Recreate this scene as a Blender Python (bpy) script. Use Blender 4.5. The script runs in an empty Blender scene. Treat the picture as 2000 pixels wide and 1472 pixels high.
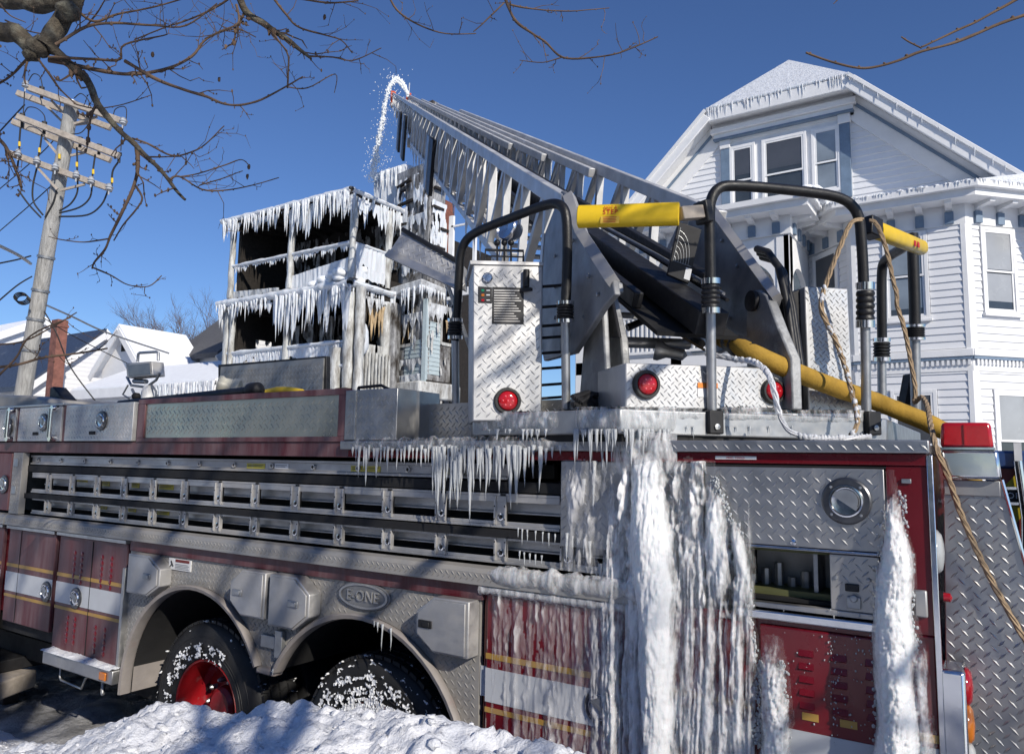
import bpy, math, random
from mathutils import Vector as V, Matrix, noise
random.seed(7)
S = bpy.context.scene
COL = S.collection
rad = math.radians

# ---------------------------------------------------------------- camera
CAM = V((0, 0, 2.15)); FPX = 1450.0
_psi, _pit, _rol = rad(56.8), rad(6.57), rad(1.0)
_fh = V((-math.cos(_psi), math.sin(_psi), 0)); _rt = V((math.sin(_psi), math.cos(_psi), 0))
CF = _fh*math.cos(_pit) + V((0, 0, math.sin(_pit))); _u0 = _rt.cross(CF)
CR = _rt*math.cos(_rol) + _u0*math.sin(_rol); CU = -_rt*math.sin(_rol) + _u0*math.cos(_rol)
cd = bpy.data.cameras.new('camera'); cam = bpy.data.objects.new('camera', cd); COL.objects.link(cam)
cd.sensor_fit = 'HORIZONTAL'; cd.sensor_width = 36; cd.lens = 36*FPX/2000
cd.clip_start = 0.02; cd.clip_end = 3000
cam.matrix_world = Matrix(((CR.x, CU.x, -CF.x, CAM.x), (CR.y, CU.y, -CF.y, CAM.y), (CR.z, CU.z, -CF.z, CAM.z), (0, 0, 0, 1)))
S.camera = cam

# ---------------------------------------------------------------- daylight
TO_SUN = V((2.0, -1.0, 1.2)).normalized()
W = bpy.data.worlds.new('World'); S.world = W; W.use_nodes = True
nt = W.node_tree; bg = nt.nodes['Background']
sky = nt.nodes.new('ShaderNodeTexSky'); sky.sky_type = 'NISHITA'; sky.sun_disc = False
sky.sun_elevation = math.asin(TO_SUN.z); sky.sun_rotation = math.atan2(TO_SUN.x, TO_SUN.y)
sky.air_density = 1.0; sky.dust_density = 0.15; sky.ozone_density = 7.0; sky.altitude = 50
hs = nt.nodes.new('ShaderNodeHueSaturation'); hs.inputs['Saturation'].default_value = 1.03; hs.inputs['Hue'].default_value = .508
nt.links.new(sky.outputs[0], hs.inputs['Color']); nt.links.new(hs.outputs[0], bg.inputs[0]); bg.inputs[1].default_value = 0.115
sd = bpy.data.lights.new('sun', 'SUN'); sd.energy = 4.5; sd.angle = rad(0.53); sd.color = (1, .93, .82)
sun = bpy.data.objects.new('sun', sd); COL.objects.link(sun)
sun.rotation_euler = TO_SUN.to_track_quat('Z', 'Y').to_euler()
vs = S.view_settings; vs.view_transform = 'Standard'; vs.look = 'None'; vs.exposure = 0.0; vs.gamma = 1; vs.use_curve_mapping = False
S.cycles.max_bounces = 10; S.cycles.transparent_max_bounces = 16; S.cycles.transmission_bounces = 8
S.cycles.caustics_reflective = False; S.cycles.caustics_refractive = False
S.cycles.use_denoising = True

# ---------------------------------------------------------------- helpers
def ray(px, py): return CF + CR*((px-1000)/FPX) + CU*((736-py)/FPX)
def P(px, py, y=None, x=None, z=None, t=None):
    """point of the place seen at a spot of the photograph, on a known plane or at a known distance"""
    d = ray(px, py)
    if y is not None: t = (y-CAM.y)/d.y
    elif x is not None: t = (x-CAM.x)/d.x
    elif z is not None: t = (z-CAM.z)/d.z
    return CAM + d*t
def PP(px, py, o, n):
    d = ray(px, py); return CAM + d*((o-CAM).dot(n)/d.dot(n))
def fbm(p, o=4): return noise.fractal(p, 1.0, 2.0, o)
def lerp(a, b, t): return a + (b-a)*t

class MB:
    def __init__(s): s.v = []; s.f = []; s.attr = None
    def add(s, vs_, fs):
        b = len(s.v); s.v += [V(p) for p in vs_]; s.f += [[i+b for i in q] for q in fs]; return s
    def obox(s, o, a, b, c):
        o, a, b, c = V(o), V(a), V(b), V(c)
        if a.cross(b).dot(c) < 0: a, b = b, a
        return s.add([o, o+a, o+a+b, o+b, o+c, o+a+c, o+a+b+c, o+b+c],
                     [(0, 3, 2, 1), (4, 5, 6, 7), (0, 1, 5, 4), (1, 2, 6, 5), (2, 3, 7, 6), (3, 0, 4, 7)])
    def box(s, x0, y0, z0, x1, y1, z1):
        return s.obox((min(x0, x1), min(y0, y1), min(z0, z1)), (abs(x1-x0), 0, 0), (0, abs(y1-y0), 0), (0, 0, abs(z1-z0)))
    def bar(s, p0, p1, w, h, up=(0, 0, 1)):
        p0, p1 = V(p0), V(p1); d = p1-p0; up = V(up); sd_ = d.cross(up)
        if sd_.length < 1e-6: sd_ = d.cross(V((1, 0, 0)))
        sd_.normalize(); u = sd_.cross(d).normalized()
        return s.obox(p0-sd_*w/2-u*h/2, d, sd_*w, u*h)
    def prism(s, pts, off):
        pts = [V(p) for p in pts]; off = V(off); n = len(pts)
        nn = V((0, 0, 0))
        for i in range(n): nn += pts[i].cross(pts[(i+1) % n])
        if nn.dot(off) > 0: pts.reverse()
        return s.add(pts+[p+off for p in pts], [tuple(range(n)), tuple(range(2*n-1, n-1, -1))] +
                     [(i, i+n, (i+1) % n+n, (i+1) % n) for i in range(n)])
    def tube(s, pts, r, n=8, cap=True):
        pts = [V(p) for p in pts]; m = len(pts)
        rs = r if isinstance(r, (list, tuple)) else [r]*m
        t0 = (pts[1]-pts[0]).normalized(); up = V((0, 0, 1)) if abs(t0.z) < .9 else V((1, 0, 0))
        a = t0.cross(up).normalized(); b0 = len(s.v); vs_ = []
        for i in range(m):
            t = (pts[min(i+1, m-1)]-pts[max(i-1, 0)])
            if t.length < 1e-9: t = t0.copy()
            t.normalize(); a = (a-t*a.dot(t))
            if a.length < 1e-6: a = t.orthogonal()
            a.normalize(); bb = t.cross(a)
            for k in range(n):
                g = 2*math.pi*k/n; vs_.append(pts[i]+(a*math.cos(g)+bb*math.sin(g))*rs[i])
        fs = [(i*n+k, i*n+(k+1) % n, (i+1)*n+(k+1) % n, (i+1)*n+k) for i in range(m-1) for k in range(n)]
        if cap: fs += [tuple(range(n-1, -1, -1)), tuple((m-1)*n+k for k in range(n))]
        return s.add(vs_, fs)
    def lathe(s, o, ax, prof, n=24, a0=None, cap=True):
        """prof: (radius, height along ax)"""
        o, ax = V(o), V(ax).normalized(); a = V(a0) if a0 else ax.orthogonal().normalized(); b = ax.cross(a)
        vs_ = [o+ax*h+(a*math.cos(2*math.pi*k/n)+b*math.sin(2*math.pi*k/n))*r for r, h in prof for k in range(n)]
        m = len(prof)
        fs = [(i*n+k, i*n+(k+1) % n, (i+1)*n+(k+1) % n, (i+1)*n+k) for i in range(m-1) for k in range(n)]
        if cap and prof[0][0] > 1e-5: fs.append(tuple(range(n-1, -1, -1)))
        if cap and prof[-1][0] > 1e-5: fs.append(tuple((m-1)*n+k for k in range(n)))
        return s.add(vs_, fs)
    def grid(s, nx, ny, fn):
        return s.add([fn(i, j) for j in range(ny) for i in range(nx)],
                     [(j*nx+i, j*nx+i+1, (j+1)*nx+i+1, (j+1)*nx+i) for j in range(ny-1) for i in range(nx-1)])
    def blob(s, c, r, sq=(1, 1, 1), amp=.2, fr=6, n=8):
        c = V(c); vs_ = []; m = n//2+1
        for j in range(m+1):
            th = math.pi*j/m
            for k in range(n):
                ph = 2*math.pi*k/n; d = V((math.sin(th)*math.cos(ph), math.sin(th)*math.sin(ph), math.cos(th)))
                q = r*(1+amp*noise.noise(c*fr+d*1.7)); vs_.append(c+V((d.x*sq[0], d.y*sq[1], d.z*sq[2]))*q)
        return s.add(vs_, [(j*n+k, (j+1)*n+k, (j+1)*n+(k+1) % n, j*n+(k+1) % n) for j in range(m) for k in range(n)])
    def icicle(s, p, L, r, n=6, lean=0.0):
        p = V(p); ph = random.random()*6; m = 5 if L < .4 else 7
        pts, rs = [], []
        for i in range(m):
            t = i/(m-1); pts.append(p+V((lean*t+.012*L*math.sin(ph+5*t), .012*L*math.cos(ph*2+4*t), -L*t)))
            rs.append(max(r*(1-t)**.75*(1+.22*math.sin(ph*3+9*t)), r*.06))
        return s.tube(pts, rs, n)
    def build(s, name, m, parent=None, smooth=None, bevel=0, kind=None, label=None, origin=None):
        me = bpy.data.meshes.new(name)
        if origin is None:
            if s.v:
                lo = V([min(p[i] for p in s.v) for i in range(3)]); hi = V([max(p[i] for p in s.v) for i in range(3)])
                origin = (lo+hi)/2
                if parent is None: origin.z = lo.z
            else: origin = V((0, 0, 0))
        me.from_pydata([p-origin for p in s.v], [], s.f)
        ms = m if isinstance(m, (list, tuple)) else [m]
        for q in ms: me.materials.append(q)
        if smooth is not None:
            me.shade_smooth()
            if smooth < 179: me.set_sharp_from_angle(angle=rad(smooth))
        if s.attr is not None:
            at = me.attributes.new('thick', 'FLOAT', 'POINT'); at.data.foreach_set('value', s.attr)
        o = bpy.data.objects.new(name, me); COL.objects.link(o)
        place(o, origin, parent)
        if bevel:
            b = o.modifiers.new('bevel', 'BEVEL'); b.width = bevel; b.segments = 2; b.limit_method = 'ANGLE'; b.angle_limit = rad(40)
            me.shade_smooth(); me.set_sharp_from_angle(angle=rad(40))
        if kind: o['kind'] = kind
        if label: o['label'] = label
        return o

WPOS = {}
def place(o, w, parent=None):
    w = V(w); WPOS[o.name] = w
    if parent is not None:
        o.parent = parent; o.location = w-WPOS[parent.name]
    else: o.location = w
def thing(name, loc, label, cat, group=None):
    o = bpy.data.objects.new(name, None); COL.objects.link(o); o.empty_display_size = .2
    place(o, loc); o['label'] = label; o['category'] = cat
    if group: o['group'] = group
    return o
def tag(o, label, cat, group=None):
    o['label'] = label; o['category'] = cat
    if group: o['group'] = group
    return o
def shared(o, name, loc, parent=None):
    """another object on the same mesh"""
    c = o.copy(); COL.objects.link(c); place(c, loc, parent); return c
def copy_tree(root, loc, label, group=None):
    r = root.copy(); COL.objects.link(r); WPOS[r.name] = V(loc); r.location = loc; r['label'] = label
    if group: r['group'] = group
    off = V(loc)-WPOS[root.name]
    for ch in list(root.children):
        c = ch.copy(); COL.objects.link(c); c.parent = r; WPOS[c.name] = WPOS[ch.name]+off
        for g in list(ch.children):
            d = g.copy(); COL.objects.link(d); d.parent = c; WPOS[d.name] = WPOS[g.name]+off
    return r
def text(body, size, o, ax, up, ext=.002, spacing=1.0, align='CENTER'):
    """lettering as a mesh builder; o is the middle of the line"""
    cu = bpy.data.curves.new('t', 'FONT'); cu.body = body; cu.size = size; cu.extrude = ext; cu.align_x = align; cu.align_y = 'CENTER'
    cu.resolution_u = 3; cu.space_character = spacing
    ob = bpy.data.objects.new('t', cu); COL.objects.link(ob); bpy.context.view_layer.update()
    me = ob.evaluated_get(bpy.context.evaluated_depsgraph_get()).to_mesh()
    ax, up, o = V(ax).normalized(), V(up).normalized(), V(o); n = ax.cross(up); mb = MB()
    mb.add([o+ax*q.co.x+up*q.co.y+n*q.co.z for q in me.vertices], [tuple(p.vertices) for p in me.polygons])
    ob.to_mesh_clear(); bpy.data.objects.remove(ob); bpy.data.curves.remove(cu)
    return mb

# ---------------------------------------------------------------- materials
def mat(name, col, rough=.5, metal=0.0, var=.12, vscale=6, bump=0.0, bscale=40, stretch=(1, 1, 1), dirt=None, dirt_amt=0.0,
        dscale=3.0, dstretch=(1, 1, 1), coat=0.0, trans=0.0, ior=1.45, sss=0.0, rvar=.1, spec=.5, alpha_attr=None, emit=None):
    m = bpy.data.materials.new(name); m.use_nodes = True; n = m.node_tree.nodes; L = m.node_tree.links.new
    b = n['Principled BSDF']; b.inputs['Roughness'].default_value = rough; b.inputs['Metallic'].default_value = metal
    b.inputs['Specular IOR Level'].default_value = spec; b.inputs['IOR'].default_value = ior
    b.inputs['Coat Weight'].default_value = coat; b.inputs['Coat Roughness'].default_value = .12
    b.inputs['Transmission Weight'].default_value = trans
    if sss:
        b.inputs['Subsurface Weight'].default_value = sss; b.inputs['Subsurface Radius'].default_value = (.6, .9, 1.0)
        b.inputs['Subsurface Scale'].default_value = .05
    tc = n.new('ShaderNodeTexCoord'); geo = n.new('ShaderNodeNewGeometry')
    def ns(scale, st=(1, 1, 1), det=5, rgh=.6):
        mp = n.new('ShaderNodeMapping'); mp.inputs['Scale'].default_value = st; L(geo.outputs['Position'], mp.inputs['Vector'])
        t = n.new('ShaderNodeTexNoise'); t.inputs['Scale'].default_value = scale; t.inputs['Detail'].default_value = det
        t.inputs['Roughness'].default_value = rgh; L(mp.outputs[0], t.inputs['Vector']); return t.outputs['Fac']
    c = (*col, 1)
    mix = n.new('ShaderNodeMix'); mix.data_type = 'RGBA'; mix.inputs[6].default_value = tuple(min(1, q*(1-var)) for q in col)+(1,)
    mix.inputs[7].default_value = tuple(min(1, q*(1+var)) for q in col)+(1,)
    f0 = ns(vscale, stretch); mr = n.new('ShaderNodeMapRange'); mr.inputs[1].default_value = .3; mr.inputs[2].default_value = .7
    L(f0, mr.inputs[0]); L(mr.outputs[0], mix.inputs[0]); out = mix.outputs[2]
    rr = n.new('ShaderNodeMapRange'); rr.inputs[1].default_value = .3; rr.inputs[2].default_value = .7
    rr.inputs[3].default_value = max(.02, rough-rvar); rr.inputs[4].default_value = min(1, rough+rvar)
    L(ns(vscale*1.7, stretch), rr.inputs[0]); rout = rr.outputs[0]
    if dirt:
        d = ns(dscale, dstretch, 7, .68); r2 = n.new('ShaderNodeMapRange')
        r2.inputs[1].default_value = .78-.6*dirt_amt; r2.inputs[2].default_value = 1.02-.5*dirt_amt; L(d, r2.inputs[0])
        mx = n.new('ShaderNodeMix'); mx.data_type = 'RGBA'; mx.inputs[7].default_value = (*dirt, 1)
        L(r2.outputs[0], mx.inputs[0]); L(out, mx.inputs[6]); out = mx.outputs[2]
        rm = n.new('ShaderNodeMix'); rm.inputs[3].default_value = .75; L(r2.outputs[0], rm.inputs[0]); L(rout, rm.inputs[2]); rout = rm.outputs[0]
        if metal:
            mm = n.new('ShaderNodeMapRange'); mm.inputs[3].default_value = metal; mm.inputs[4].default_value = metal*.25
            L(r2.outputs[0], mm.inputs[0]); L(mm.outputs[0], b.inputs['Metallic'])
    L(out, b.inputs['Base Color']); L(rout, b.inputs['Roughness'])
    if bump:
        bp = n.new('ShaderNodeBump'); bp.inputs['Strength'].default_value = 1.0; bp.inputs['Distance'].default_value = bump
        L(ns(bscale, stretch, 6, .65), bp.inputs['Height']); L(bp.outputs[0], b.inputs['Normal'])
    if alpha_attr:
        at = n.new('ShaderNodeAttribute'); at.attribute_name = 'thick'; r3 = n.new('ShaderNodeMapRange'); r3.interpolation_type = 'SMOOTHSTEP'
        r3.inputs[1].default_value = alpha_attr[0]; r3.inputs[2].default_value = alpha_attr[1]
        r3.inputs[3].default_value = alpha_attr[2]; r3.inputs[4].default_value = alpha_attr[3]
        ad = n.new('ShaderNodeMath'); ad.operation = 'ADD'; nz = n.new('ShaderNodeMath'); nz.operation = 'MULTIPLY_ADD'
        nz.inputs[1].default_value = alpha_attr[1]*1.5; nz.inputs[2].default_value = -alpha_attr[1]*.75
        L(ns(34, (1, 1, .3), 7), nz.inputs[0]); L(nz.outputs[0], ad.inputs[0]); L(at.outputs['Fac'], ad.inputs[1])
        L(ad.outputs[0], r3.inputs[0]); L(r3.outputs[0], b.inputs['Alpha'])
    if emit: b.inputs['Emission Color'].default_value = (*emit[0], 1); b.inputs['Emission Strength'].default_value = emit[1]
    return m

SALT = (.38, .36, .34)
M = {}
M['red'] = mat('red_paint', (.135, .004, .009), .3, 0, .15, 3, coat=.45, dirt=(.26, .14, .15), dirt_amt=.14, dscale=9, dstretch=(1, 1, .25))
M['red_dusty'] = mat('red_paint_salted', (.085, .005, .010), .45, 0, .2, 3, coat=.15, dirt=(.165, .105, .112), dirt_amt=.72, dscale=5, dstretch=(1.6, 1, .22))
M['white'] = mat('white_stripe', (.50, .52, .55), .45, 0, .08, 4, dirt=(.42, .40, .39), dirt_amt=.3, dscale=7, dstretch=(1.5, 1, .2))
M['gold'] = mat('gold_stripe', (.42, .25, .06), .45, 0, .15, 5, dirt=(.28, .20, .15), dirt_amt=.45, dscale=7)
M['alu'] = mat('aluminium', (.45, .45, .445), .4, .9, .1, 8, bump=.0003, bscale=90, dirt=SALT, dirt_amt=.4, dscale=5, dstretch=(1, 1, .35))
M['plate'] = mat('tread_plate', (.42, .42, .42), .38, .9, .15, 5, dirt=SALT, dirt_amt=.42, dscale=4, dstretch=(1, 1, .4))
M['plate_salted'] = mat('tread_plate_salted', (.42, .415, .40), .5, .8, .18, 4, dirt=(.34, .32, .295), dirt_amt=.8, dscale=3, dstretch=(1, 1, .5))
M['ladder_alu'] = mat('ladder_aluminium', (.50, .495, .49), .48, .8, .14, 7, dirt=(.40, .385, .37), dirt_amt=.62, dscale=5, dstretch=(.5, 1, 1))
M['aerial'] = mat('aerial_aluminium', (.56, .56, .56), .45, .45, .2, 5, dirt=(.60, .60, .60), dirt_amt=.5, dscale=7)
M['plate_alu'] = mat('dull_plate', (.25, .255, .265), .5, .5, .3, 5, dirt=(.09, .09, .10), dirt_amt=.35, dscale=4)
M['plate_frost'] = mat('frosted_tread_plate', (.50, .50, .50), .42, .75, .15, 6, dirt=(.46, .46, .465), dirt_amt=.55, dscale=5, dstretch=(1, 1, .5))
M['grey_casting'] = mat('grey_casting', (.27, .275, .28), .5, .3, .2, 7, bump=.004, bscale=30, dirt=(.62, .64, .66), dirt_amt=.42, dscale=6)
M['handle'] = mat('handle_metal', (.13, .13, .135), .35, .9, .15, 20)
M['chrome'] = mat('chrome', (.72, .72, .73), .14, 1, .05, 9, rvar=.05)
M['black'] = mat('black_grip', (.012, .012, .013), .42, 0, .2, 20, bump=.0012, bscale=160)
M['blackmetal'] = mat('black_metal', (.018, .018, .02), .5, .2, .2, 12, dirt=(.2, .2, .21), dirt_amt=.12, dscale=8)
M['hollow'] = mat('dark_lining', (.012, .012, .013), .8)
M['galv'] = mat('galvanised', (.36, .37, .38), .45, .8, .15, 12, dirt=(.5, .5, .5), dirt_amt=.2)
M['rubber'] = mat('tyre_rubber', (.018, .018, .019), .62, 0, .25, 9, bump=.001, bscale=70, dirt=(.62, .64, .67), dirt_amt=.1, dscale=11)
M['rim'] = mat('red_rim', (.26, .006, .010), .45, 0, .15, 6, coat=.2, dirt=(.22, .16, .16), dirt_amt=.35, dscale=9)
M['fender'] = mat('fender_liner', (.27, .245, .23), .7, 0, .15, 7, bump=.001, bscale=60, dirt=(.25, .14, .13), dirt_amt=.3)
M['lens_red'] = mat('red_lens', (.55, .012, .02), .12, 0, .1, 30, trans=.25, coat=.6)
M['led'] = mat('led_dot', (.9, .18, .2), .1, 0, .05, 20, coat=1)
M['lens_amber'] = mat('amber_lens', (.75, .22, .02), .15, 0, .1, 30, trans=.25, coat=.6)
M['lens_clear'] = mat('clear_lens', (.75, .78, .78), .12, 0, .05, 30, trans=.4, coat=.6)
M['yellow'] = mat('yellow_vinyl', (.72, .48, .015), .42, 0, .08, 8, bump=.0008, bscale=35)
M['red_print'] = mat('red_print', (.5, .03, .02), .6)
M['white_print'] = mat('white_print', (.7, .7, .7), .6)
M['orange_print'] = mat('orange_print', (.7, .22, .03), .6)
M['hose'] = mat('hose_jacket', (.36, .215, .03), .85, 0, .25, 12, bump=.0025, bscale=110, dirt=(.12, .08, .03), dirt_amt=.3, dscale=6)
M['rope'] = mat('rope_fibre', (.33, .24, .15), .9, 0, .3, 60, bump=.002, bscale=150, dirt=(.6, .6, .6), dirt_amt=.2, dscale=15)
M['ice'] = mat('clear_ice', (.90, .94, .98), .16, 0, .03, 20, bump=.004, bscale=45, trans=.55, ior=1.31, rvar=.08)
M['rime'] = mat('white_ice', (.88, .895, .91), .13, 0, .09, 22, bump=.005, bscale=75, stretch=(1, 1, .35), trans=.12, ior=1.31, sss=.3, rvar=.10, alpha_attr=(.004, .062, .05, 1.0))
M['glaze'] = mat('ice_glaze_film', (.80, .80, .82), .12, 0, .12, 40, bump=.003, bscale=90, stretch=(1, 1, .3), trans=.12, ior=1.31, rvar=.08, alpha_attr=(.0005, .030, .16, .66))
M['hoar'] = mat('frosted_ice', (.66, .69, .73), .45, 0, .06, 6, bump=.01, bscale=14, stretch=(1, 1, .3), sss=.2)
M['snow'] = mat('snow', (.88, .90, .93), .75, 0, .05, 5, bump=.012, bscale=55, sss=.0)
M['bank_snow'] = mat('ploughed_snow', (.86, .87, .90), .7, 0, .06, 6, bump=.012, bscale=60, dirt=(.42, .40, .38), dirt_amt=.10, dscale=34)
M['siding'] = mat('white_siding', (.74, .745, .76), .5, 0, .03, 3)
M['trim'] = mat('white_trim', (.78, .78, .78), .5, 0, .05, 4, dirt=(.5, .5, .47), dirt_amt=.12)
M['blue_trim'] = mat('blue_trim', (.15, .21, .29), .5, 0, .15, 6)
M['pale_blue'] = mat('pale_blue_paint', (.42, .50, .53), .55, 0, .1, 6)
M['glass'] = mat('window_glass', (.045, .055, .065), .05, 0, .2, 3, spec=.8, rvar=.02)
M['shade'] = mat('window_blind', (.33, .34, .35), .25, 0, .12, 1.6, coat=.6)
M['grey_blind'] = mat('grey_blind', (.07, .075, .085), .15, 0, .12, 1.6, coat=.6)
M['pale_blind'] = mat('pale_blind', (.22, .26, .30), .2, 0, .25, 1.2, coat=.6)
M['shingle'] = mat('roof_shingle', (.10, .10, .105), .85, 0, .3, 18, bump=.01, bscale=30)
M['ice_roof'] = mat('icy_shingle', (.74, .76, .79), .4, 0, .06, 10, bump=.03, bscale=16, dirt=(.24, .25, .27), dirt_amt=.42, dscale=14)
M['charred'] = mat('charred_timber', (.017, .014, .012), .85, 0, .5, 9, bump=.01, bscale=30, dirt=(.2, .2, .21), dirt_amt=.10, dscale=6, dstretch=(1.5, 1.5, .4))
M['icewall'] = mat('iced_clapboard', (.62, .64, .66), .4, 0, .12, 5, bump=.02, bscale=12, stretch=(1, 1, .35), dirt=(.03, .026, .022), dirt_amt=.55, dscale=2.6, dstretch=(1, 1, .7))
M['icepost'] = mat('iced_post', (.58, .59, .58), .4, 0, .15, 6, bump=.03, bscale=14, stretch=(1, 1, .25), dirt=(.13, .11, .085), dirt_amt=.6, dscale=5, dstretch=(1, 1, .3))
M['stained'] = mat('smoke_stained_ice', (.46, .34, .20), .45, 0, .3, 5, bump=.02, bscale=18, stretch=(1, 1, .3), dirt=(.10, .075, .05), dirt_amt=.45, dscale=4, dstretch=(1, 1, .3))
M['brick'] = mat('brick_red', (.20, .075, .05), .85, 0, .35, 12, bump=.004, bscale=60)
M['pole_wood'] = mat('weathered_pole', (.36, .355, .34), .85, 0, .35, 9, stretch=(3, 3, .08), bump=.02, bscale=14, dirt=(.07, .065, .06), dirt_amt=.38, dscale=5, dstretch=(3, 3, .06))
M['arm_wood'] = mat('crossarm_wood', (.36, .315, .27), .8, 0, .25, 12, dirt=(.15, .14, .13), dirt_amt=.3, dscale=6)
M['porcelain'] = mat('porcelain', (.42, .44, .47), .2, 0, .1, 8)
M['cable'] = mat('black_cable', (.02, .02, .022), .6)
M['bark'] = mat('grey_bark', (.075, .062, .045), .9, 0, .6, 16, bump=.03, bscale=24, dirt=(.26, .25, .19), dirt_amt=.46, dscale=9)
M['twig'] = mat('twig_bark', (.115, .075, .05), .85, 0, .3, 9)
M['asphalt'] = mat('wet_asphalt', (.035, .035, .037), .45, 0, .3, 5, bump=.006, bscale=50, dirt=(.55, .57, .6), dirt_amt=.22, dscale=1.2, dstretch=(1, 2.5, 1))
M['water'] = mat('falling_water', (.92, .95, .98), .3, 0, .03, 10, trans=.15)
M['slate'] = mat('slate_blue_roof', (.04, .055, .09), .5, 0, .3, 8, dirt=(.7, .72, .75), dirt_amt=.25, dscale=1.5)
M['navy'] = mat('navy_paint', (.02, .05, .16), .35, 0, .1, 6, coat=.4)
M['reflex_yellow'] = mat('chevron_yellow', (.42, .33, .02), .45, 0, .1, 6)
M['reflex_red'] = mat('chevron_red', (.16, .025, .02), .45, 0, .1, 6)
# ================================================================ ground, road
Y0 = 2.90           # near side of the fire engine
GZ = 0.06
g = MB(); g.box(-400, -400, -1, 400, 900, 0)
gr = g.build('ground', M['snow']); gr['kind'] = 'structure'
g = MB(); g.box(-120, 1.2, 0.004, 60, 9.5, GZ)
rd = g.build('road', M['asphalt']); rd['kind'] = 'structure'
for ya, yb in ((9.5, 9.7),):
    g = MB(); g.box(-120, ya, 0.0, 60, yb, GZ+.13); k = g.build('kerb', M['galv'], bevel=.02); k['kind'] = 'structure'
g = MB(); g.box(-120, 9.7, 0.004, 60, 11.4, GZ+.11); k = g.build('pavement', M['snow']); k['kind'] = 'structure'

# ================================================================ fire engine
truck = thing('fire_truck', (-3.5, 4.15, GZ), 'maroon and diamond plate fire engine hung with ice and raised aerial ladder', 'fire truck')
AX, UP = V((1, 0, 0)), V((0, 0, 1))
def inpoly(x, y, poly):
    c = False; n = len(poly); j = n-1
    for i in range(n):
        (xi, yi), (xj, yj) = poly[i], poly[j]
        if (yi > y) != (yj > y) and x < (xj-xi)*(y-yi)/(yj-yi)+xi: c = not c
        j = i
    return c
def tread(poly, o, ax=AX, up=UP, pitch=.043, holes=(), parent=None, m='plate', h=.0032):
    """raised lozenges of tread plate on a plane through o"""
    o, ax, up = V(o), V(ax).normalized(), V(up).normalized(); n = ax.cross(up); mb = MB()
    xs = [p[0] for p in poly]; zs = [p[1] for p in poly]; q = pitch/2
    i0, i1 = int(min(xs)/q)-1, int(max(xs)/q)+2; j0, j1 = int(min(zs)/q)-1, int(max(zs)/q)+2
    for i in range(i0, i1):
        for j in range(j0, j1):
            if (i+j) % 2: continue
            x, z = i*q, j*q
            s = 1 if j % 2 == 0 else -1
            ex, ez = .7071*pitch*.42, -.7071*pitch*.42*s
            if not (inpoly(x+ex, z+ez, poly) and inpoly(x-ex, z-ez, poly)): continue
            if any(inpoly(x, z, hh) for hh in holes): continue
            wx, wz = -ez*.24, ex*.24
            p = lambda a, b, c: o+ax*(x+a)+up*(z+b)+n*c
            k = len(mb.v)
            mb.v += [p(ex, ez, 0), p(wx, wz, 0), p(-ex, -ez, 0), p(-wx, -wz, 0), p(ex*.55, ez*.55, h), p(-ex*.55, -ez*.55, h)]
            mb.f += [[k, k+1, k+5, k+4], [k+2, k+3, k+4, k+5], [k+1, k+2, k+5], [k+3, k, k+4]]
    return mb.build('tread', M[m], parent, kind='stuff') if mb.v else None
def plate(name, poly, y, th, parent, m='plate', pitch=.043, holes=(), bevel=.003, treads=True):
    mb = MB(); mb.prism([(a, y, b) for a, b in poly], (0, th, 0)); p = mb.build(name, M[m], parent, bevel=bevel)
    if treads: tread(poly, (0, y-.0003, 0), pitch=pitch, holes=holes, parent=p, m=m)
    return p
def rect(x0, z0, x1, z1): return [(x0, z0), (x1, z0), (x1, z1), (x0, z1)]
def circ(cx, cz, r, n=20): return [(cx+r*math.cos(2*math.pi*k/n), cz+r*math.sin(2*math.pi*k/n)) for k in range(n)]
def slab(name, x0, z0, x1, z1, y, th, parent, m, bevel=.003, label=None):
    mb = MB(); mb.box(x0, y, z0, x1, y+th, z1); return mb.build(name, M[m], parent, bevel=bevel, label=label)
def latch(cx, cz, y, r, parent, ang=-.6):
    mb = MB(); mb.lathe((cx, y, cz), (0, -1, 0), [(r, 0), (r, .006), (r*.93, .010), (r*.70, .011), (r*.66, .017), (r*.6, .017), (r*.56, .010)], 32); l = mb.build('latch_handle', M['handle'], parent, smooth=30)
    mb = MB(); mb.lathe((cx, y-.0105, cz), (0, -1, 0), [(r*.72, 0), (r*.68, .008), (r*.62, .0085), (r*.58, .002), (r*.3, -.0005), (0, .0)], 32); mb.build('latch_dish', M['chrome'], l, smooth=40)
    d = MB(); c = V((cx, y-.011, cz)); a = V((math.cos(ang), 0, math.sin(ang))); b = V((-math.sin(ang), 0, math.cos(ang)))
    d.prism([c+V((0, -.006, 0))+a*r*.5*math.cos(t)+b*r*.5*math.sin(t) for t in [math.pi*k/12 for k in range(13)]], (0, -.008, 0))
    d.bar(c-a*r*.55+V((0, -.011, 0)), c+a*r*.55+V((0, -.011, 0)), r*.18, .008, up=(0, -1, 0))
    d.build('pull', M['galv'], l, smooth=40)
    w = MB()
    for k in range(4):
        t = math.pi/4+k*math.pi/2; w.lathe((cx+r*.82*math.cos(t), y-.010, cz+r*.82*math.sin(t)), (0, -1, 0), [(r*.07, 0), (r*.06, .004), (0, .005)], 8)
    w.build('screw', M['galv'], l)
    return l

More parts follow.
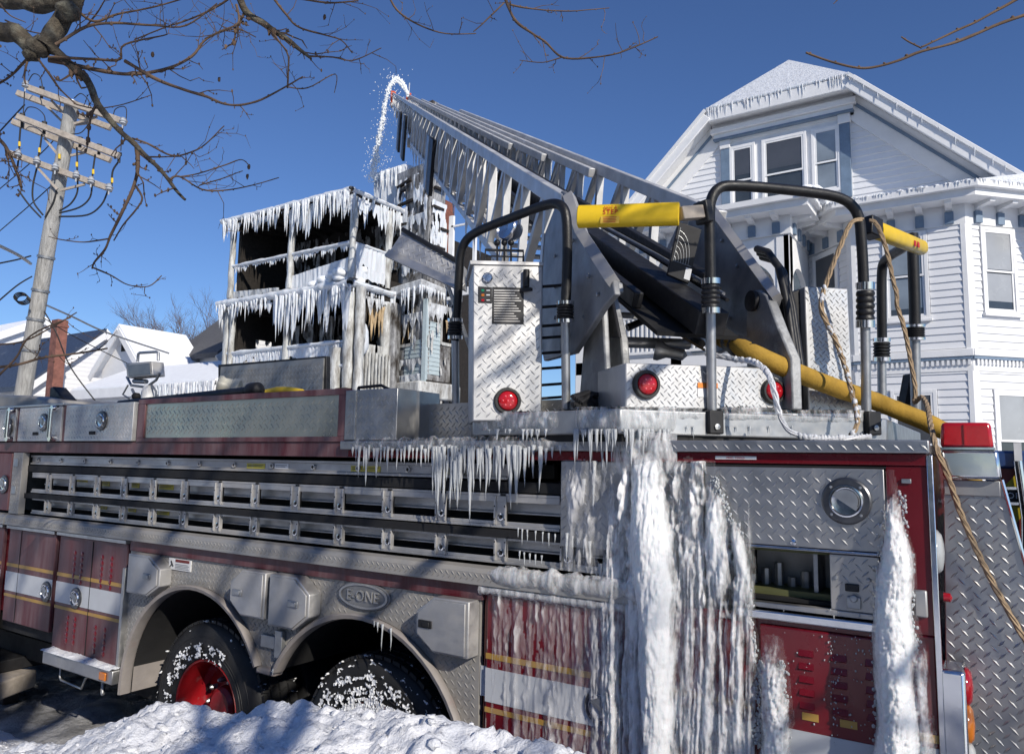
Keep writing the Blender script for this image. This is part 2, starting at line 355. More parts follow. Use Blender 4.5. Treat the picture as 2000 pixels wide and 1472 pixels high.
# --- hidden carcass that closes the body
cb = MB()
cb.box(-9, 3.5, 1.62, -.24, 5.36, 2.2); cb.box(-9, 2.95, .75, -5.0, 5.3, 1.6); cb.box(-2.08, 2.95, .62, -.24, 5.3, 1.6)
cb.box(-5.0, 3.95, .5, -2.08, 5.3, 1.6); cb.box(-5.0, 2.96, 1.42, -2.08, 3.95, 1.6)
cb.box(-1.45, 2.96, 1.87, -.24, 3.5, 2.2); cb.box(-1.45, 2.96, 1.6, -.85, 3.5, 1.87); cb.box(-.5, 2.96, 1.6, -.24, 3.5, 1.87)
cb.box(-9, 3.0, 2.2, -2.65, 5.3, 2.28); cb.box(-9, 3.2, .45, -2, 5.1, .62)
cb.build('chassis', M['hollow'], truck)
deck = MB(); deck.box(-9, 2.93, 2.205, -.2, 5.38, 2.235); deck.build('deck', M['plate'], truck)

# --- lower doors, left
def stripes(x0, x1, y, parent, dash=False, white_to=1.075, upper=True):
    if upper:
        mb = MB()
        if dash:
            k = 0; x = x0+.02
            while x < x1-.05: mb = MB(); mb.box(x, y-.003, 1.262, min(x+.055, x1), y, 1.287); mb.build('gold_stripe', M['gold'], parent); x += .125
        else: mb.box(x0, y-.003, 1.262, x1, y, 1.287); mb.build('gold_stripe', M['gold'], parent)
    mb = MB(); mb.box(x0, y-.003, white_to, x1, y, 1.222 if upper else 1.245); mb.build('white_band', M['white'], parent)
    if white_to > .9:
        mb = MB(); mb.box(x0, y-.003, 1.03, x1, y, 1.052); mb.build('gold_stripe', M['gold'], parent)
def louvres(x0, cols, zs, y, parent, slot=False):
    mb = MB()
    if slot:
        for cx in cols:
            for z in zs: mb.prism([(x0+cx-.026, y, z-.014), (x0+cx-.022, y-.007, z-.009), (x0+cx-.022, y, z+.012)], (.05, 0, 0))
        mb.build('louvre', M['red'], parent, kind='stuff'); return
    for cx in cols:
        for z in zs:
            mb.lathe((x0+cx, y-.001, z), (0, -1, 0), [(.020, 0), (.016, .003), (.007, .005), (0, .0055)], 8)
    mb.build('louvre', M['red'], parent, smooth=60, kind='stuff')
slab('pillar', -9, .9, -4.98, 1.575, 2.925, .03, truck, 'red')
for x0, x1, zb, lx in ((-8.6, -6.80, .70, -6.86), (-6.70, -5.96, .84, -6.03), (-5.90, -4.995, .68, -5.60)):
    d = slab('door', x0, zb, x1, 1.553, Y0-.005, .03, truck, 'red_dusty', .006)
    stripes(x0, x1, Y0-.005, d)
    latch(lx, 1.13, Y0-.009, .075, d)
    slab('door_lip', x0-.01, 1.556, x1+.015, 1.582, Y0-.03, .05, truck, 'alu')
    if x1 > -5.5:
        for q in (-5.43,): slab('seam', q-.004, zb+.01, q+.004, 1.54, Y0-.0085, .003, d, 'hollow', 0)
        louvres(-5.9, (.23, .33), [1.24+.04*k for k in range(6)], Y0-.005, d); louvres(-5.9, (.60, .72), [1.24+.04*k for k in range(6)], Y0-.005, d)
        louvres(-5.9, (.20, .30), [.82+.04*k for k in range(5)], Y0-.005, d); louvres(-5.9, (.58, .70), [.80+.04*k for k in range(5)], Y0-.005, d)
    elif x1 < -5.9 and x1 > -6.5: slab('seam', -6.50, .85, -6.494, 1.545, Y0-.0085, .003, d, 'hollow', 0)
slab('trim_edge', -4.985, .66, -4.955, 1.40, Y0-.035, .05, truck, 'alu')
st = MB(); st.box(-5.86, 2.82, .655, -4.94, 3.3, .745); sp = st.build('step', M['alu'], truck, bevel=.008)
s = MB()
s.grid(40, 6, lambda i, j: V((-5.86+.92*i/39, 2.80+.10*j/5, .75+.028*abs(noise.noise(V((i*.5, j*.8, 3))))*(1 if 0 < j < 5 else 0))))
s.build('step_snow', M['snow'], sp, smooth=180)
mk = MB(); mk.box(-5.08, 2.808, .672, -5.0, 2.82, .725); mk.build('marker_lamp', M['lens_amber'], truck, bevel=.006)
rg = MB(); a = V((-5.75, 2.9, .66))
rg.tube([a, a+V((0, 0, -.10)), a+V((.02, 0, -.12)), a+V((.30, 0, -.13)), a+V((.34, 0, -.06)), a+V((.42, 0, .0))], .008, 6); rg.build('step_rung', M['galv'], truck, smooth=60)
rg = MB(); rg.tube([(-5.18, 2.9, .66), (-5.18, 2.9, .55), (-5.17, 2.9, .54)], .014, 6); rg.build('drain_pipe', M['galv'], truck, smooth=60)

# --- running strip of tread plate under the ladder rack
def strip(x0, x1):
    mb = MB(); mb.prism([(x0, 2.93, 1.668), (x0, 2.865, 1.663), (x0, 2.848, 1.645), (x0, 2.848, 1.590), (x0, 2.862, 1.585), (x0, 2.93, 1.585)], (x1-x0, 0, 0))
    p = mb.build('running_strip', M['plate_salted'], truck, smooth=40); tread(rect(x0, 1.59, x1, 1.645), (0, 2.8477, 0), pitch=.034, parent=p, m='plate_salted')
strip(-8.6, -6.72); strip(-6.70, -1.18)
slab('red_band', -4.95, 1.515, -2.03, 1.584, 2.885, .04, truck, 'red_dusty', .004)

# --- wheel arches: salted tread plate with a flared lip
AR, AC, AZ, VZ = .71, (-4.18, -2.78), .645, .985
def arc(cx, r, a0, a1, n): return [(cx+r*math.cos(rad(lerp(a0, a1, k/n))), AZ+r*math.sin(rad(lerp(a0, a1, k/n)))) for k in range(n+1)]
aV = math.degrees(math.asin((VZ-AZ)/AR))
arc1 = arc(AC[0], AR, 178, aV, 26); arc2 = arc(AC[1], AR, 180-aV, 0, 26)
poly = [(-4.96, 1.513), (-4.96, .66)]+arc1+arc2+[(-2.05, .645), (-2.05, 1.513)]
fp = MB()
for A_ in (arc1, arc2):
    for (xa, za), (xb, zb) in zip(A_[:-1], A_[1:]): fp.obox((xa, Y0, za), (xb-xa, 0, zb-za), (0, .03, 0), (0, 0, .001))
def col_top(pts):
    for (xa, za), (xb, zb) in zip(pts[:-1], pts[1:]): fp.prism([(xa, Y0, za), (xb, Y0, zb), (xb, Y0, 1.513), (xa, Y0, 1.513)], (0, .03, 0))
col_top([(-4.96, .66), (arc1[0][0]-.0, .665)]+arc1+arc2+[(-2.05, .645)])
fend = fp.build('fender_plate', M['plate_salted'], truck)
tread(poly, (0, Y0-.0004, 0), pitch=.04, parent=fend, m='plate_salted')
for A_, ext in ((arc1, 0), (arc2, 1)):
    mb = MB(); n = len(A_); c = AC[ext]
    sect = [(-.010, .02), (.008, -.02), (.014, -.05), (.006, -.058), (-.014, -.052), (-.020, .0)]   # radial, y
    pts = [(x, z) for x, z in A_]
    if ext: pts = pts+[(c+AR, .5)]
    else: pts = [(c-AR, .6)]+pts
    vs_ = []
    for (x, z) in pts:
        rx, rz = x-c, z-AZ; L_ = math.hypot(rx, rz); rx, rz = rx/L_, rz/L_
        vs_ += [V((x+rx*q, Y0+yy, z+rz*q)) for q, yy in sect]
    k = len(sect)
    mb.add(vs_, [(i*k+j, (i+1)*k+j, (i+1)*k+(j+1) % k, i*k+(j+1) % k) for i in range(len(pts)-1) for j in range(k)]+[tuple(range(k)), tuple((len(pts)-1)*k+j for j in range(k-1, -1, -1))])
    mb.build('fender_lip', M['fender'], truck, smooth=60)
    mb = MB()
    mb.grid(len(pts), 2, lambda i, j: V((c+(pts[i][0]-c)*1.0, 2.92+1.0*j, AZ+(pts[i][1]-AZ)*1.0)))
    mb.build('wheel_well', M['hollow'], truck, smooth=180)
vb = MB(); vb.box(-3.565, 2.86, VZ-.035, -3.41, 2.93, VZ); vb.build('fender_foot', M['fender'], truck, bevel=.012)
lf = MB(); lf.grid(8, 2, lambda i, j: V((AC[0]-.705+.002*i, 2.93+.30*j, .60+.06*i))); lf.build('mud_flap', M['fender'], truck)
ls = slab('label_plate', P(330, 1085, y=2.89).x, 1.435, P(371, 1112, y=2.89).x, 1.505, 2.893, .007, truck, 'white_print', 0)
mb = MB(); xa = P(343, 1085, y=2.89).x; xb = P(370, 1085, y=2.89).x; mb.box(xa, 2.891, 1.484, xb, 2.893, 1.501); mb.build('label_heading', M['reflex_red'], ls)
mb = MB(); [mb.box(xa, 2.891, 1.443+.009*k, xb-.01*(k % 2), 2.893, 1.446+.009*k) for k in range(4)]; mb.build('label_lines', M['galv'], ls)
mb = MB(); xm = P(336, 1098, y=2.89).x; mb.tube([(xm-.02, 2.891, 1.452), (xm, 2.891, 1.470), (xm+.012, 2.891, 1.455)], .004, 5); mb.tube([(xm, 2.891, 1.47), (xm-.012, 2.891, 1.488)], .004, 5); mb.build('label_figure', M['blackmetal'], ls)

# --- octagonal bottle boxes on the fenders
def obox_part(x0, x1, z0, z1, side, latch_x, black=False):
    c = .29*(z1-z0); d = .34*(x1-x0)
    if side > 0: pts = [(x0, z0), (x1-d, z0), (x1, z0+c), (x1, z1-c), (x1-d, z1), (x0, z1)]
    else: pts = [(x0+d, z0), (x1, z0), (x1, z1), (x0+d, z1), (x0, z1-c), (x0, z0+c)]
    mb = MB(); mb.prism([(a, 2.815, b) for a, b in pts], (0, .085, 0)); b_ = mb.build('bottle_box', M['ladder_alu'], truck, bevel=.006)
    cx, cz = (x0+x1)/2, (z0+z1)/2
    mb = MB(); mb.prism([(cx+(a-cx)*.90, 2.806, cz+(b-cz)*.92) for a, b in pts], (0, .009, 0)); dd = mb.build('box_door', M['ladder_alu'], b_, bevel=.003)
    mb = MB(); mb.box(latch_x-.04, 2.799, cz-.018, latch_x+.04, 2.806, cz+.018); mb.box(latch_x-.012, 2.793, cz-.012, latch_x+.03, 2.8, cz+.012)
    mb.build('box_latch', M['blackmetal' if black else 'galv'], b_, bevel=.003)
obox_part(-4.84, -4.475, 1.262, 1.512, 1, -4.60)
obox_part(-3.77, -3.465, 1.258, 1.512, -1, -3.69)
obox_part(-3.43, -3.105, 1.235, 1.512, 1, -3.22)
obox_part(-2.365, -2.055, 1.262, 1.515, -1, -2.30, True)
mb = MB(); mb.box(-3.43, 2.87, 1.05, -3.37, 2.9, 1.2); mb.box(-3.56, 2.88, 1.09, -3.44, 2.9, 1.16); mb.build('fuel_latch', M['galv'], truck, bevel=.004)
# --- maker's oval
mb = MB(); ec = V((-2.785, 2.888, 1.452)); el = lambda sx, sz, dy, n=40: [(ec.x+sx*math.cos(2*math.pi*k/n), ec.y+dy, ec.z+sz*math.sin(2*math.pi*k/n)) for k in range(n)]
mb.prism(el(.185, .072, 0), (0, .012, 0)); em = mb.build('emblem', M['plate_alu'], truck, bevel=.003)
mb = MB(); o1, o2 = el(.172, .063, -.006), el(.158, .053, -.006); n = 40
mb.add(o1+o2+[V(p)+V((0, .006, 0)) for p in o1+o2], [(i, (i+1) % n, n+(i+1) % n, n+i) for i in range(n)]+[(i, 2*n+i, 2*n+(i+1) % n, (i+1) % n) for i in range(n)]+[(n+i, n+(i+1) % n, 3*n+(i+1) % n, 3*n+i) for i in range(n)])
mb.build('emblem_ring', M['alu'], em)
text('E-ONE', .078, ec+V((0, -.004, -.002)), AX, UP, .005, 1.0).build('emblem_lettering', M['alu'], em)

# --- wheels
def wheel(cx, y, dual=True):
    R, cz = .535, GZ+.535
    mb = MB(); pr = [(.30, .0), (.31, -.012), (.36, -.022), (.45, -.024), (.49, -.012), (R-.022, .004), (R-.012, .02), (R-.010, .25), (R-.03, .28), (.45, .30), (.36, .30), (.31, .28), (.30, .27)]
    mb.lathe((cx, y, cz), (0, 1, 0), pr, 64, (1, 0, 0), cap=False)
    for r_ in (.355, .375, .44): mb.lathe((cx, y-.0245, cz), (0, 1, 0), [(r_, .004), (r_+.003, -.001), (r_+.007, -.001), (r_+.010, .004)], 64, cap=False)
    w = mb.build('wheel', M['rubber'], truck, smooth=35)
    mb = MB(); nb = 54
    for row, (ya, yb) in enumerate(((.012, .06), (.072, .125), (.137, .19), (.202, .258))):
        for k in range(nb):
            a0 = 2*math.pi*(k+.5*(row % 2))/nb; a1 = a0+2*math.pi/nb*.80
            q = lambda r, a, yy: V((cx+r*math.cos(a), y+yy, cz+r*math.sin(a)))
            sk = .012 if row in (0, 3) else -.012
            mb.add([q(R-.014, a0, ya), q(R-.014, a1, ya), q(R-.014, a1, yb), q(R-.014, a0, yb), q(R+.004, a0+sk, ya+.002), q(R+.004, a1+sk, ya+.002), q(R+.004, a1-sk, yb-.002), q(R+.004, a0-sk, yb-.002)],
                   [(4, 5, 6, 7), (0, 1, 5, 4), (1, 2, 6, 5), (2, 3, 7, 6), (3, 0, 4, 7)])
    mb.build('tread_block', M['rubber'], w, kind='stuff')
    mb = MB(); mb.lathe((cx, y, cz), (0, 1, 0), [(.308, .0), (.302, -.012), (.292, -.008), (.285, .02), (.275, .15), (.24, .175), (.19, .165), (.12, .15), (.115, .11), (.09, .09), (0, .085)], 48, (1, 0, 0), cap=False)
    r = mb.build('rim', M['rim'], w, smooth=35)
    for k in range(10):
        a = 2*math.pi*k/10; mb = MB(); mb.lathe((cx+.155*math.cos(a), y+.158, cz+.155*math.sin(a)), (0, -1, 0), [(.018, 0), (.016, .035), (.008, .05), (0, .051)], 8); mb.build('wheel_nut', M['galv'], w)
    for k in range(5):
        mb = MB(); a = 2*math.pi*(k+.3)/5; mb.lathe((cx+.225*math.cos(a), y+.169, cz+.225*math.sin(a)), (0, -1, 0), [(.032, 0), (.032, .004), (0, .004)], 14); mb.build('hand_hole', M['hollow'], w)
    return w
w1 = wheel(AC[0], 3.0); w2 = wheel(AC[1], 3.0)
for cx in AC:
    mb = MB(); mb.lathe((cx, 3.36, GZ+.535), (0, 1, 0), [(.30, 0), (.45, -.02), (.51, 0), (.525, .03), (.525, .25), (.45, .28), (.3, .28)], 40); mb.build('inner_tyre', M['rubber'], truck, smooth=35)
mb = MB(); mb.lathe((-3.5, 3.9, .6), (1, 0, 0), [(.09, -1.4), (.09, 1.4)], 10); mb.build('axle', M['hollow'], truck)
# snow caked on the wheels
def caked(w, cx, a0, a1, r0, r1, seed, y, thr, name='caked_snow'):
    thr += .12
    """ragged snow crust stuck to the tyre wall"""
    mb = MB(); na, nr = 420, 40; vid = {}
    for j in range(nr):
        for i in range(na):
            a = rad(lerp(a0, a1, (i+.5)/na)); r = lerp(r0, r1, (j+.5)/nr); e = min(1, (j+1)/8, (nr-j)/10)
            if noise.noise(V((a*6, r*26, seed)))*.6+noise.noise(V((a*22, r*60, seed+5)))*.55+e*.35-.35 < thr: continue
            q = []
            for aa, bb in ((i, j), (i+1, j), (i+1, j+1), (i, j+1)):
                if (aa, bb) not in vid:
                    a_, r_ = rad(lerp(a0, a1, aa/na)), lerp(r0, r1, bb/nr); vid[(aa, bb)] = len(mb.v)
                    mb.v.append(V((cx+r_*math.cos(a_), y-.006-.014*abs(noise.noise(V((a_*30, r_*60, seed)))), GZ+.535+r_*math.sin(a_))))
                q.append(vid[(aa, bb)])
            mb.f.append(q)
    return mb.build(name, M['snow'], w, smooth=180)
caked(w1, AC[0], 60, 200, .30, .42, 1, 2.974, -.02); caked(w1, AC[0], 20, 200, .485, .525, 2, 2.99, .28); caked(w2, AC[1], 10, 180, .29, .47, 3, 2.974, -.08); caked(w2, AC[1], 0, 180, .47, .53, 4, 2.995, .15); caked(w2, AC[1], 0, 180, .03, .33, 9, 2.98, -.50)
mb = MB(); rnd = random.Random(4)
for w_, c_ in ((w1, AC[0]), (w2, AC[1])):
    mb = MB()
    for _ in range(90):
        a = rad(rnd.uniform(15, 185)); yy = 2.99+rnd.random()**1.2*.3; mb.blob((c_+.532*math.cos(a), yy, GZ+.535+.532*math.sin(a)), rnd.uniform(.003, .008), (1.3, 2.2, .8), .6, 40, 5)
    mb.build('tread_snow', M['snow'], w_, smooth=180, kind='stuff')

# --- rear lower doors and frame
slab('body_side', -2.03, .40, -.205, 1.60, 2.905, .03, truck, 'red', .006)
for x0, x1, lx, dust in ((-2.005, -1.335, -1.42, True), (-1.31, -.80, None, False), (-.775, -.33, None, False)):
    d = slab('door', x0, .45, x1, 1.552 if x1 < -1 else 1.572, Y0-.012, .02, truck, 'red', .006)
    if x1 > -.5: stripes(x0, x1, Y0-.012, d, dash=True, white_to=.5); louvres(x0, (.16, .27, .38), [1.31+.045*k for k in range(5)], Y0-.012, d, True)
    elif x1 < -1: stripes(x0, x1, Y0-.012, d)
    else: stripes(x0, x1, Y0-.012, d)
    if lx: latch(lx, 1.16, Y0-.016, .075, d)
    if x1 < -1: slab('door_lip', x0-.02, 1.558, x1+.03, 1.583, Y0-.035, .05, truck, 'alu')
for k, (xx, w_) in enumerate(((-2.03, .02), (-1.335, .02), (-.80, .02))): pass
fs = slab('frame_stripe', -.325, 1.262, -.208, 1.287, 2.902, .003, truck, 'gold', 0)
slab('white_band', -.325, .5, -.208, 1.245, 2.902, .003, truck, 'white', 0)
slab('white_band', -2.045, 1.09, -2.008, 1.222, 2.902, .003, truck, 'white', 0)
slab('chrome_rail', -.86, 1.592, -.375, 1.625, 2.875, .035, truck, 'chrome', .006)

# --- ladder rack surround and upper red band
slab('red_band', -9, 2.163, -.205, 2.246, 2.905, .04, truck, 'red_dusty', .004)
slab('red_band', -2.95, 2.163, -.205, 2.203, 2.898, .01, truck, 'red', .003)
slab('red_post', -.335, 1.60, -.205, 2.163, 2.905, .04, truck, 'red', .004)
tread_post = plate('rack_post', rect(-6.76, 1.67, -6.60, 2.16), 2.895, .05, truck, 'plate_salted', pitch=.04)
bx = MB()
for zz in (2.08, 1.86): bx.box(-6.73, 2.887, zz-.03, -6.66, 2.895, zz+.03)
bx.build('hinge', M['galv'], tread_post, bevel=.002)
slab('door', -8.6, 1.69, -6.80, 2.155, 2.90, .03, truck, 'red_dusty', .005)
latch(-6.88, 1.90, 2.897, .075, truck)
latch(-6.86, 2.37, 2.880, .075, truck)
# tread plate strip along the deck edge
ds = MB(); ds.box(-2.985, 2.872, 2.205, -.195, 2.93, 2.250); dsp = ds.build('deck_edge', M['plate'], truck, bevel=.004)
tread(rect(-2.985, 2.206, -.195, 2.249), (0, 2.8717, 0), pitch=.042, parent=dsp)
# --- rear upper compartment
plate('side_panel', rect(-1.63, 1.79, -1.30, 2.160), 2.90, .03, truck)
slab('panel_seam', -1.298, 1.66, -1.288, 2.160, 2.898, .02, truck, 'hollow', 0)
plate('side_panel', rect(-1.285, 1.60, -.985, 2.160), 2.90, .03, truck)
dr = plate('locker_door', rect(-.975, 1.862, -.338, 2.150), 2.893, .03, truck, holes=(circ(-.459, 2.035, .088),))
slab('door_seal', -.975, 2.151, -.332, 2.158, 2.898, .01, truck, 'hollow', 0)
slab('door_hem', -.975, 1.850, -.338, 1.860, 2.884, .03, truck, 'chrome', .003)
latch(-.461, 2.035, 2.889, .083, dr)
mb = MB(); mb.lathe((-.645, 2.892, 1.878), (0, -1, 0), [(.012, 0), (.011, .006), (0, .010)], 12); mb.build('bolt', M['chrome'], dr, smooth=50)
pb = plate('switch_panel', rect(-.525, 1.652, -.365, 1.846), 2.897, .03, truck, holes=(rect(-.485, 1.66, -.41, 1.75),))
mb = MB(); mb.box(-.475, 2.886, 1.722, -.43, 2.897, 1.748); mb.build('catch', M['blackmetal'], pb, bevel=.003)
mb = MB(); mb.box(-.47, 2.884, 1.665, -.425, 2.897, 1.705); mb.lathe((-.447, 2.884, 1.70), (0, -1, 0), [(.014, 0), (.012, .01), (0, .011)], 10); mb.build('catch', M['galv'], pb, bevel=.003)
mb = MB()
for a, b in ((-.505, 1.765), (-.40, 1.765), (-.38, 1.81), (-.38, 1.70)): mb.lathe((a, 2.896, b), (0, -1, 0), [(.008, 0), (.007, .004), (0, .006)], 8)
mb.build('bolt', M['galv'], pb, smooth=50)
plate('sill_plate', rect(-.86, 1.632, -.365, 1.652), 2.89, .04, truck, pitch=.042)
slab('sill_edge', -.86, 1.655, -.525, 1.668, 2.94, .05, truck, 'hollow', 0)
mb = MB(); mb.box(-.99, 3.16, 1.66, -.52, 3.2, 1.85); mb.build('locker_back', M['ladder_alu'], truck)
mb = MB(); mb.box(-.99, 2.95, 1.835, -.53, 3.15, 1.85); mb.box(-.99, 2.98, 1.66, -.53, 3.15, 1.69); mb.build('locker_lining', mat('olive_lining', (.12, .125, .05), .6), truck)
mb = MB(); mb.box(-.60, 3.0, 1.69, -.585, 3.14, 1.835); [mb.tube([(-.95+.05*k, 3.1, 1.69), (-.95+.05*k, 3.1, 1.69+.06+.03*math.sin(k*2.1))], .018, 8) for k in range(8)]
mb.build('stowed_fittings', M['galv'], truck)
lb = slab('name_plate', P(1398, 894, y=2.9).x, 2.1775, P(1478, 900, y=2.9).x, 2.1895, 2.894, .004, truck, 'white_print', 0)
text('MISC. TOOLS', .0105, ((P(1398, 894, y=2.9).x+P(1478, 900, y=2.9).x)/2, 2.8935, 2.1835), AX, UP, .0006, 1.15).build('lettering', M['red_print'], lb)
mb = MB()
for z in (1.86, 1.81, 2.11): mb = MB(); mb.box(-.285, 2.897, z-.008, -.255, 2.905, z+.008); mb.build('door_stay', M['galv'], truck, bevel=.002)
mb = MB(); mb.box(-.262, 2.89, 1.66, -.222, 2.905, 1.75); mb.build('edge_plate', M['ladder_alu'], truck, bevel=.006)

# --- top row of lockers
for x0, x1, lx in ((-8.6, -6.76, None), (-6.70, -6.02, -6.28), (-5.955, -5.035, -5.43)):
    d = plate('top_locker', rect(x0, 2.253, x1, 2.525), 2.885, .3, truck, 'plate_frost', pitch=.04, holes=(circ(lx, 2.40, .075),) if lx else ())
    if lx:
        latch(lx, 2.40, 2.881, .07, d)
        mb = MB(); mb.box(lx-.16, 2.877, 2.30, lx-.08, 2.885, 2.325); mb.build('lock_slot', M['hollow'], d, bevel=.004)
slab('locker_lid', -8.6, 2.527, -5.99, 2.545, 2.875, .5, truck, 'alu', .004)
slab('red_post', -6.02, 2.25, -5.955, 2.53, 2.90, .2, truck, 'red_dusty'); slab('red_post', -6.76, 2.25, -6.70, 2.53, 2.90, .2, truck, 'red_dusty')
for gx in (-6.79, -6.09):
    mb = MB(); mb.tube([(gx, 2.84, 2.28), (gx, 2.84, 2.50)], .017, 10)
    for zz in (2.275, 2.50): mb.tube([(gx, 2.885, zz), (gx, 2.84, zz)], .026, 10)
    mb.build('grab_rail', M['chrome'], truck, smooth=40)
fr = MB(); fr.box(-4.995, 2.895, 2.246, -2.975, 2.93, 2.275); fr.box(-4.995, 2.895, 2.505, -2.975, 2.93, 2.54); fr.box(-4.995, 2.895, 2.275, -4.91, 2.93, 2.505); fr.box(-3.035, 2.895, 2.275, -2.975, 2.93, 2.505)
fr.build('red_surround', M['red_dusty'], truck, bevel=.003)
slab('surround_back', -4.995, 2.25, -2.98, 2.535, 2.93, .25, truck, 'red_dusty')
pale = mat('tread_plate_pale', (.50, .485, .41), .34, .9, .15, 2, dirt=(.42, .41, .36), dirt_amt=.25, dscale=2)
M['plate_pale'] = pale
plate('inset_panel', rect(-4.91, 2.275, -3.035, 2.505), 2.905, .02, truck, 'plate_pale', pitch=.052, bevel=0)
bp = plate('corner_locker', rect(-2.975, 2.255, -2.60, 2.525), 2.89, .35, truck)
slab('locker_seam', -2.903, 2.258, -2.893, 2.52, 2.886, .004, truck, 'galv', 0)
mb = MB(); mb.tube([(-2.97, 2.98, 2.55), (-2.80, 2.98, 2.555), (-2.74, 2.98, 2.53)], .009, 6); mb.tube([(-2.97, 2.98, 2.53), (-2.97, 2.98, 2.55)], .009, 6); mb.build('lid_handle', M['blackmetal'], bp, smooth=50)
mb = MB(); mb.box(-2.6, 3.15, 2.235, -1.6, 3.18, 2.46); q = mb.build('deck_bulkhead', M['plate'], truck); tread(rect(-2.6, 2.236, -1.6, 2.46), (0, 3.1497, 0), parent=q)

# --- things fixed on the deck, left
def px_box(name, pts, y, th, m, bevel=.004, dist=None):
    mb = MB(); mb.prism([P(a, b, y=y) for a, b in pts], (0, th, 0)); return mb.build(name, M[m], truck, bevel=bevel)
hl = px_box('bed_cover', [(426, 712), (637, 695), (637, 790), (426, 790)], 4.5, .05, 'blackmetal')
x0, z0 = P(432, 716, y=4.49).x, P(530, 770, y=4.49).z; x1, z1 = P(632, 716, y=4.49).x, P(530, 708, y=4.49).z
mb = MB(); mb.box(x0, 4.485, z0, x1, 4.5, z1); q = mb.build('cover_sheet', mat('dull_tread', (.36, .36, .355), .5, .6, .15, 6), hl); M['dull'] = q.data.materials[0]
tread(rect(x0+.02, z0, x1-.02, z1-.02), (0, 4.4847, 0), pitch=.05, parent=hl, m='dull')
mb = MB(); a, b = P(235, 790, y=3.3), P(488, 764, y=3.3); mb.tube([a, b], .035, 12); mb.build('suction_hose', M['blackmetal'], truck, smooth=60)
mb = MB(); c = P(497, 762, y=3.3); mb.lathe(c-V((.05, 0, 0)), (1, 0, 0), [(.05, 0), (.055, .02), (.055, .09), (.04, .11), (0, .12)], 20); mb.build('hose_cap', M['blackmetal'], truck, smooth=50)
mb = MB(); c = P(433, 754, y=3.9); ax = V((-.75, -.62, .15)); mb.lathe(c, ax, [(.055, -.16), (.085, -.15), (.085, -.10), (.075, -.09), (.075, -.02), (.09, 0), (.09, .02), (.06, .025), (.055, -.05), (0, -.06)], 24)
mb.build('intake_fitting', mat('cream_casting', (.5, .48, .4), .4), truck, smooth=40)
mb = MB(); mb.tube([P(520, 768, y=3.5), P(540, 763, y=3.5), P(565, 763, y=3.5), P(590, 768, y=3.5)], .03, 8); mb.build('folded_hose', M['yellow'], truck, smooth=60)
# floodlight
yL = 3.4
fl = px_box('floodlight', [(245, 709), (296, 705), (298, 733), (248, 738)], yL, .11, 'ladder_alu', .006)
mb = MB(); mb.prism([P(a, b, y=yL-.005) for a, b in ((249, 713), (292, 709), (294, 730), (252, 734))], (0, .006, 0)); mb.build('lamp_glass', mat('dim_lamp_glass', (.16, .16, .17), .12, .3), fl)
mb = MB(); p = lambda a, b: P(a, b, y=yL+.05)
mb.tube([p(269, 706), p(270, 691), p(273, 689), p(305, 687), p(309, 689), p(309, 704)], .012, 8)
mb.tube([p(248, 736), p(256, 752), p(286, 756), p(305, 742), p(312, 728)], .011, 8); mb.tube([p(250, 752), p(240, 770), p(252, 778)], .008, 6); mb.tube([p(262, 744), p(286, 745)], .02, 8)
mb.tube([p(296, 752), p(305, 764), p(304, 782)], .009, 6); mb.tube([p(258, 760), p(268, 780)], .012, 6)
mb.build('lamp_bracket', M['galv'], fl, smooth=50)
mb = MB(); mb.tube([p(288, 784), p(288, 766), p(290, 752)], [.05, .048, .03], 12); mb.build('lamp_stand', M['white_print'], fl, smooth=40)
mb = MB(); mb.blob(p(266, 774), .035, (1.3, 1, 1), .3, 9); mb.build('lamp_motor', M['hollow'], fl, smooth=60)
mb = MB(); mb.prism([P(a, b, y=3.4) for a, b in ((97, 757), (103, 754), (115, 768), (126, 780), (126, 790), (92, 790), (96, 775))], (0, .12, 0)); mb.build('deck_nozzle', M['blackmetal'], truck, bevel=.012)
mb = MB(); mb.prism([P(a, b, y=3.2) for a, b in ((-30, 770), (60, 772), (83, 778), (86, 800), (-30, 800))], (0, .9, 0)); q = mb.build('cab_roof_edge', M['plate_salted'], truck, bevel=.02)
# open hatch lid beside the control stand
mb = MB(); yl = 3.25
L4 = [P(757, 495, y=yl), P(788, 450, y=yl+.06), P(905, 518, y=yl+.06), P(905, 563, y=yl)]
nn = (L4[1]-L4[0]).cross(L4[3]-L4[0]).normalized()
if nn.y < 0: nn = -nn
mb.prism(L4, nn*.05); hd = mb.build('hatch_lid', M['plate_frost'], truck, bevel=.004)
ax = (L4[3]-L4[0]); up = (L4[1]-L4[0]); lx, lu = ax.length, up.length
uu = (up-ax.normalized()*up.dot(ax.normalized())).normalized(); pl2 = [((q-L4[0]).dot(ax.normalized()), (q-L4[0]).dot(uu)) for q in L4]
n_ = ax.normalized().cross(uu)
tread(pl2, L4[0]-nn*.0003, ax, uu, parent=hd, m='plate_frost', pitch=.05)
mb = MB(); mb.tube([L4[1]-nn*.01, L4[2]-nn*.01], .014, 8); mb.build('lid_hinge', M['blackmetal'], hd, smooth=50)
mb = MB(); mb.bar(L4[0]-nn*.004, L4[3]-nn*.004, .05, .02, up=nn); mb.build('lid_flange', M['ladder_alu'], hd, bevel=.003)
mb = MB(); mb.tube([L4[0].lerp(L4[3], .75)+nn*.05, V((-2.4, 3.6, 2.25))], .012, 6); mb.build('lid_prop', M['galv'], hd)

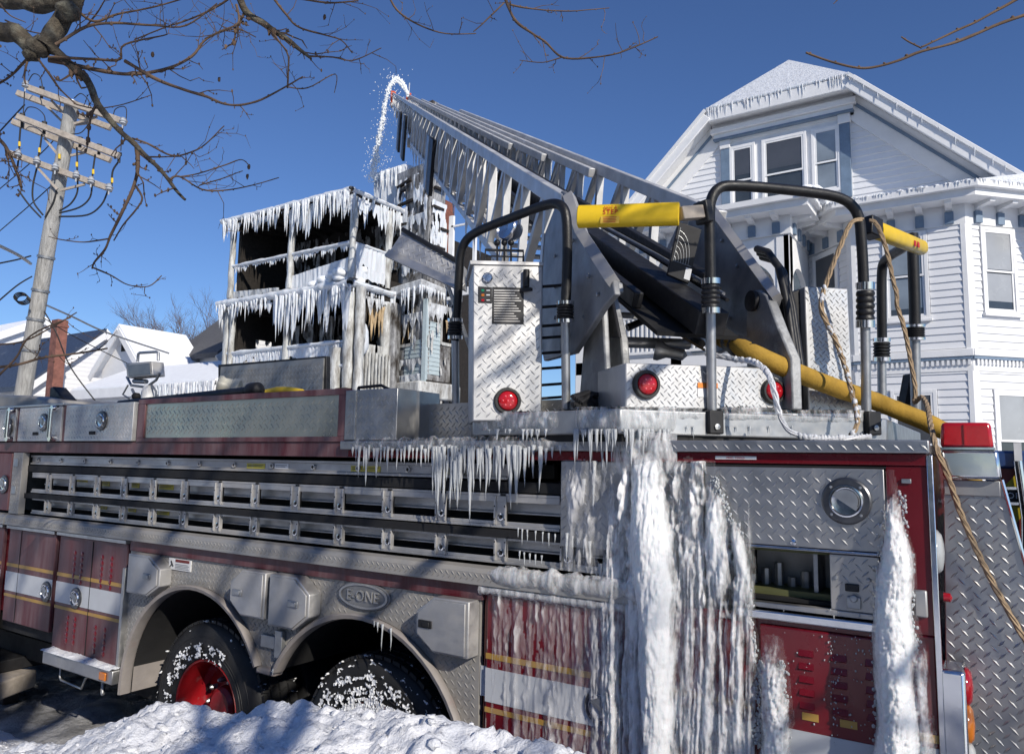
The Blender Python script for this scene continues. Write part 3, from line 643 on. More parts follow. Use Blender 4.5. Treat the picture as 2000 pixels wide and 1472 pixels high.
# --- tail
slab('rear_face', -.205, .5, -.20, 2.2, 2.905, 2.45, truck, 'red', 0)
slab('rear_edge', -.207, .9, -.188, 2.2, 2.895, .012, truck, 'chrome', .003)
tp = [(-.17, 2.118), (.003, 2.114), (.058, 1.824), (.15, 1.35), (.24, .9), (-.19, .9), (-.19, 1.5)]
tb = plate('tail_panel', tp, 3.10, .03, truck)
slab('tail_plate', -.17, 2.062, .0, 2.116, 3.09, .01, truck, 'dull')
mb = MB(); mb.tube([(.006, 3.095, 2.12), (.062, 3.095, 1.824), (.245, 3.095, .9)], .006, 6); mb.build('panel_edge', M['chrome'], tb)
mb = MB(); mb.prism([(-.195, 3.13, .5), (.004, 3.13, 2.1), (.24, 3.13, .9), (.24, 3.13, .5)], (0, 2.0, 0)); mb.build('tail_box', M['hollow'], truck)
mb = MB(); mb.prism([(-.168, 3.06, 2.12), (.006, 3.06, 2.12), (.0, 3.06, 2.222), (-.172, 3.06, 2.222)], (0, .3, 0)); q = mb.build('lamp_housing', M['chrome'], truck, bevel=.012)
mb = MB(); mb.prism([(-.172, 3.04, 2.228), (-.012, 3.04, 2.228), (-.018, 3.04, 2.316), (-.166, 3.04, 2.318)], (0, .28, 0)); q = mb.build('tail_light', M['lens_red'], truck, bevel=.012)
mb = MB(); mb.box(-.098, 3.036, 2.238, -.094, 3.04, 2.310); mb.build('lens_rib', M['lens_red'], q)
mb = MB(); mb.box(-.176, 3.035, 2.222, -.008, 3.33, 2.230); mb.build('lens_gasket', M['chrome'], q)
mb = MB(); mb.lathe((-.20, 2.99, 1.87), (1, 0, 0), [(.075, 0), (.075, .008), (.06, .022), (.03, .028), (0, .030)], 20); mb.build('rear_lamp', M['lens_clear'], truck, smooth=50)
mb = MB(); mb.lathe((-.20, 2.99, 1.72), (1, 0, 0), [(.02, 0), (.02, .02)], 12); q = mb.build('marker_lamp', M['blackmetal'], truck, smooth=50)
mb = MB(); mb.lathe((-.18, 2.99, 1.72), (1, 0, 0), [(.016, 0), (.015, .02), (0, .026)], 12); mb.build('marker_lens', M['lens_red'], q, smooth=50)
mb = MB(); mb.box(-.2, 2.905, .5, -.125, 3.06, 1.50); q = mb.build('lamp_column', M['chrome'], truck, bevel=.012)
for z, m in ((1.44, 'lens_red'), (1.32, 'lens_amber'), (1.20, 'lens_clear')):
    mb = MB(); mb.lathe((-.128, 2.98, z), (1, 0, 0), [(.062, 0), (.06, .008), (.045, .018), (0, .022)], 20); mb.build('rear_lamp', M[m], q, smooth=50)
# ================================================================ turntable on the rear deck
TR = V((.667, .745, 0)); TB = V((-.745, .667, 0))      # along its rear edge / away from the rear edge
BL = V((-1.30, 2.854, 0)); NB = -TB
def on(px, py, o, n): return PP(px, py, V((o.x, o.y, 2.4)), n)
poly = [(-2.62, 3.55), (-2.12, 2.90), (-1.70, 2.86), (-1.30, 2.80), (-.42, 3.78), (-.40, 5.25), (-.75, 5.95), (-2.2, 5.6), (-2.75, 4.4)]
mb = MB(); mb.prism([(a, b, 2.275) for a, b in poly], (0, 0, .105)); mb.build('turntable_deck', M['galv'], truck, bevel=.008)
mb = MB(); mb.lathe((-1.7, 4.3, 2.235), (0, 0, 1), [(.75, 0), (.75, .06)], 40); mb.build('turntable_ring', M['hollow'], truck)
mb = MB(); mb.prism([(lerp(a, -1.6, .015), lerp(b, 4.2, .015), 2.245) for a, b in poly], (0, 0, .03)); mb.build('deck_gap', M['hollow'], truck)
def face(name, pts, o, n, th, m, parent=truck, bevel=.003, treads=False, pitch=.046, holes=()):
    """slab with its front on the plane (o, n) and thickness th behind it"""
    q = [on(a, b, o, n) for a, b in pts]; mb = MB(); mb.prism(q, -n*th); p_ = mb.build(name, M[m], parent, bevel=bevel)
    if treads:
        ax = UP.cross(n).normalized(); o3 = V((o.x, o.y, 0)); p2 = [((w-o3).dot(ax), (w-o3).dot(UP)) for w in q]
        tread(p2, o3+n*.0003, ax, UP, pitch=pitch, parent=p_, m=m)
    return p_
def round_lamp(px, py, o, n, R, m='lens_red'):
    c = on(px, py, o, n)
    mb = MB(); mb.lathe(c, n, [(R, 0), (R, .012), (R*.93, .022), (R*.76, .022), (R*.72, .014), (0, .012)], 32); l = mb.build('signal_lamp', M['black'], truck, smooth=35)
    mb = MB(); mb.lathe(c+n*.012, n, [(R*.72, 0), (R*.66, .012), (R*.4, .017), (0, .018)], 28); d = mb.build('lamp_lens', M[m], l, smooth=60)
    mb = MB(); ax = UP.cross(n)
    for k in range(7):
        q = c+n*.028+((ax*math.cos(k*math.pi/3)+UP*math.sin(k*math.pi/3))*R*.36 if k < 6 else V((0, 0, 0)))
        mb.lathe(q, n, [(R*.075, 0), (R*.05, .004), (0, .005)], 8)
    mb.build('lamp_led', M['led'], d, smooth=60)
# control stand
pd = V((math.cos(rad(40)), math.sin(rad(40)), 0)); PN = V((math.sin(rad(40)), -math.cos(rad(40)), 0)); PO = V((-1.797, 3.007, 0))
ped = face('control_stand', [(924, 516), (1060, 519), (1058, 822), (923, 822)], PO, PN, .34, 'plate_frost', bevel=.006, treads=True)
def pf(name, pts, off, th, m, parent=ped, bevel=.002): return face(name, pts, PO+PN*off, PN, th, m, parent, bevel)
pf('stand_top', [(918, 508), (1062, 512), (1062, 519), (918, 516)], .008, .36, 'ladder_alu')
pf('status_panel', [(934, 559), (961, 561), (961, 592), (934, 591)], .004, .006, 'blackmetal')
for yy, m in ((567, 'deck_green'), (576, 'lens_amber'), (586, 'lens_red')):
    if m == 'deck_green': M[m] = mat('green_lens', (.02, .25, .12), .2)
    pf('status_light', [(940, yy-2.5), (946, yy-2.5), (946, yy+2.5), (940, yy+2.5)], .007, .004, m)
    pf('status_legend', [(950, yy-1), (957, yy-1), (957, yy+1), (950, yy+1)], .0055, .002, 'white_print', bevel=0)
lab = pf('load_chart', [(962, 560), (1023, 562), (1023, 633), (961, 632)], .004, .006, 'blackmetal')
for k in range(13):
    yy = 566+5*k
    pf('chart_line', [(965, yy), (1019-(k*13 % 17), yy+.5), (1019-(k*13 % 17), yy+2.2), (965, yy+1.7)], .0052, .002, 'ladder_alu', lab, 0)
c = on(952, 543, PO, PN); mb = MB(); mb.lathe(c, PN, [(.024, 0), (.024, .012), (.019, .016), (.018, .010), (0, .010)], 24); mb.build('gauge', M['chrome'], ped, smooth=40)
c = on(1028, 545, PO+PN*.02, PN); mb = MB(); mb.tube([c+V((0, 0, .045)), c-V((0, 0, .04))], .016, 8); mb.box(c.x-.03, c.y-.01, c.z-.06, c.x+.03, c.y+.01, c.z-.045); mb.build('switch_guard', M['blackmetal'], ped, smooth=50)
round_lamp(991, 783, PO, PN, .064); round_lamp(1261, 751, BL, NB, .062)
# levers and their guard
q = lambda a, b, off=-.14: on(a, b, PO+PN*off, PN)
mb = MB(); mb.tube([q(948, 522), q(948, 488), q(1022, 490), q(1022, 522)], .007, 6); mb.tube([q(948, 500), q(1022, 502)], .004, 6); mb.build('lever_guard', M['black'], ped, smooth=50)
for lx in (971, 985, 998):
    mb = MB(); mb.tube([q(lx, 520), q(lx, 480)], .005, 6); lv = mb.build('control_lever', M['blackmetal'], ped)
    mb = MB(); mb.blob(q(lx, 474), .016, (1, 1, 1), 0, 1, 12); mb.build('lever_knob', M['black'], lv, smooth=180)
c = q(995, 448, -.3); mb = MB(); mb.lathe(c, V((-.2, -.9, .15)), [(0, -.07), (.05, -.05), (.065, -.01), (.07, .02), (.062, .03), (.058, .022), (0, .015)], 28); mb.tube([c, c-V((0, 0, .1)), q(996, 500, -.3)], .012, 8); mb.build('spot_lamp', M['chrome'], truck, smooth=50)
# access steps beside the stand
for yy in (560, 600, 637, 660, 690, 720, 752, 778):
    mb = MB(); mb.tube([on(1056, yy, PO-PN*.25, PN), on(1098, yy-3, PO-PN*.25, PN)], .008, 6); mb.build('step_rung', M['blackmetal'], truck, smooth=50)
# rear lamp box and upright lockers
rb = face('lamp_box', [(1222, 708), (1532, 719), (1532, 800), (1222, 798)], BL, NB, .32, 'plate_frost', bevel=.006, treads=True, pitch=.034)
face('warning_label', [(1363, 747), (1402, 748), (1402, 758), (1363, 757)], BL+NB*.004, NB, .004, 'orange_print', rb, 0)
face('warning_text', [(1363, 758), (1402, 759), (1402, 776), (1363, 775)], BL+NB*.003, NB, .003, 'white_print', rb, 0)
lt = face('upright_locker', [(1572, 559), (1656, 563), (1668, 802), (1580, 802)], BL+TB*.16, NB, .25, 'plate_frost', bevel=.006, treads=True, pitch=.034)
face('black_housing', [(1527, 578), (1575, 561), (1582, 800), (1545, 800)], BL+TB*.20, NB, .2, 'blackmetal')
round_lamp(1508, 764, BL+TB*.0, NB, .058)
# handrails
def rail(path, ts, r_up, r_lo, collars, feet):
    n = len(path); pts = []
    L_ = [0]
    for a, b in zip(path[:-1], path[1:]): L_.append(L_[-1]+abs(b[0]-a[0])+.02*abs(b[1]-a[1]))
    for (a, b), l in zip(path, L_): pts.append(P(a, b, t=lerp(ts[0], ts[1], l/max(L_[-1], 1e-6))))
    # smooth the bends
    sm = []
    for i in range(len(pts)-1):
        p0, p1, p2, p3 = pts[max(i-1, 0)], pts[i], pts[i+1], pts[min(i+2, len(pts)-1)]
        for k in range(4):
            t = k/4; sm.append(.5*((2*p1)+(p2-p0)*t+(2*p0-5*p1+4*p2-p3)*t*t+(3*p1-p0-3*p2+p3)*t**3))
    sm.append(pts[-1])
    mb = MB(); mb.tube(sm, r_up, 12); h = mb.build('handrail', M['black'], truck, smooth=60)
    for (x, y0, y1, t, yb) in collars:
        mb = MB(); a, b = P(x, y0, t=t), P(x, y1, t=t)
        for c0, c1 in ((a, a.lerp(b, .16)), (a.lerp(b, .84), b)): mb = MB(); mb.tube([c0, c1], r_up*1.75, 16); mb.build('collar', M['chrome'], h, smooth=40)
        mb = MB(); ks = [a.lerp(b, .18+.64*k/14) for k in range(15)]; mb.tube(ks, [r_up*(1.72 if k % 3 else 1.5) for k in range(15)], 16); mb.build('rubber_sleeve', M['black'], h, smooth=40)
        mb = MB(); mb.tube([b, P(x+(.012*(yb-y1)), yb, t=t)], r_lo, 12); mb.build('stanchion', M['galv'], h, smooth=60)
    for (x, y0, y1, t) in feet:
        c = P(x, (y0+y1)/2, t=t); hh = abs(P(x, y0, t=t).z-P(x, y1, t=t).z)
        mb = MB(); mb.obox(c-TR*.035-V((0, 0, hh/2))-NB*.0, TR*.07, NB*.05, V((0, 0, hh))); ft = mb.build('foot_bracket', M['blackmetal'], h, bevel=.006)
        mb = MB(); mb.lathe(c+NB*.05-V((0, 0, hh*.2)), NB, [(.013, 0), (.013, .008), (0, .01)], 8); mb.build('bolt', M['galv'], ft)
    return h
rail([(889, 665), (893, 600), (897, 530), (900, 495), (912, 468), (940, 449), (1000, 425), (1055, 404), (1083, 398), (1099, 405), (1106, 425), (1108, 470), (1107, 540), (1105, 592)],
     (4.0, 3.41), .0235, .0205, [(889, 622, 662, 4.0, 818), (1104, 588, 630, 3.41, 805)], [(1102, 800, 850, 3.41)])
rail([(1388, 560), (1387, 500), (1386, 420), (1390, 388), (1403, 369), (1428, 363), (1500, 367), (1600, 378), (1643, 388), (1666, 404), (1678, 428), (1682, 465), (1685, 510), (1687, 560)],
     (3.195, 3.39), .0235, .0215, [(1388, 544, 612, 3.195, 812), (1690, 552, 640, 3.39, 812)], [(1388, 802, 848, 3.19), (1694, 804, 850, 3.39)])
rail([(1723, 665), (1722, 600), (1722, 545), (1725, 516), (1738, 500), (1762, 485), (1778, 470), (1783, 462)], (5.3, 4.7), .033, .03, [(1722, 660, 705, 5.3, 790)], [])
rail([(1782, 456), (1784, 520), (1786, 580), (1787, 640)], (4.6, 4.6), .033, .03, [(1787, 634, 664, 4.6, 800)], [])
mb = MB(); mb.prism([P(a, b, t=4.65) for a, b in ((1778, 730), (1786, 740), (1790, 800), (1765, 800))], TB*.06); mb.build('rail_gusset', M['blackmetal'], truck)
# padded safety bars
def safety_bar(p0, p1, hgt, th, up):
    d = (p1-p0); s = d.normalized().cross(up).normalized(); u2 = s.cross(d.normalized())
    mb = MB(); n = 14; sec = []
    for k in range(n):
        a = 2*math.pi*k/n; ca, sa = math.cos(a), math.sin(a)
        sec.append((th/2*math.copysign(abs(ca)**.85, ca), hgt/2*math.copysign(abs(sa)**.85, sa)))
    st_ = [(0, .90), (.008, 1), (.992, 1), (1, .90)]
    vs_ = [p0+d*t+s*a*k+u2*b*k for t, k in st_ for a, b in sec]
    mb.add(vs_, [(i*n+k, i*n+(k+1) % n, (i+1)*n+(k+1) % n, (i+1)*n+k) for i in range(3) for k in range(n)]+[tuple(range(n-1, -1, -1)), tuple(3*n+k for k in range(n))])
    return mb.build('safety_bar', M['yellow'], truck, smooth=40), s, u2
pa, pb_ = P(1327, 418, t=3.10), P(1129, 423.5, t=3.22)
sb, s_, u_ = safety_bar(pa, pb_, .098, .075, UP)
mb = MB(); k0 = P(1368, 415, t=3.16); mb.bar(pa, k0, .05, .055); mb.build('bar_hinge', M['arm_wood'], sb, bevel=.004)
mb = MB(); mb.bar(k0, P(1380, 415, t=3.18), .075, .095); mb.build('hinge_plate', M['black'], sb, bevel=.006)
dirb = (pa-pb_).normalized(); nrm = dirb.cross(u_).normalized()
if nrm.dot(CAM-pa) < 0: nrm = -nrm
tx = P(1195, 415, t=3.185)
mid = pb_+dirb*((tx-pb_).dot(dirb))+nrm*.0385
text('NOT A', .018, mid+u_*.024, dirb, u_, .0006).build('lettering', M['red_print'], sb)
text('STEP', .029, mid+u_*.004, dirb, u_, .0006, 1.1).build('lettering', M['red_print'], sb)
mb = MB()
for k in range(4): mb.bar(mid-dirb*.028-u_*(.018+.007*k), mid+dirb*(.028-.004*(k % 2))-u_*(.018+.007*k), .0012, .0022, up=u_)
mb.build('small_print', M['red_print'], sb)
mb = MB(); mb.bar(mid-dirb*.04-u_*.03-nrm*.001, mid+dirb*.04-u_*.03-nrm*.001, .0015, .03, up=u_); mb.build('print_patch', mat('tan_patch', (.62, .40, .05), .6), sb)
pa, pb_ = P(1712, 450, t=3.46), P(1800, 484, t=4.25)
sb2, s2, u2 = safety_bar(pa, pb_, .085, .07, UP)
mb = MB(); mb.bar(P(1690, 440, t=3.42), P(1712, 450, t=3.46), .07, .09); mb.build('hinge_plate', M['black'], sb2, bevel=.006)
mb = MB(); dd = (pb_-pa); w_ = dd.normalized().cross(UP).normalized(); w_ = w_ if w_.dot(CAM-pa) > 0 else -w_
for k in (.62, .7): mb.bar(pa+dd*k+w_*.0365-UP*.012, pa+dd*(k+.05)+w_*.0365-UP*.012, .001, .03)
mb.build('lettering', M['red_print'], sb2)
# black hoses heaped at the foot of the ladder
for k in range(9):
    a, b = on(1118+4*k % 20, 775+3*k, BL+TB*.25, NB), on(1225, 772+3*(k*5 % 9), BL+TB*.3, NB); m_ = a.lerp(b, .5)+V((0, 0, .03*math.sin(k*2)))+TB*.05
    mb = MB(); mb.tube([a, a.lerp(m_, .6)+V((0, 0, .02)), m_, b.lerp(m_, .5), b], .012, 8); mb.build('hydraulic_hose', M['blackmetal'], truck, smooth=70)
mb = MB(); mb.tube([on(1215, 668, BL+TB*.5, NB), on(1345, 672, BL+TB*.5, NB)], .028, 12); mb.build('cross_tube', M['ladder_alu'], truck, smooth=60)
mb = MB(); mb.lathe(on(1335, 693, BL+TB*.4, NB), (-.9, -.35, .2), [(.0, -.02), (.028, 0), (.03, .08), (.052, .12), (.052, .14), (.02, .135)], 18); mb.build('air_horn', M['ladder_alu'], truck, smooth=45)
mb = MB(); mb.tube([on(1225, 640, BL+TB*.9, NB), on(1260, 625, BL+TB*.9, NB), on(1320, 640, BL+TB*.7, NB), on(1370, 672, BL+TB*.4, NB)], .022, 8); mb.build('hydraulic_hose', M['blackmetal'], truck, smooth=70)

# ================================================================ aerial ladder
LU = ray(690, 133).normalized(); LR = LU.cross(UP).normalized(); LV = LR.cross(LU)
LO = V((-1.825, 3.282, 3.545)); LW = .9; LOR = LO+LR*LW; LC = LO+LR*LW/2
def LP(t, s, h): return LC+LU*t+LR*s+LV*h
lad = None
secs = [(0.0, 11.0, .45, .0, -.70), (2.2, 14.5, .375, -.035, -.62), (3.6, 18.0, .31, -.07, -.56), (5.0, 22.5, .25, -.10, -.50)]
sections = []
for i, (t0, t1, hw, ht, hb) in enumerate(secs):
    mb = MB()
    for s in (-hw, hw):
        mb.bar(LP(t0, s, ht-.045), LP(t1, s, ht-.045), .055, .09 if i == 0 else .075, up=LV)
        mb.bar(LP(t0-.4 if i else .6, s, hb), LP(t1, s, hb), .045, .06, up=LV)
    sc = mb.build('aerial_ladder_section', M['aerial'], truck, bevel=.006); sections.append(sc)
    bay = .62 if i == 0 else .58; n = int((t1-t0)/bay)
    proto = {}
    for s in (-hw, hw):
        for k in range(n):
            ta = t0+.15+bay*k
            for kind, (a, b) in (('up', (LP(ta, s, hb), LP(ta+bay*.30, s, ht-.08))), ('down', (LP(ta+bay*.42, s, ht-.08), LP(ta+bay*.95, s, hb)))):
                if kind not in proto:
                    mb = MB(); mb.bar(a, b, .042 if i else .05, .05, up=LU); o = mb.build('strut', M['aerial'], sc); proto[kind] = (o, WPOS[o.name]-a)
                else: shared(proto[kind][0], 'strut', a+proto[kind][1], sc)
    pr = None
    for k in range(int((t1-t0)/.36)):
        a = LP(t0+.2+.36*k, -hw, hb+.01)
        if pr is None:
            mb = MB(); mb.tube([a, a+LR*hw*2], .02, 6); pr = mb.build('rung', M['aerial'], sc, smooth=50); off = WPOS[pr.name]-a
        else: shared(pr, 'rung', a+off, sc)
    if i:   # dark end frames that hang below the near side of each inner section
        te, ha, hb_ = ((13.6, -.30, -1.15), (11.9, -.28, -1.15), (6.25, -.26, -.98))[i-1]
        for o_, w_, m_ in ((0, .42, 'blackmetal'), (.55, .30, 'galv')): mb = MB(); mb.obox(LP(te+o_, -.52, ha), LU*w_, LV*(hb_-ha), LR*.05); mb.build('end_frame', M[m_], sc, bevel=.004)
    mb = MB(); mb.lathe(LP(t1-.12, -hw-.06, hb), LR, [(.09, 0), (.09, .05)], 16); mb.build('sheave', M['arm_wood'], sc)
for s in (-.25, .25):
    mb = MB(); mb.bar(LP(22.5, s, -.06), LP(22.5, s, -.52), .16, .06, up=LU); mb.build('tip_marker', mat('tip_orange', (.75, .12, .04), .4), sections[3], bevel=.006)
mb = MB(); mb.tube([LP(22.5, .25, -.1), LP(22.5, .25, .25)], .02, 6); mb.build('tip_post', M['hoar'], sections[3])
mb = MB(); c = LP(22.7, -.15, -.35); mb.blob(c, .16, (1, 1, 1), .4, 5, 8); mb.tube([c, c+LU*.45+V((0, 0, .15))], [.08, .05], 8); mb.build('tip_nozzle', M['galv'], sections[3], smooth=60)
mb = MB(); mb.bar(LP(10.9, .45, -.03), LP(2.2, .45, -.03), .02, .02); mb.build('cable_guide', M['galv'], sections[0])
for i_, (t0, t1, hw, ht, hb) in enumerate(secs):
    mb = MB(); r_ = random.Random(80+i_)
    for _ in range(60): t_ = r_.uniform(t0+1.2, t1); q_ = LP(t_, r_.choice((-hw, -hw, hw)), r_.choice((hb, hb, ht-.09))); mb.icicle(q_, r_.uniform(.05, .30)*(1+.03*t_), .010+.0008*t_, 5)
    mb.build('icicles', M['ice'], sections[i_], smooth=180, kind='stuff')
# heel plates, pivot lugs
def side(name, pts, lat, th, m, bevel=.006):
    o = LC+LR*lat; q = [PP(a, b, o, LR) for a, b in pts]; mb = MB(); mb.prism(q, LR*th); return mb.build(name, M[m], sections[0], bevel=bevel)
side('heel_plate', [(1096, 372), (1112, 384), (1136, 455), (1196, 548), (1200, 575), (1178, 600), (1120, 690), (1062, 705), (1040, 590), (1062, 460)], -.47, .03, 'plate_alu')
mb = MB(); q = [PP(a, b, LC-LR*.47, LR) for a, b in ((1112, 384), (1136, 455), (1196, 548))]; mb.tube(q, .035, 4); mb.build('plate_flange', M['ladder_alu'], sections[0])
side('heel_plate', [(1362, 392), (1378, 398), (1402, 424), (1518, 578), (1512, 600), (1470, 655), (1400, 690), (1330, 640), (1300, 560), (1330, 470)], .42, .03, 'plate_alu')
mb = MB(); q = [PP(a, b, LC+LR*.40, LR) for a, b in ((1380, 396), (1402, 424), (1518, 582))]; mb.tube(q, .03, 4); mb.build('plate_flange', M['ladder_alu'], sections[0])
def lug(name, pts, lat, th, m, bevel=.008):
    o = LC+LR*lat; q = [PP(a, b, o, LR) for a, b in pts]; mb = MB(); mb.prism(q, LR*th); return mb.build(name, M[m], truck, bevel=bevel)
lug('pivot_bracket', [(1143, 560), (1152, 545), (1162, 543), (1172, 552), (1176, 600), (1182, 720), (1180, 790), (1130, 790), (1142, 640)], -.40, .03, 'grey_casting')
lug('pivot_bracket', [(1180, 555), (1190, 545), (1202, 552), (1204, 570), (1192, 580), (1212, 662), (1222, 790), (1186, 790), (1182, 640)], -.30, .04, 'grey_casting')
lug('pivot_ram', [(1170, 560), (1192, 580), (1208, 660), (1186, 660)], -.34, .02, 'blackmetal')
rl = lug('pivot_bracket', [(1458, 600), (1463, 578), (1472, 567), (1484, 566), (1496, 576), (1520, 640), (1545, 700), (1548, 800), (1462, 800), (1456, 680)], .36, .05, 'grey_casting')
c = PP(1472, 588, LC+LR*.355, LR); mb = MB(); mb.lathe(c, -LR, [(.05, 0), (.05, .02), (0, .022)], 20); mb.build('pivot_pin', M['blackmetal'], rl, smooth=40)
for k in range(3):
    a = [(1478, 486+8*k), (1500, 492+8*k), (1520, 520+6*k), (1530, 560+4*k), (1538, 600), (1545, 650), (1555, 720)]
    mb = MB(); mb.tube([PP(x+5*k, y, LC+LR*(.47+.03*k), LR) for x, y in a], .018, 8); mb.build('hydraulic_hose', M['blackmetal'], truck, smooth=70)
for lat, pts_ in ((-.475, ((1085, 500), (1085, 560), (1085, 620), (1120, 470), (1150, 540), (1110, 655), (1140, 620), (1168, 575))), (.415, ((1375, 430), (1410, 470), (1440, 520), (1400, 560), (1425, 620), (1470, 630)))):
    for a_, b_ in pts_:
        c_ = PP(a_, b_, LC+LR*lat, LR); mb = MB(); mb.lathe(c_, LR if (CAM-c_).dot(LR) > 0 else -LR, [(.011, 0), (.011, .007), (.006, .010), (0, .010)], 6); mb.build('bolt', M['galv'], sections[0])
for k_ in range(3):
    mb = MB(); mb.tube([LP(-.9+.1*k_, .09+.03*k_, -.27), LP(0, .10+.03*k_, -.28), LP(1, .09+.03*k_, -.30), LP(6, .09+.03*k_, -.30)], .010, 6); mb.build('hydraulic_line', M['galv' if k_ == 1 else 'black'], sections[0], smooth=60)
# bed between the side plates, its underside shadow put into the black colour
BED0 = -.98
for s0, h0, w_, hgt in ((.0, -.36, .14, .11), (-.17, -.40, .05, .08), (.17, -.28, .05, .08)):
    mb = MB(); mb.bar(LP(BED0+(0 if w_ > .1 else .45), s0, h0), LP(9, s0, h0), w_, hgt, up=LV); mb.build('ladder_bed_rail', M['blackmetal'], sections[0], bevel=.006)
mb = MB(); mb.obox(LP(BED0+.1, -.20, -.46), LR*.4, LU*9, LV*.02); mb.build('ladder_bed', M['hollow'], sections[0])
pl_ = [P(a, b, t=3.62) for a, b in ((1326, 432), (1371, 448), (1345, 554), (1303, 536))]
mb = MB(); nn = (pl_[1]-pl_[0]).cross(pl_[3]-pl_[0]).normalized(); nn = nn if nn.dot(CF) > 0 else -nn
mb.prism(pl_, nn*.03); cp = mb.build('placard', M['blackmetal'], sections[0], bevel=.004)
def on_pl(u, v, off=-.002): return pl_[0]+(pl_[1]-pl_[0])*u+(pl_[3]-pl_[0])*v+nn*off
mb = MB(); mb.prism([on_pl(u, v) for u, v in ((.70, .76), (.95, .76), (.95, .97), (.70, .97))], nn*.003); mb.build('placard_label', M['white_print'], cp)
mb = MB()
for k in range(6):
    r_ = .1+.12*k
    pts = [on_pl(.12+r_*math.cos(a)*.9, .72-r_*math.sin(a)*.8) for a in [rad(90*j/9) for j in range(10)] if r_*math.cos(a)*.9 < .82 and r_*math.sin(a)*.8 < .68]
    if len(pts) > 2: mb.tube(pts, .0009, 4)
mb.tube([on_pl(.12, .1), on_pl(.12, .72), on_pl(.9, .72)], .0012, 4); mb.build('placard_chart', M['galv'], cp)

# ================================================================ ground ladders in the side rack
def rail_sticker(x0, z0, x1, z1, y, parent, m='yellow_label'):
    if m not in M: M[m] = mat('yellow_label', (.50, .43, .06), .5, 0, .1, 20, dirt=(.45, .44, .38), dirt_amt=.35, dscale=12)
    mb = MB(); mb.box(x0, y-.002, z0, x1, y, z1); s = mb.build('sticker', M[m], parent)
    mb = MB(); [mb.box(x0+.01, y-.0028, z1-.008-.009*k, x1-.012-.015*(k % 2), y-.002, z1-.011-.009*k) for k in range(max(1, int((z1-z0-.008)/.009)))]; mb.build('sticker_lines', M['blackmetal'], s)
X0A, XR = -6.60, -1.95
la = thing('roof_ladder', (-4.3, 3.1, 2.06), 'slim aluminium roof ladder stored on edge at the top of the side rack', 'ladder', 'ladders stored in the side rack')
mb = MB(); mb.box(X0A, 2.955, 2.068, XR, 2.99, 2.082); mb.box(X0A, 2.955, 2.128, XR, 2.99, 2.142); mb.box(X0A, 2.968, 2.082, XR, 2.975, 2.128); mb.build('beam', M['ladder_alu'], la, bevel=.002)
mb = MB(); mb.box(X0A, 3.4, 2.068, XR, 3.435, 2.142); mb.build('beam', M['ladder_alu'], la)
proto = None
for k in range(13):
    x = -6.49+.356*k
    if x > XR: break
    if proto is None:
        mb = MB(); mb.tube([(x, 2.962, 2.105), (x, 3.42, 2.105)], .016, 10); mb.lathe((x, 2.962, 2.105), (0, -1, 0), [(.017, 0), (.017, .006), (.009, .006), (.009, -.001), (0, -.001)], 12); proto = mb.build('rung', M['ladder_alu'], la, smooth=40); off = WPOS[proto.name].x-x
        mb = MB(); mb.lathe((x, 2.9655, 2.105), (0, -1, 0), [(.010, 0), (.010, .002), (0, .002)], 10); mb.build('rung_hole', M['hollow'], proto)
    else:
        c = shared(proto, 'rung', WPOS[proto.name]+V((.356*k, 0, 0)), la)
for xx, ww in ((-3.88, .17), (-2.99, .22), (-2.35, .14)): rail_sticker(xx, 2.087, xx+ww, 2.118, 2.967, la)
rail_sticker(-3.62, 2.09, -3.5, 2.12, 2.967, la, 'white_print')
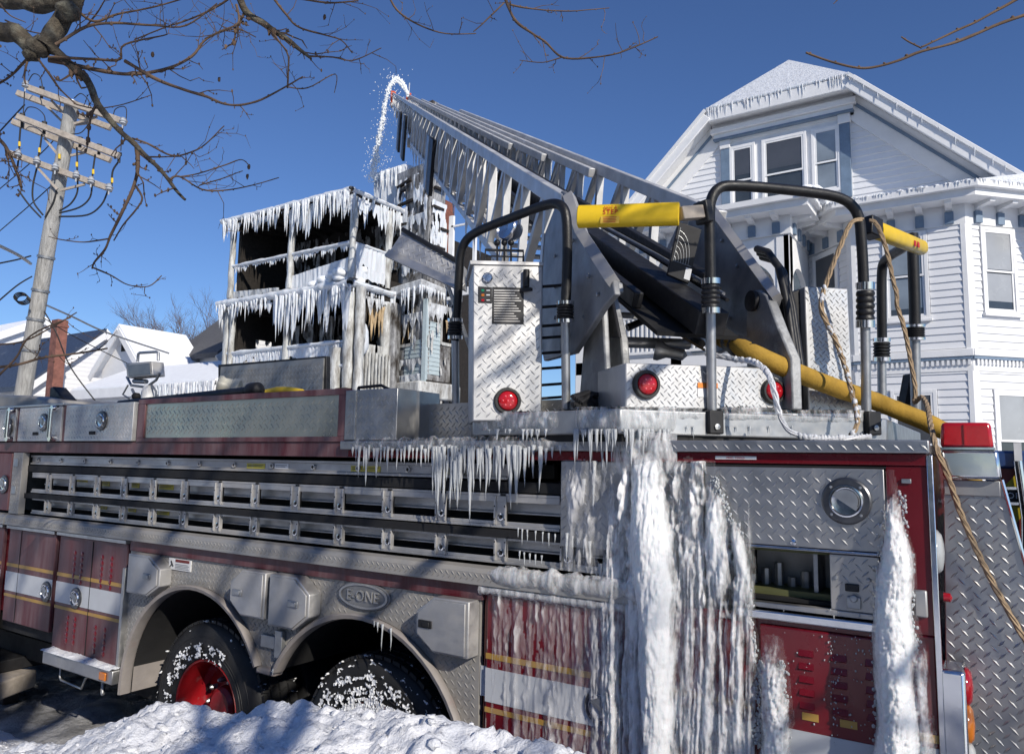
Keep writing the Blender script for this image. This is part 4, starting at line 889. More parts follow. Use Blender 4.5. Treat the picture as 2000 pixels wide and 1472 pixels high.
def ext_ladder(name, x0, x1, z0, z1, ph, label, stickers):
    t = thing(name, ((x0+x1)/2, 3.1, z0), label, 'ladder', 'ladders stored in the side rack')
    for y in (2.945, 3.42):
        mb = MB(); mb.box(x0, y, z1-.012, x1, y+.05, z1); mb.box(x0, y+.002, z1-.040, x1, y+.008, z1-.012); mb.box(x0, y, z0, x1, y+.05, z0+.014); mb.box(x0, y+.006, z0+.014, x1, y+.012, z0+.03)
        mb.build('beam', M['ladder_alu'], t, bevel=.0015)
    mb = MB(); zi = z0+.45*(z1-z0); mb.box(x0+.1, 3.01, zi, x1, 3.03, z1-.03); mb.box(x0+.1, 2.995, zi-.008, x1, 3.035, zi); mb.build('fly_beam', M['ladder_alu'], t, bevel=.0015)
    mb = MB(); mb.box(x0+.1, 3.06, z0, x1, 3.065, z1); mb.build('rack_shadow_board', M['hollow'], t)  # black sheet puts the shade behind the beams into colour
    pr = None; k = 0; x = ph
    while x > x0+.08: x -= .356
    while x < x1-.06:
        x += .356
        if x > x1-.04: break
        if pr is None:
            xp = x
            mb = MB(); mb.box(x-.034, 2.95, z0+.014, x+.034, 2.962, z1-.012)
            for e in (-.034, .024): mb.box(x+e, 2.938, z0+.014, x+e+.010, 2.962, z1-.012)
            pr = mb.build('rung_block', M['ladder_alu'], t, bevel=.0015)
            mb = MB(); mb.lathe((x+.002, 2.95, z0+.05), (0, -1, 0), [(.017, 0), (.017, .005), (.011, .006), (.011, .001), (0, .001)], 14); a = mb.build('rung_end', M['chrome'], pr, smooth=40)
            mb = MB(); mb.lathe((x+.002, 2.9488, z0+.05), (0, -1, 0), [(.0105, 0), (0, .0004)], 12); b = mb.build('rung_hole', M['hollow'], pr)
            mb = MB()
            for e in (-.029, .029):
                for zz in (.04, .10): mb.lathe((x+e, 2.938, z0+zz), (0, -1, 0), [(.004, 0), (.003, .003), (0, .004)], 6)
            c = mb.build('rivet', M['hollow'], pr)
            mb = MB(); mb.box(x+.0, 2.943, z1-.012, x+.03, 2.95, z1-.002); d = mb.build('clip', M['hollow'], pr)
            kids = [a, b, c, d]
        else:
            q = shared(pr, 'rung_block', WPOS[pr.name]+V((x-xp, 0, 0)), t)
            for kid in kids: shared(kid, kid.name, WPOS[kid.name]+V((x-xp, 0, 0)), q)
    for xx, zz, ww, hh in stickers: rail_sticker(xx, zz, xx+ww, zz+hh, 3.009, t)
ext_ladder('extension_ladder', -6.53, -1.66, 1.845, 2.005, -1.98, 'upper of two wide extension ladders with yellow stickers in the side rack', [(-6.0, 1.945, .2, .018), (-5.66, 1.925, .17, .035), (-5.2, 1.925, .1, .035), (-4.86, 1.925, .17, .035)])
ext_ladder('extension_ladder', -6.50, -1.18, 1.680, 1.828, -1.62, 'lower of two wide extension ladders just above the tread plate running strip', [(-5.68, 1.755, .18, .03), (-5.22, 1.755, .1, .03), (-4.9, 1.755, .18, .03)])
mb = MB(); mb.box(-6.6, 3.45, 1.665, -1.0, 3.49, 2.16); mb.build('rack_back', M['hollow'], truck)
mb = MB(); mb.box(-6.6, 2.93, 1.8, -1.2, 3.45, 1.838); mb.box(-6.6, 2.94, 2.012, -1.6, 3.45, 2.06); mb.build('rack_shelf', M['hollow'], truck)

# ================================================================ hose and ropes
hp = [(1160, 492, 4.9), (1250, 556, 4.5), (1330, 610, 4.2), (1395, 652, 3.75), (1430, 670, 3.5), (1470, 690, 3.32), (1550, 725, 3.33), (1640, 760, 3.47), (1700, 780, 3.55), (1760, 804, 3.55), (1830, 835, 3.5), (1885, 880, 3.5)]
mb = MB(); pts = [P(a, b, t=t) for a, b, t in hp]; pts.append(pts[-1]-V((-.05, -.1, .5)))
sm = []
for i in range(len(pts)-1):
    p0, p1, p2, p3 = pts[max(i-1, 0)], pts[i], pts[i+1], pts[min(i+2, len(pts)-1)]
    for k in range(6):
        t = k/6; sm.append(.5*((2*p1)+(p2-p0)*t+(2*p0-5*p1+4*p2-p3)*t*t+(3*p1-p0-3*p2+p3)*t**3))
mb.tube(sm, [.043+.002*noise.noise(V((i*.7, 0, 0))) for i in range(len(sm))], 16)
hz = mb.build('supply_hose', M['hose'], None, smooth=60); tag(hz, 'thick mustard yellow hose running down from the ladder bed over the rear deck', 'hose')
mb = MB(); a, b = sm[23], sm[30]; mb.tube([a, a.lerp(b, .3), a.lerp(b, .35), a.lerp(b, .65), a.lerp(b, .7), b], [.046, .048, .054, .054, .048, .046], 16); mb.build('coupling', M['blackmetal'], hz, smooth=30)
def rope(name, pts, r, m, label, cat='rope', frost=0):
    q = [P(a, b, t=t) for a, b, t in pts]; sm = []
    for i in range(len(q)-1):
        p0, p1, p2, p3 = q[max(i-1, 0)], q[i], q[i+1], q[min(i+2, len(q)-1)]
        L_ = max(2, int((p2-p1).length/.012))
        for k in range(L_):
            t = k/L_; sm.append(.5*((2*p1)+(p2-p0)*t+(2*p0-5*p1+4*p2-p3)*t*t+(3*p1-p0-3*p2+p3)*t**3))
    sm.append(q[-1])
    mb = MB()
    for s in range(3):   # three laid strands
        st_ = []
        for i, p in enumerate(sm):
            a = 2*math.pi*s/3+i*.55; st_.append(p+V((math.cos(a), math.sin(a)*.5, math.sin(a)))*r*.5)
        mb.tube(st_, r*.62, 5)
    o = mb.build(name, M[m], None, smooth=70); tag(o, label, cat)
    if frost:
        mb = MB(); rnd = random.Random(len(sm))
        for _ in range(frost):
            p = rnd.choice(sm[len(sm)//3:]); mb.blob(p, rnd.uniform(.006, .013), (1, 1, 1.4), .5, 30, 6)
        mb.build('frost', M['hoar'], o, smooth=180, kind='stuff')
    return o
rope('rope', [(1684, 428, 3.34), (1662, 437, 3.33), (1640, 485, 3.3), (1615, 550, 3.28), (1604, 590, 3.27), (1608, 615, 3.27), (1632, 665, 3.27), (1650, 715, 3.27), (1662, 760, 3.25), (1672, 800, 3.2), (1674, 830, 3.17), (1662, 850, 3.15)], .011, 'rope', 'tan rope hanging from the hoop rail in front of the bright upright locker', frost=26)
rope('rope', [(1700, 430, 3.38), (1714, 440, 3.35), (1732, 490, 3.35), (1744, 545, 3.35), (1752, 575, 3.34), (1752, 595, 3.34), (1766, 640, 3.33), (1778, 700, 3.3), (1788, 760, 3.26), (1786, 785, 3.24), (1800, 775, 3.1), (1812, 795, 2.92), (1818, 830, 2.72), (1831, 880, 2.60), (1850, 925, 2.58), (1880, 1010, 2.57), (1925, 1110, 2.54), (1965, 1185, 2.50), (2010, 1262, 2.45)], .0095, 'rope', 'long tan rope looped over the yellow bar and trailing across the tail panel')
rope('cord', [(1160, 530, 4.6), (1212, 576, 4.3), (1290, 630, 3.9), (1350, 668, 3.6), (1376, 683, 3.5)], .006, 'rope', 'thin tan cord slanting down beside the lift pivot', 'cord')
rope('iced_line', [(1522, 800, 3.05), (1528, 822, 3.03), (1545, 843, 3.0), (1580, 854, 2.98), (1640, 856, 2.97), (1700, 852, 3.0)], .010, 'hoar', 'ice coated rope loop drooping over the deck edge', 'rope', frost=30)
rope('iced_cable', [(1380, 690, 3.4), (1430, 700, 3.25), (1475, 708, 3.1), (1500, 730, 3.02), (1512, 765, 2.98), (1520, 805, 2.98)], .012, 'hoar', 'ice coated cable bending over the rear lamp box', 'cable', frost=30)

# ---- water jet falling from the tip
wp = [(797, 186), (788, 165), (776, 155), (766, 160), (758, 176), (752, 205), (746, 240), (740, 270), (735, 300), (731, 325), (726, 350)]
mb = MB(); rnd = random.Random(5); q = [P(a, b, t=21.5) for a, b in wp]
for i in range(len(q)-1):
    n = 34
    for k in range(n):
        t = (k+rnd.random())/n; p = q[i].lerp(q[i+1], t); sp = .004+.12*(i/10)**1.5
        for _ in range(4):
            mb.blob(p+V((rnd.gauss(0, sp*.6), rnd.gauss(0, sp*.6), rnd.gauss(0, .05))), rnd.uniform(.010, .030)*(1.15-.05*i), (1, 1, 1.3), .4, 9, 6)
for _ in range(420):
    i = rnd.uniform(3, 9.9); p = q[int(i)].lerp(q[int(i)+1], i % 1); mb.blob(p+V((rnd.gauss(.15, .25), rnd.gauss(0, .2), rnd.gauss(0, .2))), rnd.uniform(.008, .018), (1, 1, 1), 0, 1, 5)
qs = []
for i in range(8):
    for k in range(6): t = k/6; p0, p1, p2, p3 = q[max(i-1, 0)], q[i], q[i+1], q[i+2]; qs.append(.5*((2*p1)+(p2-p0)*t+(2*p0-5*p1+4*p2-p3)*t*t+(3*p1-p0-3*p2+p3)*t**3))
mb.tube(qs, [.05+.02*noise.noise(V((i*.6, 1, 0))) for i in range(len(qs))], 7)
wj = mb.build('water_jet', M['water'], None, smooth=180); tag(wj, 'white arc of water spilling from the ladder tip and breaking into drops', 'water jet')
# ================================================================ ice on the fire engine
YI = 2.888
def pxw(px, py): q = P(px, py, y=YI-.03); return q.x, q.z
def smooth_path(pts, z):
    # x centre and half width of a column at height z ; pts sorted from the top
    if z >= pts[0][1]: return pts[0][0], pts[0][2], pts[0][3]
    for (xa, za, wa, da), (xb, zb, wb, db) in zip(pts[:-1], pts[1:]):
        if za >= z >= zb:
            t = (za-z)/(za-zb); t = t*t*(3-2*t); return lerp(xa, xb, t), lerp(wa, wb, t), lerp(da, db, t)
    return pts[-1][0], pts[-1][2], pts[-1][3]
def column(px_pts, px_m=430.):
    out = []
    for a, b, hw, d in px_pts:
        x, z = pxw(a, b); w = abs(pxw(a+hw, b)[0]-pxw(a-hw, b)[0])/2; out.append((x, z, w, d))
    x, z, w, d = out[-1]; out.append((x, .35, w*1.2, d)); return out
def ice_field(name, x0, x1, z0, z1, cols, film, m, label, cat, step=.0045, seed=0, group=None, film_d=.012, base_y=YI, parent=None, grain=.003):
    nx, nz = int((x1-x0)/step)+1, int((z1-z0)/(step*1.25))+1
    d = [[0.0]*nx for _ in range(nz)]
    for j in range(nz):
        z = z1-(z1-z0)*j/(nz-1); cc = []
        for c in cols:
            if z > c[0][1]+.03: continue
            cx, w, dp = smooth_path(c, z)
            top = min(1, max(0, (c[0][1]+.03-z)/(.16 if c[0][2] > .004 else .06))); cc.append((cx+.012*noise.noise(V((0, cx*9, z*5+seed))), w*(1+.22*noise.noise(V((cx*7, 3, z*8+seed)))), dp*top))
        for i in range(nx):
            x = x0+(x1-x0)*i/(nx-1); h = 0.0
            for cx, w, dp in cc:
                u = abs(x-cx)/w
                if u < 1.35:
                    e = max(0, 1-u*u/1.82)**.8; h = max(h, dp*e) if h < .004 else h+max(0, dp*e-h*.7)*.6 if dp*e > h*.7 else h
            f = film(x, z) if film else 0
            n1 = noise.noise(V((x*34, seed, z*7))); n2 = noise.noise(V((x*85, seed+3, z*26)))
            if f > 0: h = max(h, film_d*f*(.75+.9*n1+.5*n2))
            if h > .0015:
                k = min(1, h/.02)
                h += k*(.012*n1*min(1, h/.05)+.006*n2+.006*noise.noise(V((x*150, seed, z*16)))+grain*noise.noise(V((x*120, z*60, seed)))+1.1*grain*noise.noise(V((x*260, z*150, seed))))
            d[j][i] = h
    mb = MB(); idx = {}; attr = []
    def vert(i, j):
        if (i, j) not in idx:
            idx[(i, j)] = len(mb.v); mb.v.append(V((x0+(x1-x0)*i/(nx-1), base_y-max(d[j][i], -.004), z1-(z1-z0)*j/(nz-1)))); attr.append(max(0, d[j][i]))
        return idx[(i, j)]
    for j in range(nz-1):
        for i in range(nx-1):
            if max(d[j][i], d[j][i+1], d[j+1][i], d[j+1][i+1]) > .002: mb.f.append([vert(i, j+1), vert(i+1, j+1), vert(i+1, j), vert(i, j)])
    mb.attr = attr
    o = mb.build(name, M[m], parent, smooth=180)
    if cat: tag(o, label, cat, group)
    return o
cols = [column(q) for q in (
    [(1258, 858, 22, .05), (1262, 930, 28, .08), (1274, 1060, 34, .11), (1280, 1220, 30, .12), (1282, 1440, 26, .11)],
    [(1226, 900, 8, .02), (1226, 1000, 12, .035), (1236, 1250, 12, .045), (1240, 1440, 11, .045)],
    [(1210, 960, 6, .02), (1205, 1100, 10, .035), (1200, 1300, 10, .04), (1200, 1440, 9, .04)],
    [(1183, 1040, 7, .03), (1180, 1200, 9, .035), (1182, 1440, 10, .035)],
    [(1338, 900, 12, .02), (1342, 1050, 14, .035), (1345, 1200, 12, .03), (1350, 1440, 14, .04)],
    [(1388, 930, 12, .03), (1396, 1000, 20, .055), (1404, 1120, 22, .055), (1396, 1200, 14, .03), (1384, 1330, 14, .04), (1380, 1440, 15, .045)],
    [(1428, 985, 8, .03), (1440, 1060, 14, .05), (1446, 1150, 14, .045), (1452, 1220, 9, .02), (1440, 1330, 10, .03), (1432, 1440, 13, .04)],
    [(1322, 1190, 8, .02), (1322, 1300, 10, .03), (1324, 1440, 11, .04)], [(1362, 940, 8, .02), (1366, 1080, 12, .04), (1364, 1190, 8, .02)], [(1412, 1240, 8, .02), (1410, 1340, 12, .035), (1408, 1440, 13, .045)], [(1464, 1230, 8, .025), (1468, 1300, 9, .03), (1460, 1440, 10, .03)],
    [(1308, 885, 8, .02), (1312, 980, 9, .03), (1312, 1100, 7, .02)])]
rq = random.Random(77)
for k in range(105):
    px = rq.uniform(1186, 1466); top = rq.choice((rq.uniform(890, 960), rq.uniform(960, 1150), rq.uniform(1100, 1250)))+max(0, (px-1380)*1.1); bot = rq.choice((1460, 1460, top+rq.uniform(120, 320))); w = rq.uniform(2.4, 6.5); dd = rq.uniform(.016, .044)
    c = column([(px, top, w*.6, dd*.6), (px+rq.uniform(-4, 4), lerp(top, bot, .4), w, dd), (px+rq.uniform(-5, 5), bot, w*(1 if bot > 1450 else .35), dd)])
    if bot < 1450: c.pop(); c.append((c[-1][0], c[-1][1]-.02, .001, 0)); c.append((c[-1][0], c[-1][1]-.01, .001, 0))
    cols.append(c)
xL, xR = pxw(1160, 1100)[0], pxw(1478, 1150)[0]
edgeR = [pxw(a, b) for a, b in ((1388, 905), (1410, 960), (1432, 1010), (1448, 1070), (1462, 1150), (1466, 1230), (1476, 1290), (1472, 1472))]
edgeL = [pxw(a, b) for a, b in ((1215, 890), (1196, 960), (1182, 1020), (1176, 1100), (1172, 1250), (1176, 1472))]
def at_z(e, z):
    if z >= e[0][1]: return e[0][0]
    for (xa, za), (xb, zb) in zip(e[:-1], e[1:]):
        if za >= z >= zb: return lerp(xa, xb, (za-z)/(za-zb))
    return e[-1][0]
def film_main(x, z):
    a, b = at_z(edgeL, z), at_z(edgeR, z); j = .014*noise.noise(V((3, 1, z*40)))
    e = min((x-a)/.05, (b+j-x)/.035)
    if e <= 0 or z > 2.17: return 0
    lo = (.75 if z > 1.58 else .22)+.9*noise.noise(V((x*16, 5, z*2.2)))+.5*noise.noise(V((x*45, 15, z*8)))
    return max(.12, min(1, e)*lo*1.5)
ice_field('ice_cascade', xL-.02, xR+.05, .80, 2.20, cols, film_main, 'rime', 'broad white frozen cascade of ridged ice covering the locker left of the latch door', 'frozen cascade', seed=1, film_d=.027)
cr = [column([(1737, 925, 6, .02), (1742, 1000, 14, .05), (1748, 1090, 26, .08), (1745, 1250, 34, .10), (1750, 1440, 36, .11)]), column([(1790, 1215, 4, .02), (1795, 1290, 12, .035), (1800, 1440, 16, .04)]), column([(1722, 1050, 8, .03), (1722, 1200, 14, .05), (1722, 1440, 12, .05)])]
ice_field('ice_column', pxw(1690, 1300)[0], pxw(1828, 1300)[0], .80, 2.16, cr, None, 'rime', 'tall white ice column frozen down the red frame at the rear corner', 'ice column', seed=7, grain=.006)
cs = [column([(1505, 1256, 16, .05), (1506, 1310, 22, .06), (1510, 1440, 25, .06)])]
ice_field('ice_column', pxw(1468, 1300)[0], pxw(1548, 1300)[0], .80, 1.60, cs, None, 'rime', 'short rounded ice lump frozen onto the red door between the two tall ice masses', 'ice column', seed=11, grain=.007)
def film_door(x, z):
    if x < -2.02 or z > 1.57: return 0
    s = .40+1.1*noise.noise(V((x*34, 2, z*1.6)))+.55*noise.noise(V((x*90, 9, z*7)))+.45*(x+1.75)/.4+.25*(1.25-z)
    return max(0, min(1.0, s))
cd_ = [column([(1000, 1150, 5, .012), (1000, 1250, 5, .014), (1000, 1472, 6, .014)]), column([(1120, 1160, 8, .012), (1122, 1440, 10, .014)]), column([(1160, 1150, 10, .02), (1158, 1300, 12, .025), (1160, 1440, 12, .025)])]
ice_field('ice_glaze', -2.0, -1.27, .80, 1.575, cd_, film_door, 'glaze', 'thin streaked ice glaze over the red and white locker door right of the wheels', 'ice glaze', seed=21, film_d=.016, grain=.002)
def film_pan(x, z):
    if z > 2.16 or z < 1.68: return 0
    s = .3+.9*noise.noise(V((x*14, 6, z*3)))+.6*noise.noise(V((x*50, 9, z*18))); return max(0, min(1, s))
cp_ = [column([(1128, 905, 14, .02), (1122, 960, 16, .035), (1110, 1010, 9, .02), (1108, 1040, 4, .01)]), column([(1150, 990, 5, .01), (1146, 1030, 6, .02), (1145, 1070, 3, .008)]), column([(1185, 960, 6, .02), (1188, 1060, 6, .02)])]
for c in cp_: c.pop()
ice_field('ice_glaze', -1.62, -1.18, 1.69, 2.17, cp_, film_pan, 'glaze', 'patchy clear ice glaze over the tread plate panel at the end of the ladders', 'ice glaze', seed=31, film_d=.018, grain=.002)

# ---- icicles: every fringe is a thing, every icicle one of its parts
def fringe(name, loc, label, cat, specs, m='ice', group=None, ridge=None, ridge_m='rime'):
    t = thing(name, loc, label, cat, group)
    for p, L, r in specs:
        mb = MB(); mb.icicle(p, L, r, 7); mb.build('icicle', M[m], t, smooth=180)
    if ridge: ridge(t)
    return t
rnd = random.Random(3)
sp = []
lens = [(690, 18), (696, 30), (703, 58), (711, 22), (716, 70), (722, 30), (730, 24), (737, 55), (743, 40), (750, 26), (758, 48), (766, 22), (775, 40), (783, 26), (790, 34), (800, 30), (808, 24), (815, 32), (823, 44), (830, 28), (838, 36),
        (848, 90), (853, 110), (858, 128), (863, 84), (868, 70), (876, 60), (884, 95), (890, 78), (895, 108), (902, 60), (909, 50), (915, 66), (921, 140), (926, 90), (932, 54), (938, 78), (944, 60), (952, 104), (958, 70), (965, 58), (972, 66), (978, 84), (985, 40), (992, 60), (997, 90), (1001, 120), (1006, 96), (1012, 110), (1017, 60), (1026, 72), (1033, 40), (1041, 62), (1054, 84), (1066, 30), (1078, 22), (1096, 18)]
for px, l in lens:
    p = P(px+rnd.uniform(-1.5, 1.5), 874+rnd.uniform(-6, 2), y=2.862-rnd.uniform(0, .02)); sc = (P(px, 874, y=2.862)-CAM).dot(CF)/FPX
    sp.append((p, l*sc*1.05, max(.004, min(.014, .0045+.00006*l+rnd.uniform(0, .004)))))
    if l > 60 and rnd.random() < .7: sp.append((p+V((rnd.uniform(-.012, .012), -.008, 0)), l*sc*rnd.uniform(.3, .7), rnd.uniform(.004, .008)))
def ridge1(t):
    mb = MB(); n = 220
    x0_, x1_ = P(683, 870, y=2.86).x, P(1115, 870, y=2.86).x
    def fn(i, j):
        x = lerp(x0_, x1_, i/(n-1)); a = -.3+j/9*math.pi*1.05; e = min(1, i/6, (n-1-i)/30)
        r = (.020+.010*noise.noise(V((x*22, 0, 0)))+.006*noise.noise(V((x*70, j*.4, 2)))+(.006*max(0, math.sin((x+2.3)*6))))*e+.002
        return V((x, 2.876-math.sin(a)*r*1.1, 2.232+math.cos(a)*r*1.5-.012*j/9*noise.noise(V((x*30, 4, 0)))))
    mb.grid(n, 10, fn); mb.attr = [.015+.012*max(0, noise.noise(V((p.x*15, 3, 1)))) for p in mb.v]
    mb.build('ice_ridge', M['rime'], t, smooth=180)
fringe('icicle_fringe', (-2.3, 2.86, 2.0), 'long fringe of icicles hanging off the deck edge over the side ladders', 'icicles', sp, ridge=ridge1)
sp = []
def ledge_pt(px, py, off=0):
    # front rim of the turntable deck
    for (a, b) in zip(poly_tt[:-1], poly_tt[1:]):
        d = ray(px, py); n = V((b[1]-a[1], a[0]-b[0], 0))
        o = V((a[0], a[1], 0)); t = ((o-CAM).dot(n))/d.dot(n); q = CAM+d*t
        u = ((q-o).dot(V((b[0]-a[0], b[1]-a[1], 0))))/((b[0]-a[0])**2+(b[1]-a[1])**2)
        if t > 0 and -.001 <= u <= 1.001 and t < 5: return q+n.normalized()*off*(1 if n.normalized().dot(CAM-q) > 0 else -1)
    return None
poly_tt = [(-2.62, 3.55), (-2.12, 2.90), (-1.70, 2.86), (-1.30, 2.80), (-.42, 3.78)]
for _ in range(58):
    px = rnd.choice((rnd.uniform(948, 1090), rnd.uniform(1124, 1310), rnd.uniform(1124, 1310)))
    l = rnd.choice((10, 16, 20, 26, 34)) if px < 1120 else rnd.choice((16, 24, 34, 44, 60, 74))
    p = ledge_pt(px, 838, .02)
    if p: sp.append((p, l*.0022, rnd.uniform(.004, .010)))
for px in (1340, 1352, 1420, 1436, 1462, 1500, 1545):
    p = ledge_pt(px, 832, .01)
    if p: sp.append((p, rnd.uniform(.02, .06), .004))
def ridge2(t):
    for a, b, ya, yb, seed, hgt in ((930, 1092, 808, 850, 1, 1), (1122, 1322, 800, 846, 2, 1.15), (1322, 1372, 803, 822, 3, .7), (1408, 1520, 800, 826, 4, .8), (1520, 1690, 806, 830, 5, .7)):
        mb = MB(); n = int((b-a)*.9)
        def fn(i, j):
            px = lerp(a, b, i/(n-1)); e = min(1, i/8, (n-1-i)/8); drop = .5+.5*noise.noise(V((px*.05, seed, 0)))+.35*noise.noise(V((px*.21, seed, 4)))
            yy = ya+(yb-ya)*(j/11)*(1.0 if hgt > 1 else .85)*(.75+.35*drop); q = ledge_pt(px, yy, 0) or ledge_pt(min(max(px, 935), 1640), yy, 0)
            n_ = (CAM-q); n_.z = 0; n_.normalize(); th = .028*hgt*math.sin(math.pi*min(1, (j+.6)/11.5))**.6*(1+.45*noise.noise(V((px*.09, j*.25, seed))))*e
            return q+n_*(th-.006*(1-e)-(.005 if j > 9 else 0))+V((0, 0, .012 if j == 0 else 0))
        mb.grid(n, 12, fn); mb.attr = [.02+.012*noise.noise(V((p.x*20, 8, p.z*9))) for p in mb.v]; mb.build('ice_sheet', M['rime'], t, smooth=180)
        mb = MB(); nn = n
        def top(i, j):
            q = fn(i, 0); n_ = (q-CAM); n_.z = 0; n_.normalize(); return q+n_*(.03+.05*j)+V((0, 0, .012*abs(noise.noise(V((i*.15, j, seed))))*(1 if j < 3 else 0)))
        mb.grid(n, 5, top); mb.build('deck_frost', M['hoar'], t, smooth=180)
fringe('icicle_fringe', (-1.5, 2.9, 2.3), 'thick ice sheet with short icicles over the turntable rim below the railings', 'icicles', sp, ridge=ridge2)
# lower fringe beneath the end panel and rack
sp = []
for px, py, l in ((1107, 1040, 70), (1118, 1046, 34), (1128, 1050, 26), (1140, 1052, 40), (1152, 1056, 60), (1012, 1030, 24), (1020, 1032, 40), (1030, 1034, 30), (1046, 1036, 26), (1060, 1038, 30), (1072, 1040, 36), (1084, 1042, 22), (1015, 1075, 26), (1024, 1078, 34), (1035, 1080, 26), (1046, 1082, 30), (1058, 1084, 22), (1165, 1120, 40), (1172, 1100, 120), (1160, 900, 130), (1140, 935, 60), (1176, 860, 70), (1195, 868, 50), (1210, 860, 40)):
    sp.append((P(px, py, y=2.885), l*.0019, .0045 if l < 60 else .009))
def ridge3(t):
    mb = MB(); n = 90
    def fn(i, j):
        x = lerp(-2.0, -1.2, i/(n-1)); a = -.2+j/8*math.pi; e = min(1, i/10, (n-1-i)/5); r = (.028+.012*noise.noise(V((x*18, 3, 0)))+.006*noise.noise(V((x*60, j*.4, 2))))*e
        return V((x, 2.856-math.sin(a)*r, 1.645+math.cos(a)*r*1.5))
    mb.grid(n, 9, fn); mb.attr = [.03]*len(mb.v); mb.build('ice_ridge', M['rime'], t, smooth=180)
    mb = MB(); n = 80
    def fn(i, j):
        x = lerp(-2.03, -1.26, i/(n-1)); a = -.2+j/7*math.pi; r = .016+.006*noise.noise(V((x*18, 7, 0)))+.004*noise.noise(V((x*80, j*.4, 2)))
        return V((x, 2.868-math.sin(a)*r, 1.570+math.cos(a)*r*1.3))
    mb.grid(n, 8, fn); mb.attr = [.03]*len(mb.v); mb.build('ice_ridge', M['rime'], t, smooth=180)
fringe('icicle_fringe', (-1.5, 2.88, 1.7), 'scattered icicles and ice ridges around the right end of the side ladders', 'icicles', sp, ridge=ridge3)
sp = [(P(a, b, y=2.84), l*.0026, .006) for a, b, l in ((747, 1218, 50), (764, 1226, 42), (731, 1212, 12), (738, 1214, 20), (533, 1306, 14))]
fringe('icicle_fringe', (-2.7, 2.84, 1.2), 'two thin icicles dangling inside the rear wheel arch', 'icicles', sp)
# big icicle clump at the rack and the frozen mound over the cascade
sp = []
for _ in range(26):
    px = rnd.uniform(846, 905); sp.append((P(px, rnd.uniform(880, 905), y=2.87-rnd.uniform(0, .03)), rnd.uniform(.08, .26), rnd.uniform(.006, .015)))
fringe('icicle_cluster', (-2.35, 2.86, 2.0), 'dense cluster of long icicles left of centre below the deck edge', 'icicles', sp)
mb = MB(); n = 60
def fn(i, j):
    px = lerp(1195, 1320, i/(n-1)); e = math.sin(math.pi*i/(n-1))**1.1*(.65+.5*noise.noise(V((px*.05, j*.35, 9)))+.35); q = P(px, lerp(848, 925, j/11), y=2.868)
    return q+V((0, .010*(1-min(1, e*2)), 0))-V((0, .045*e*math.sin(math.pi*min(1, (j+.4)/11.4))**.8*(1+.4*noise.noise(V((px*.06, j*.3, 5))))-.004, -.012*e*(1 if j == 0 else 0)))
mb.grid(n, 12, fn); mb.attr = [.026+.012*noise.noise(V((p.x*22, 8, p.z*12))) for p in mb.v]; o = mb.build('ice_mound', M['rime'], None, smooth=180); tag(o, 'ice mound bulging over the deck edge at the head of the frozen cascade', 'ice mound')
# drops and crystals splashed on the red door
mb = MB()
for _ in range(150):
    px = rnd.choice((rnd.uniform(1530, 1720), rnd.gauss(1630, 5), rnd.gauss(1690, 30))); p = P(px, rnd.uniform(1190, 1460), y=2.884); mb.blob(p, rnd.uniform(.0012, .0034), (1, .8, 1.4), .2, 60, 5)
o = mb.build('ice_spatter', M['ice'], None, smooth=180); o['kind'] = 'stuff'; o['label'] = 'frozen drops on the red door'
# crystals along the sides of the thick ice
mb = MB()
for pts in (((1760, 960), (1768, 1060), (1780, 1180), (1790, 1280), (1785, 1460)), ((1728, 990), (1718, 1080), (1712, 1200), (1712, 1330), (1712, 1460)), ((1440, 1020), (1452, 1100), (1464, 1180), (1476, 1300), (1476, 1460)), ((1484, 1290), (1484, 1460)), ((1528, 1290), (1532, 1460)), ((1392, 930), (1420, 1000), (1440, 1050))):
    for _ in range(170):
        i = rnd.randrange(len(pts)-1); t = rnd.random(); a = lerp(pts[i][0], pts[i+1][0], t)+rnd.gauss(0, 4); b = lerp(pts[i][1], pts[i+1][1], t)
        mb.blob(P(a, b, y=YI-rnd.uniform(.0, .022)), rnd.uniform(.0025, .007), (1, 1, 1.2), .5, 60, 5)
o = mb.build('ice_crystals', M['ice'], None, smooth=180); o['kind'] = 'stuff'; o['label'] = 'granular crystals edging the thick ice'

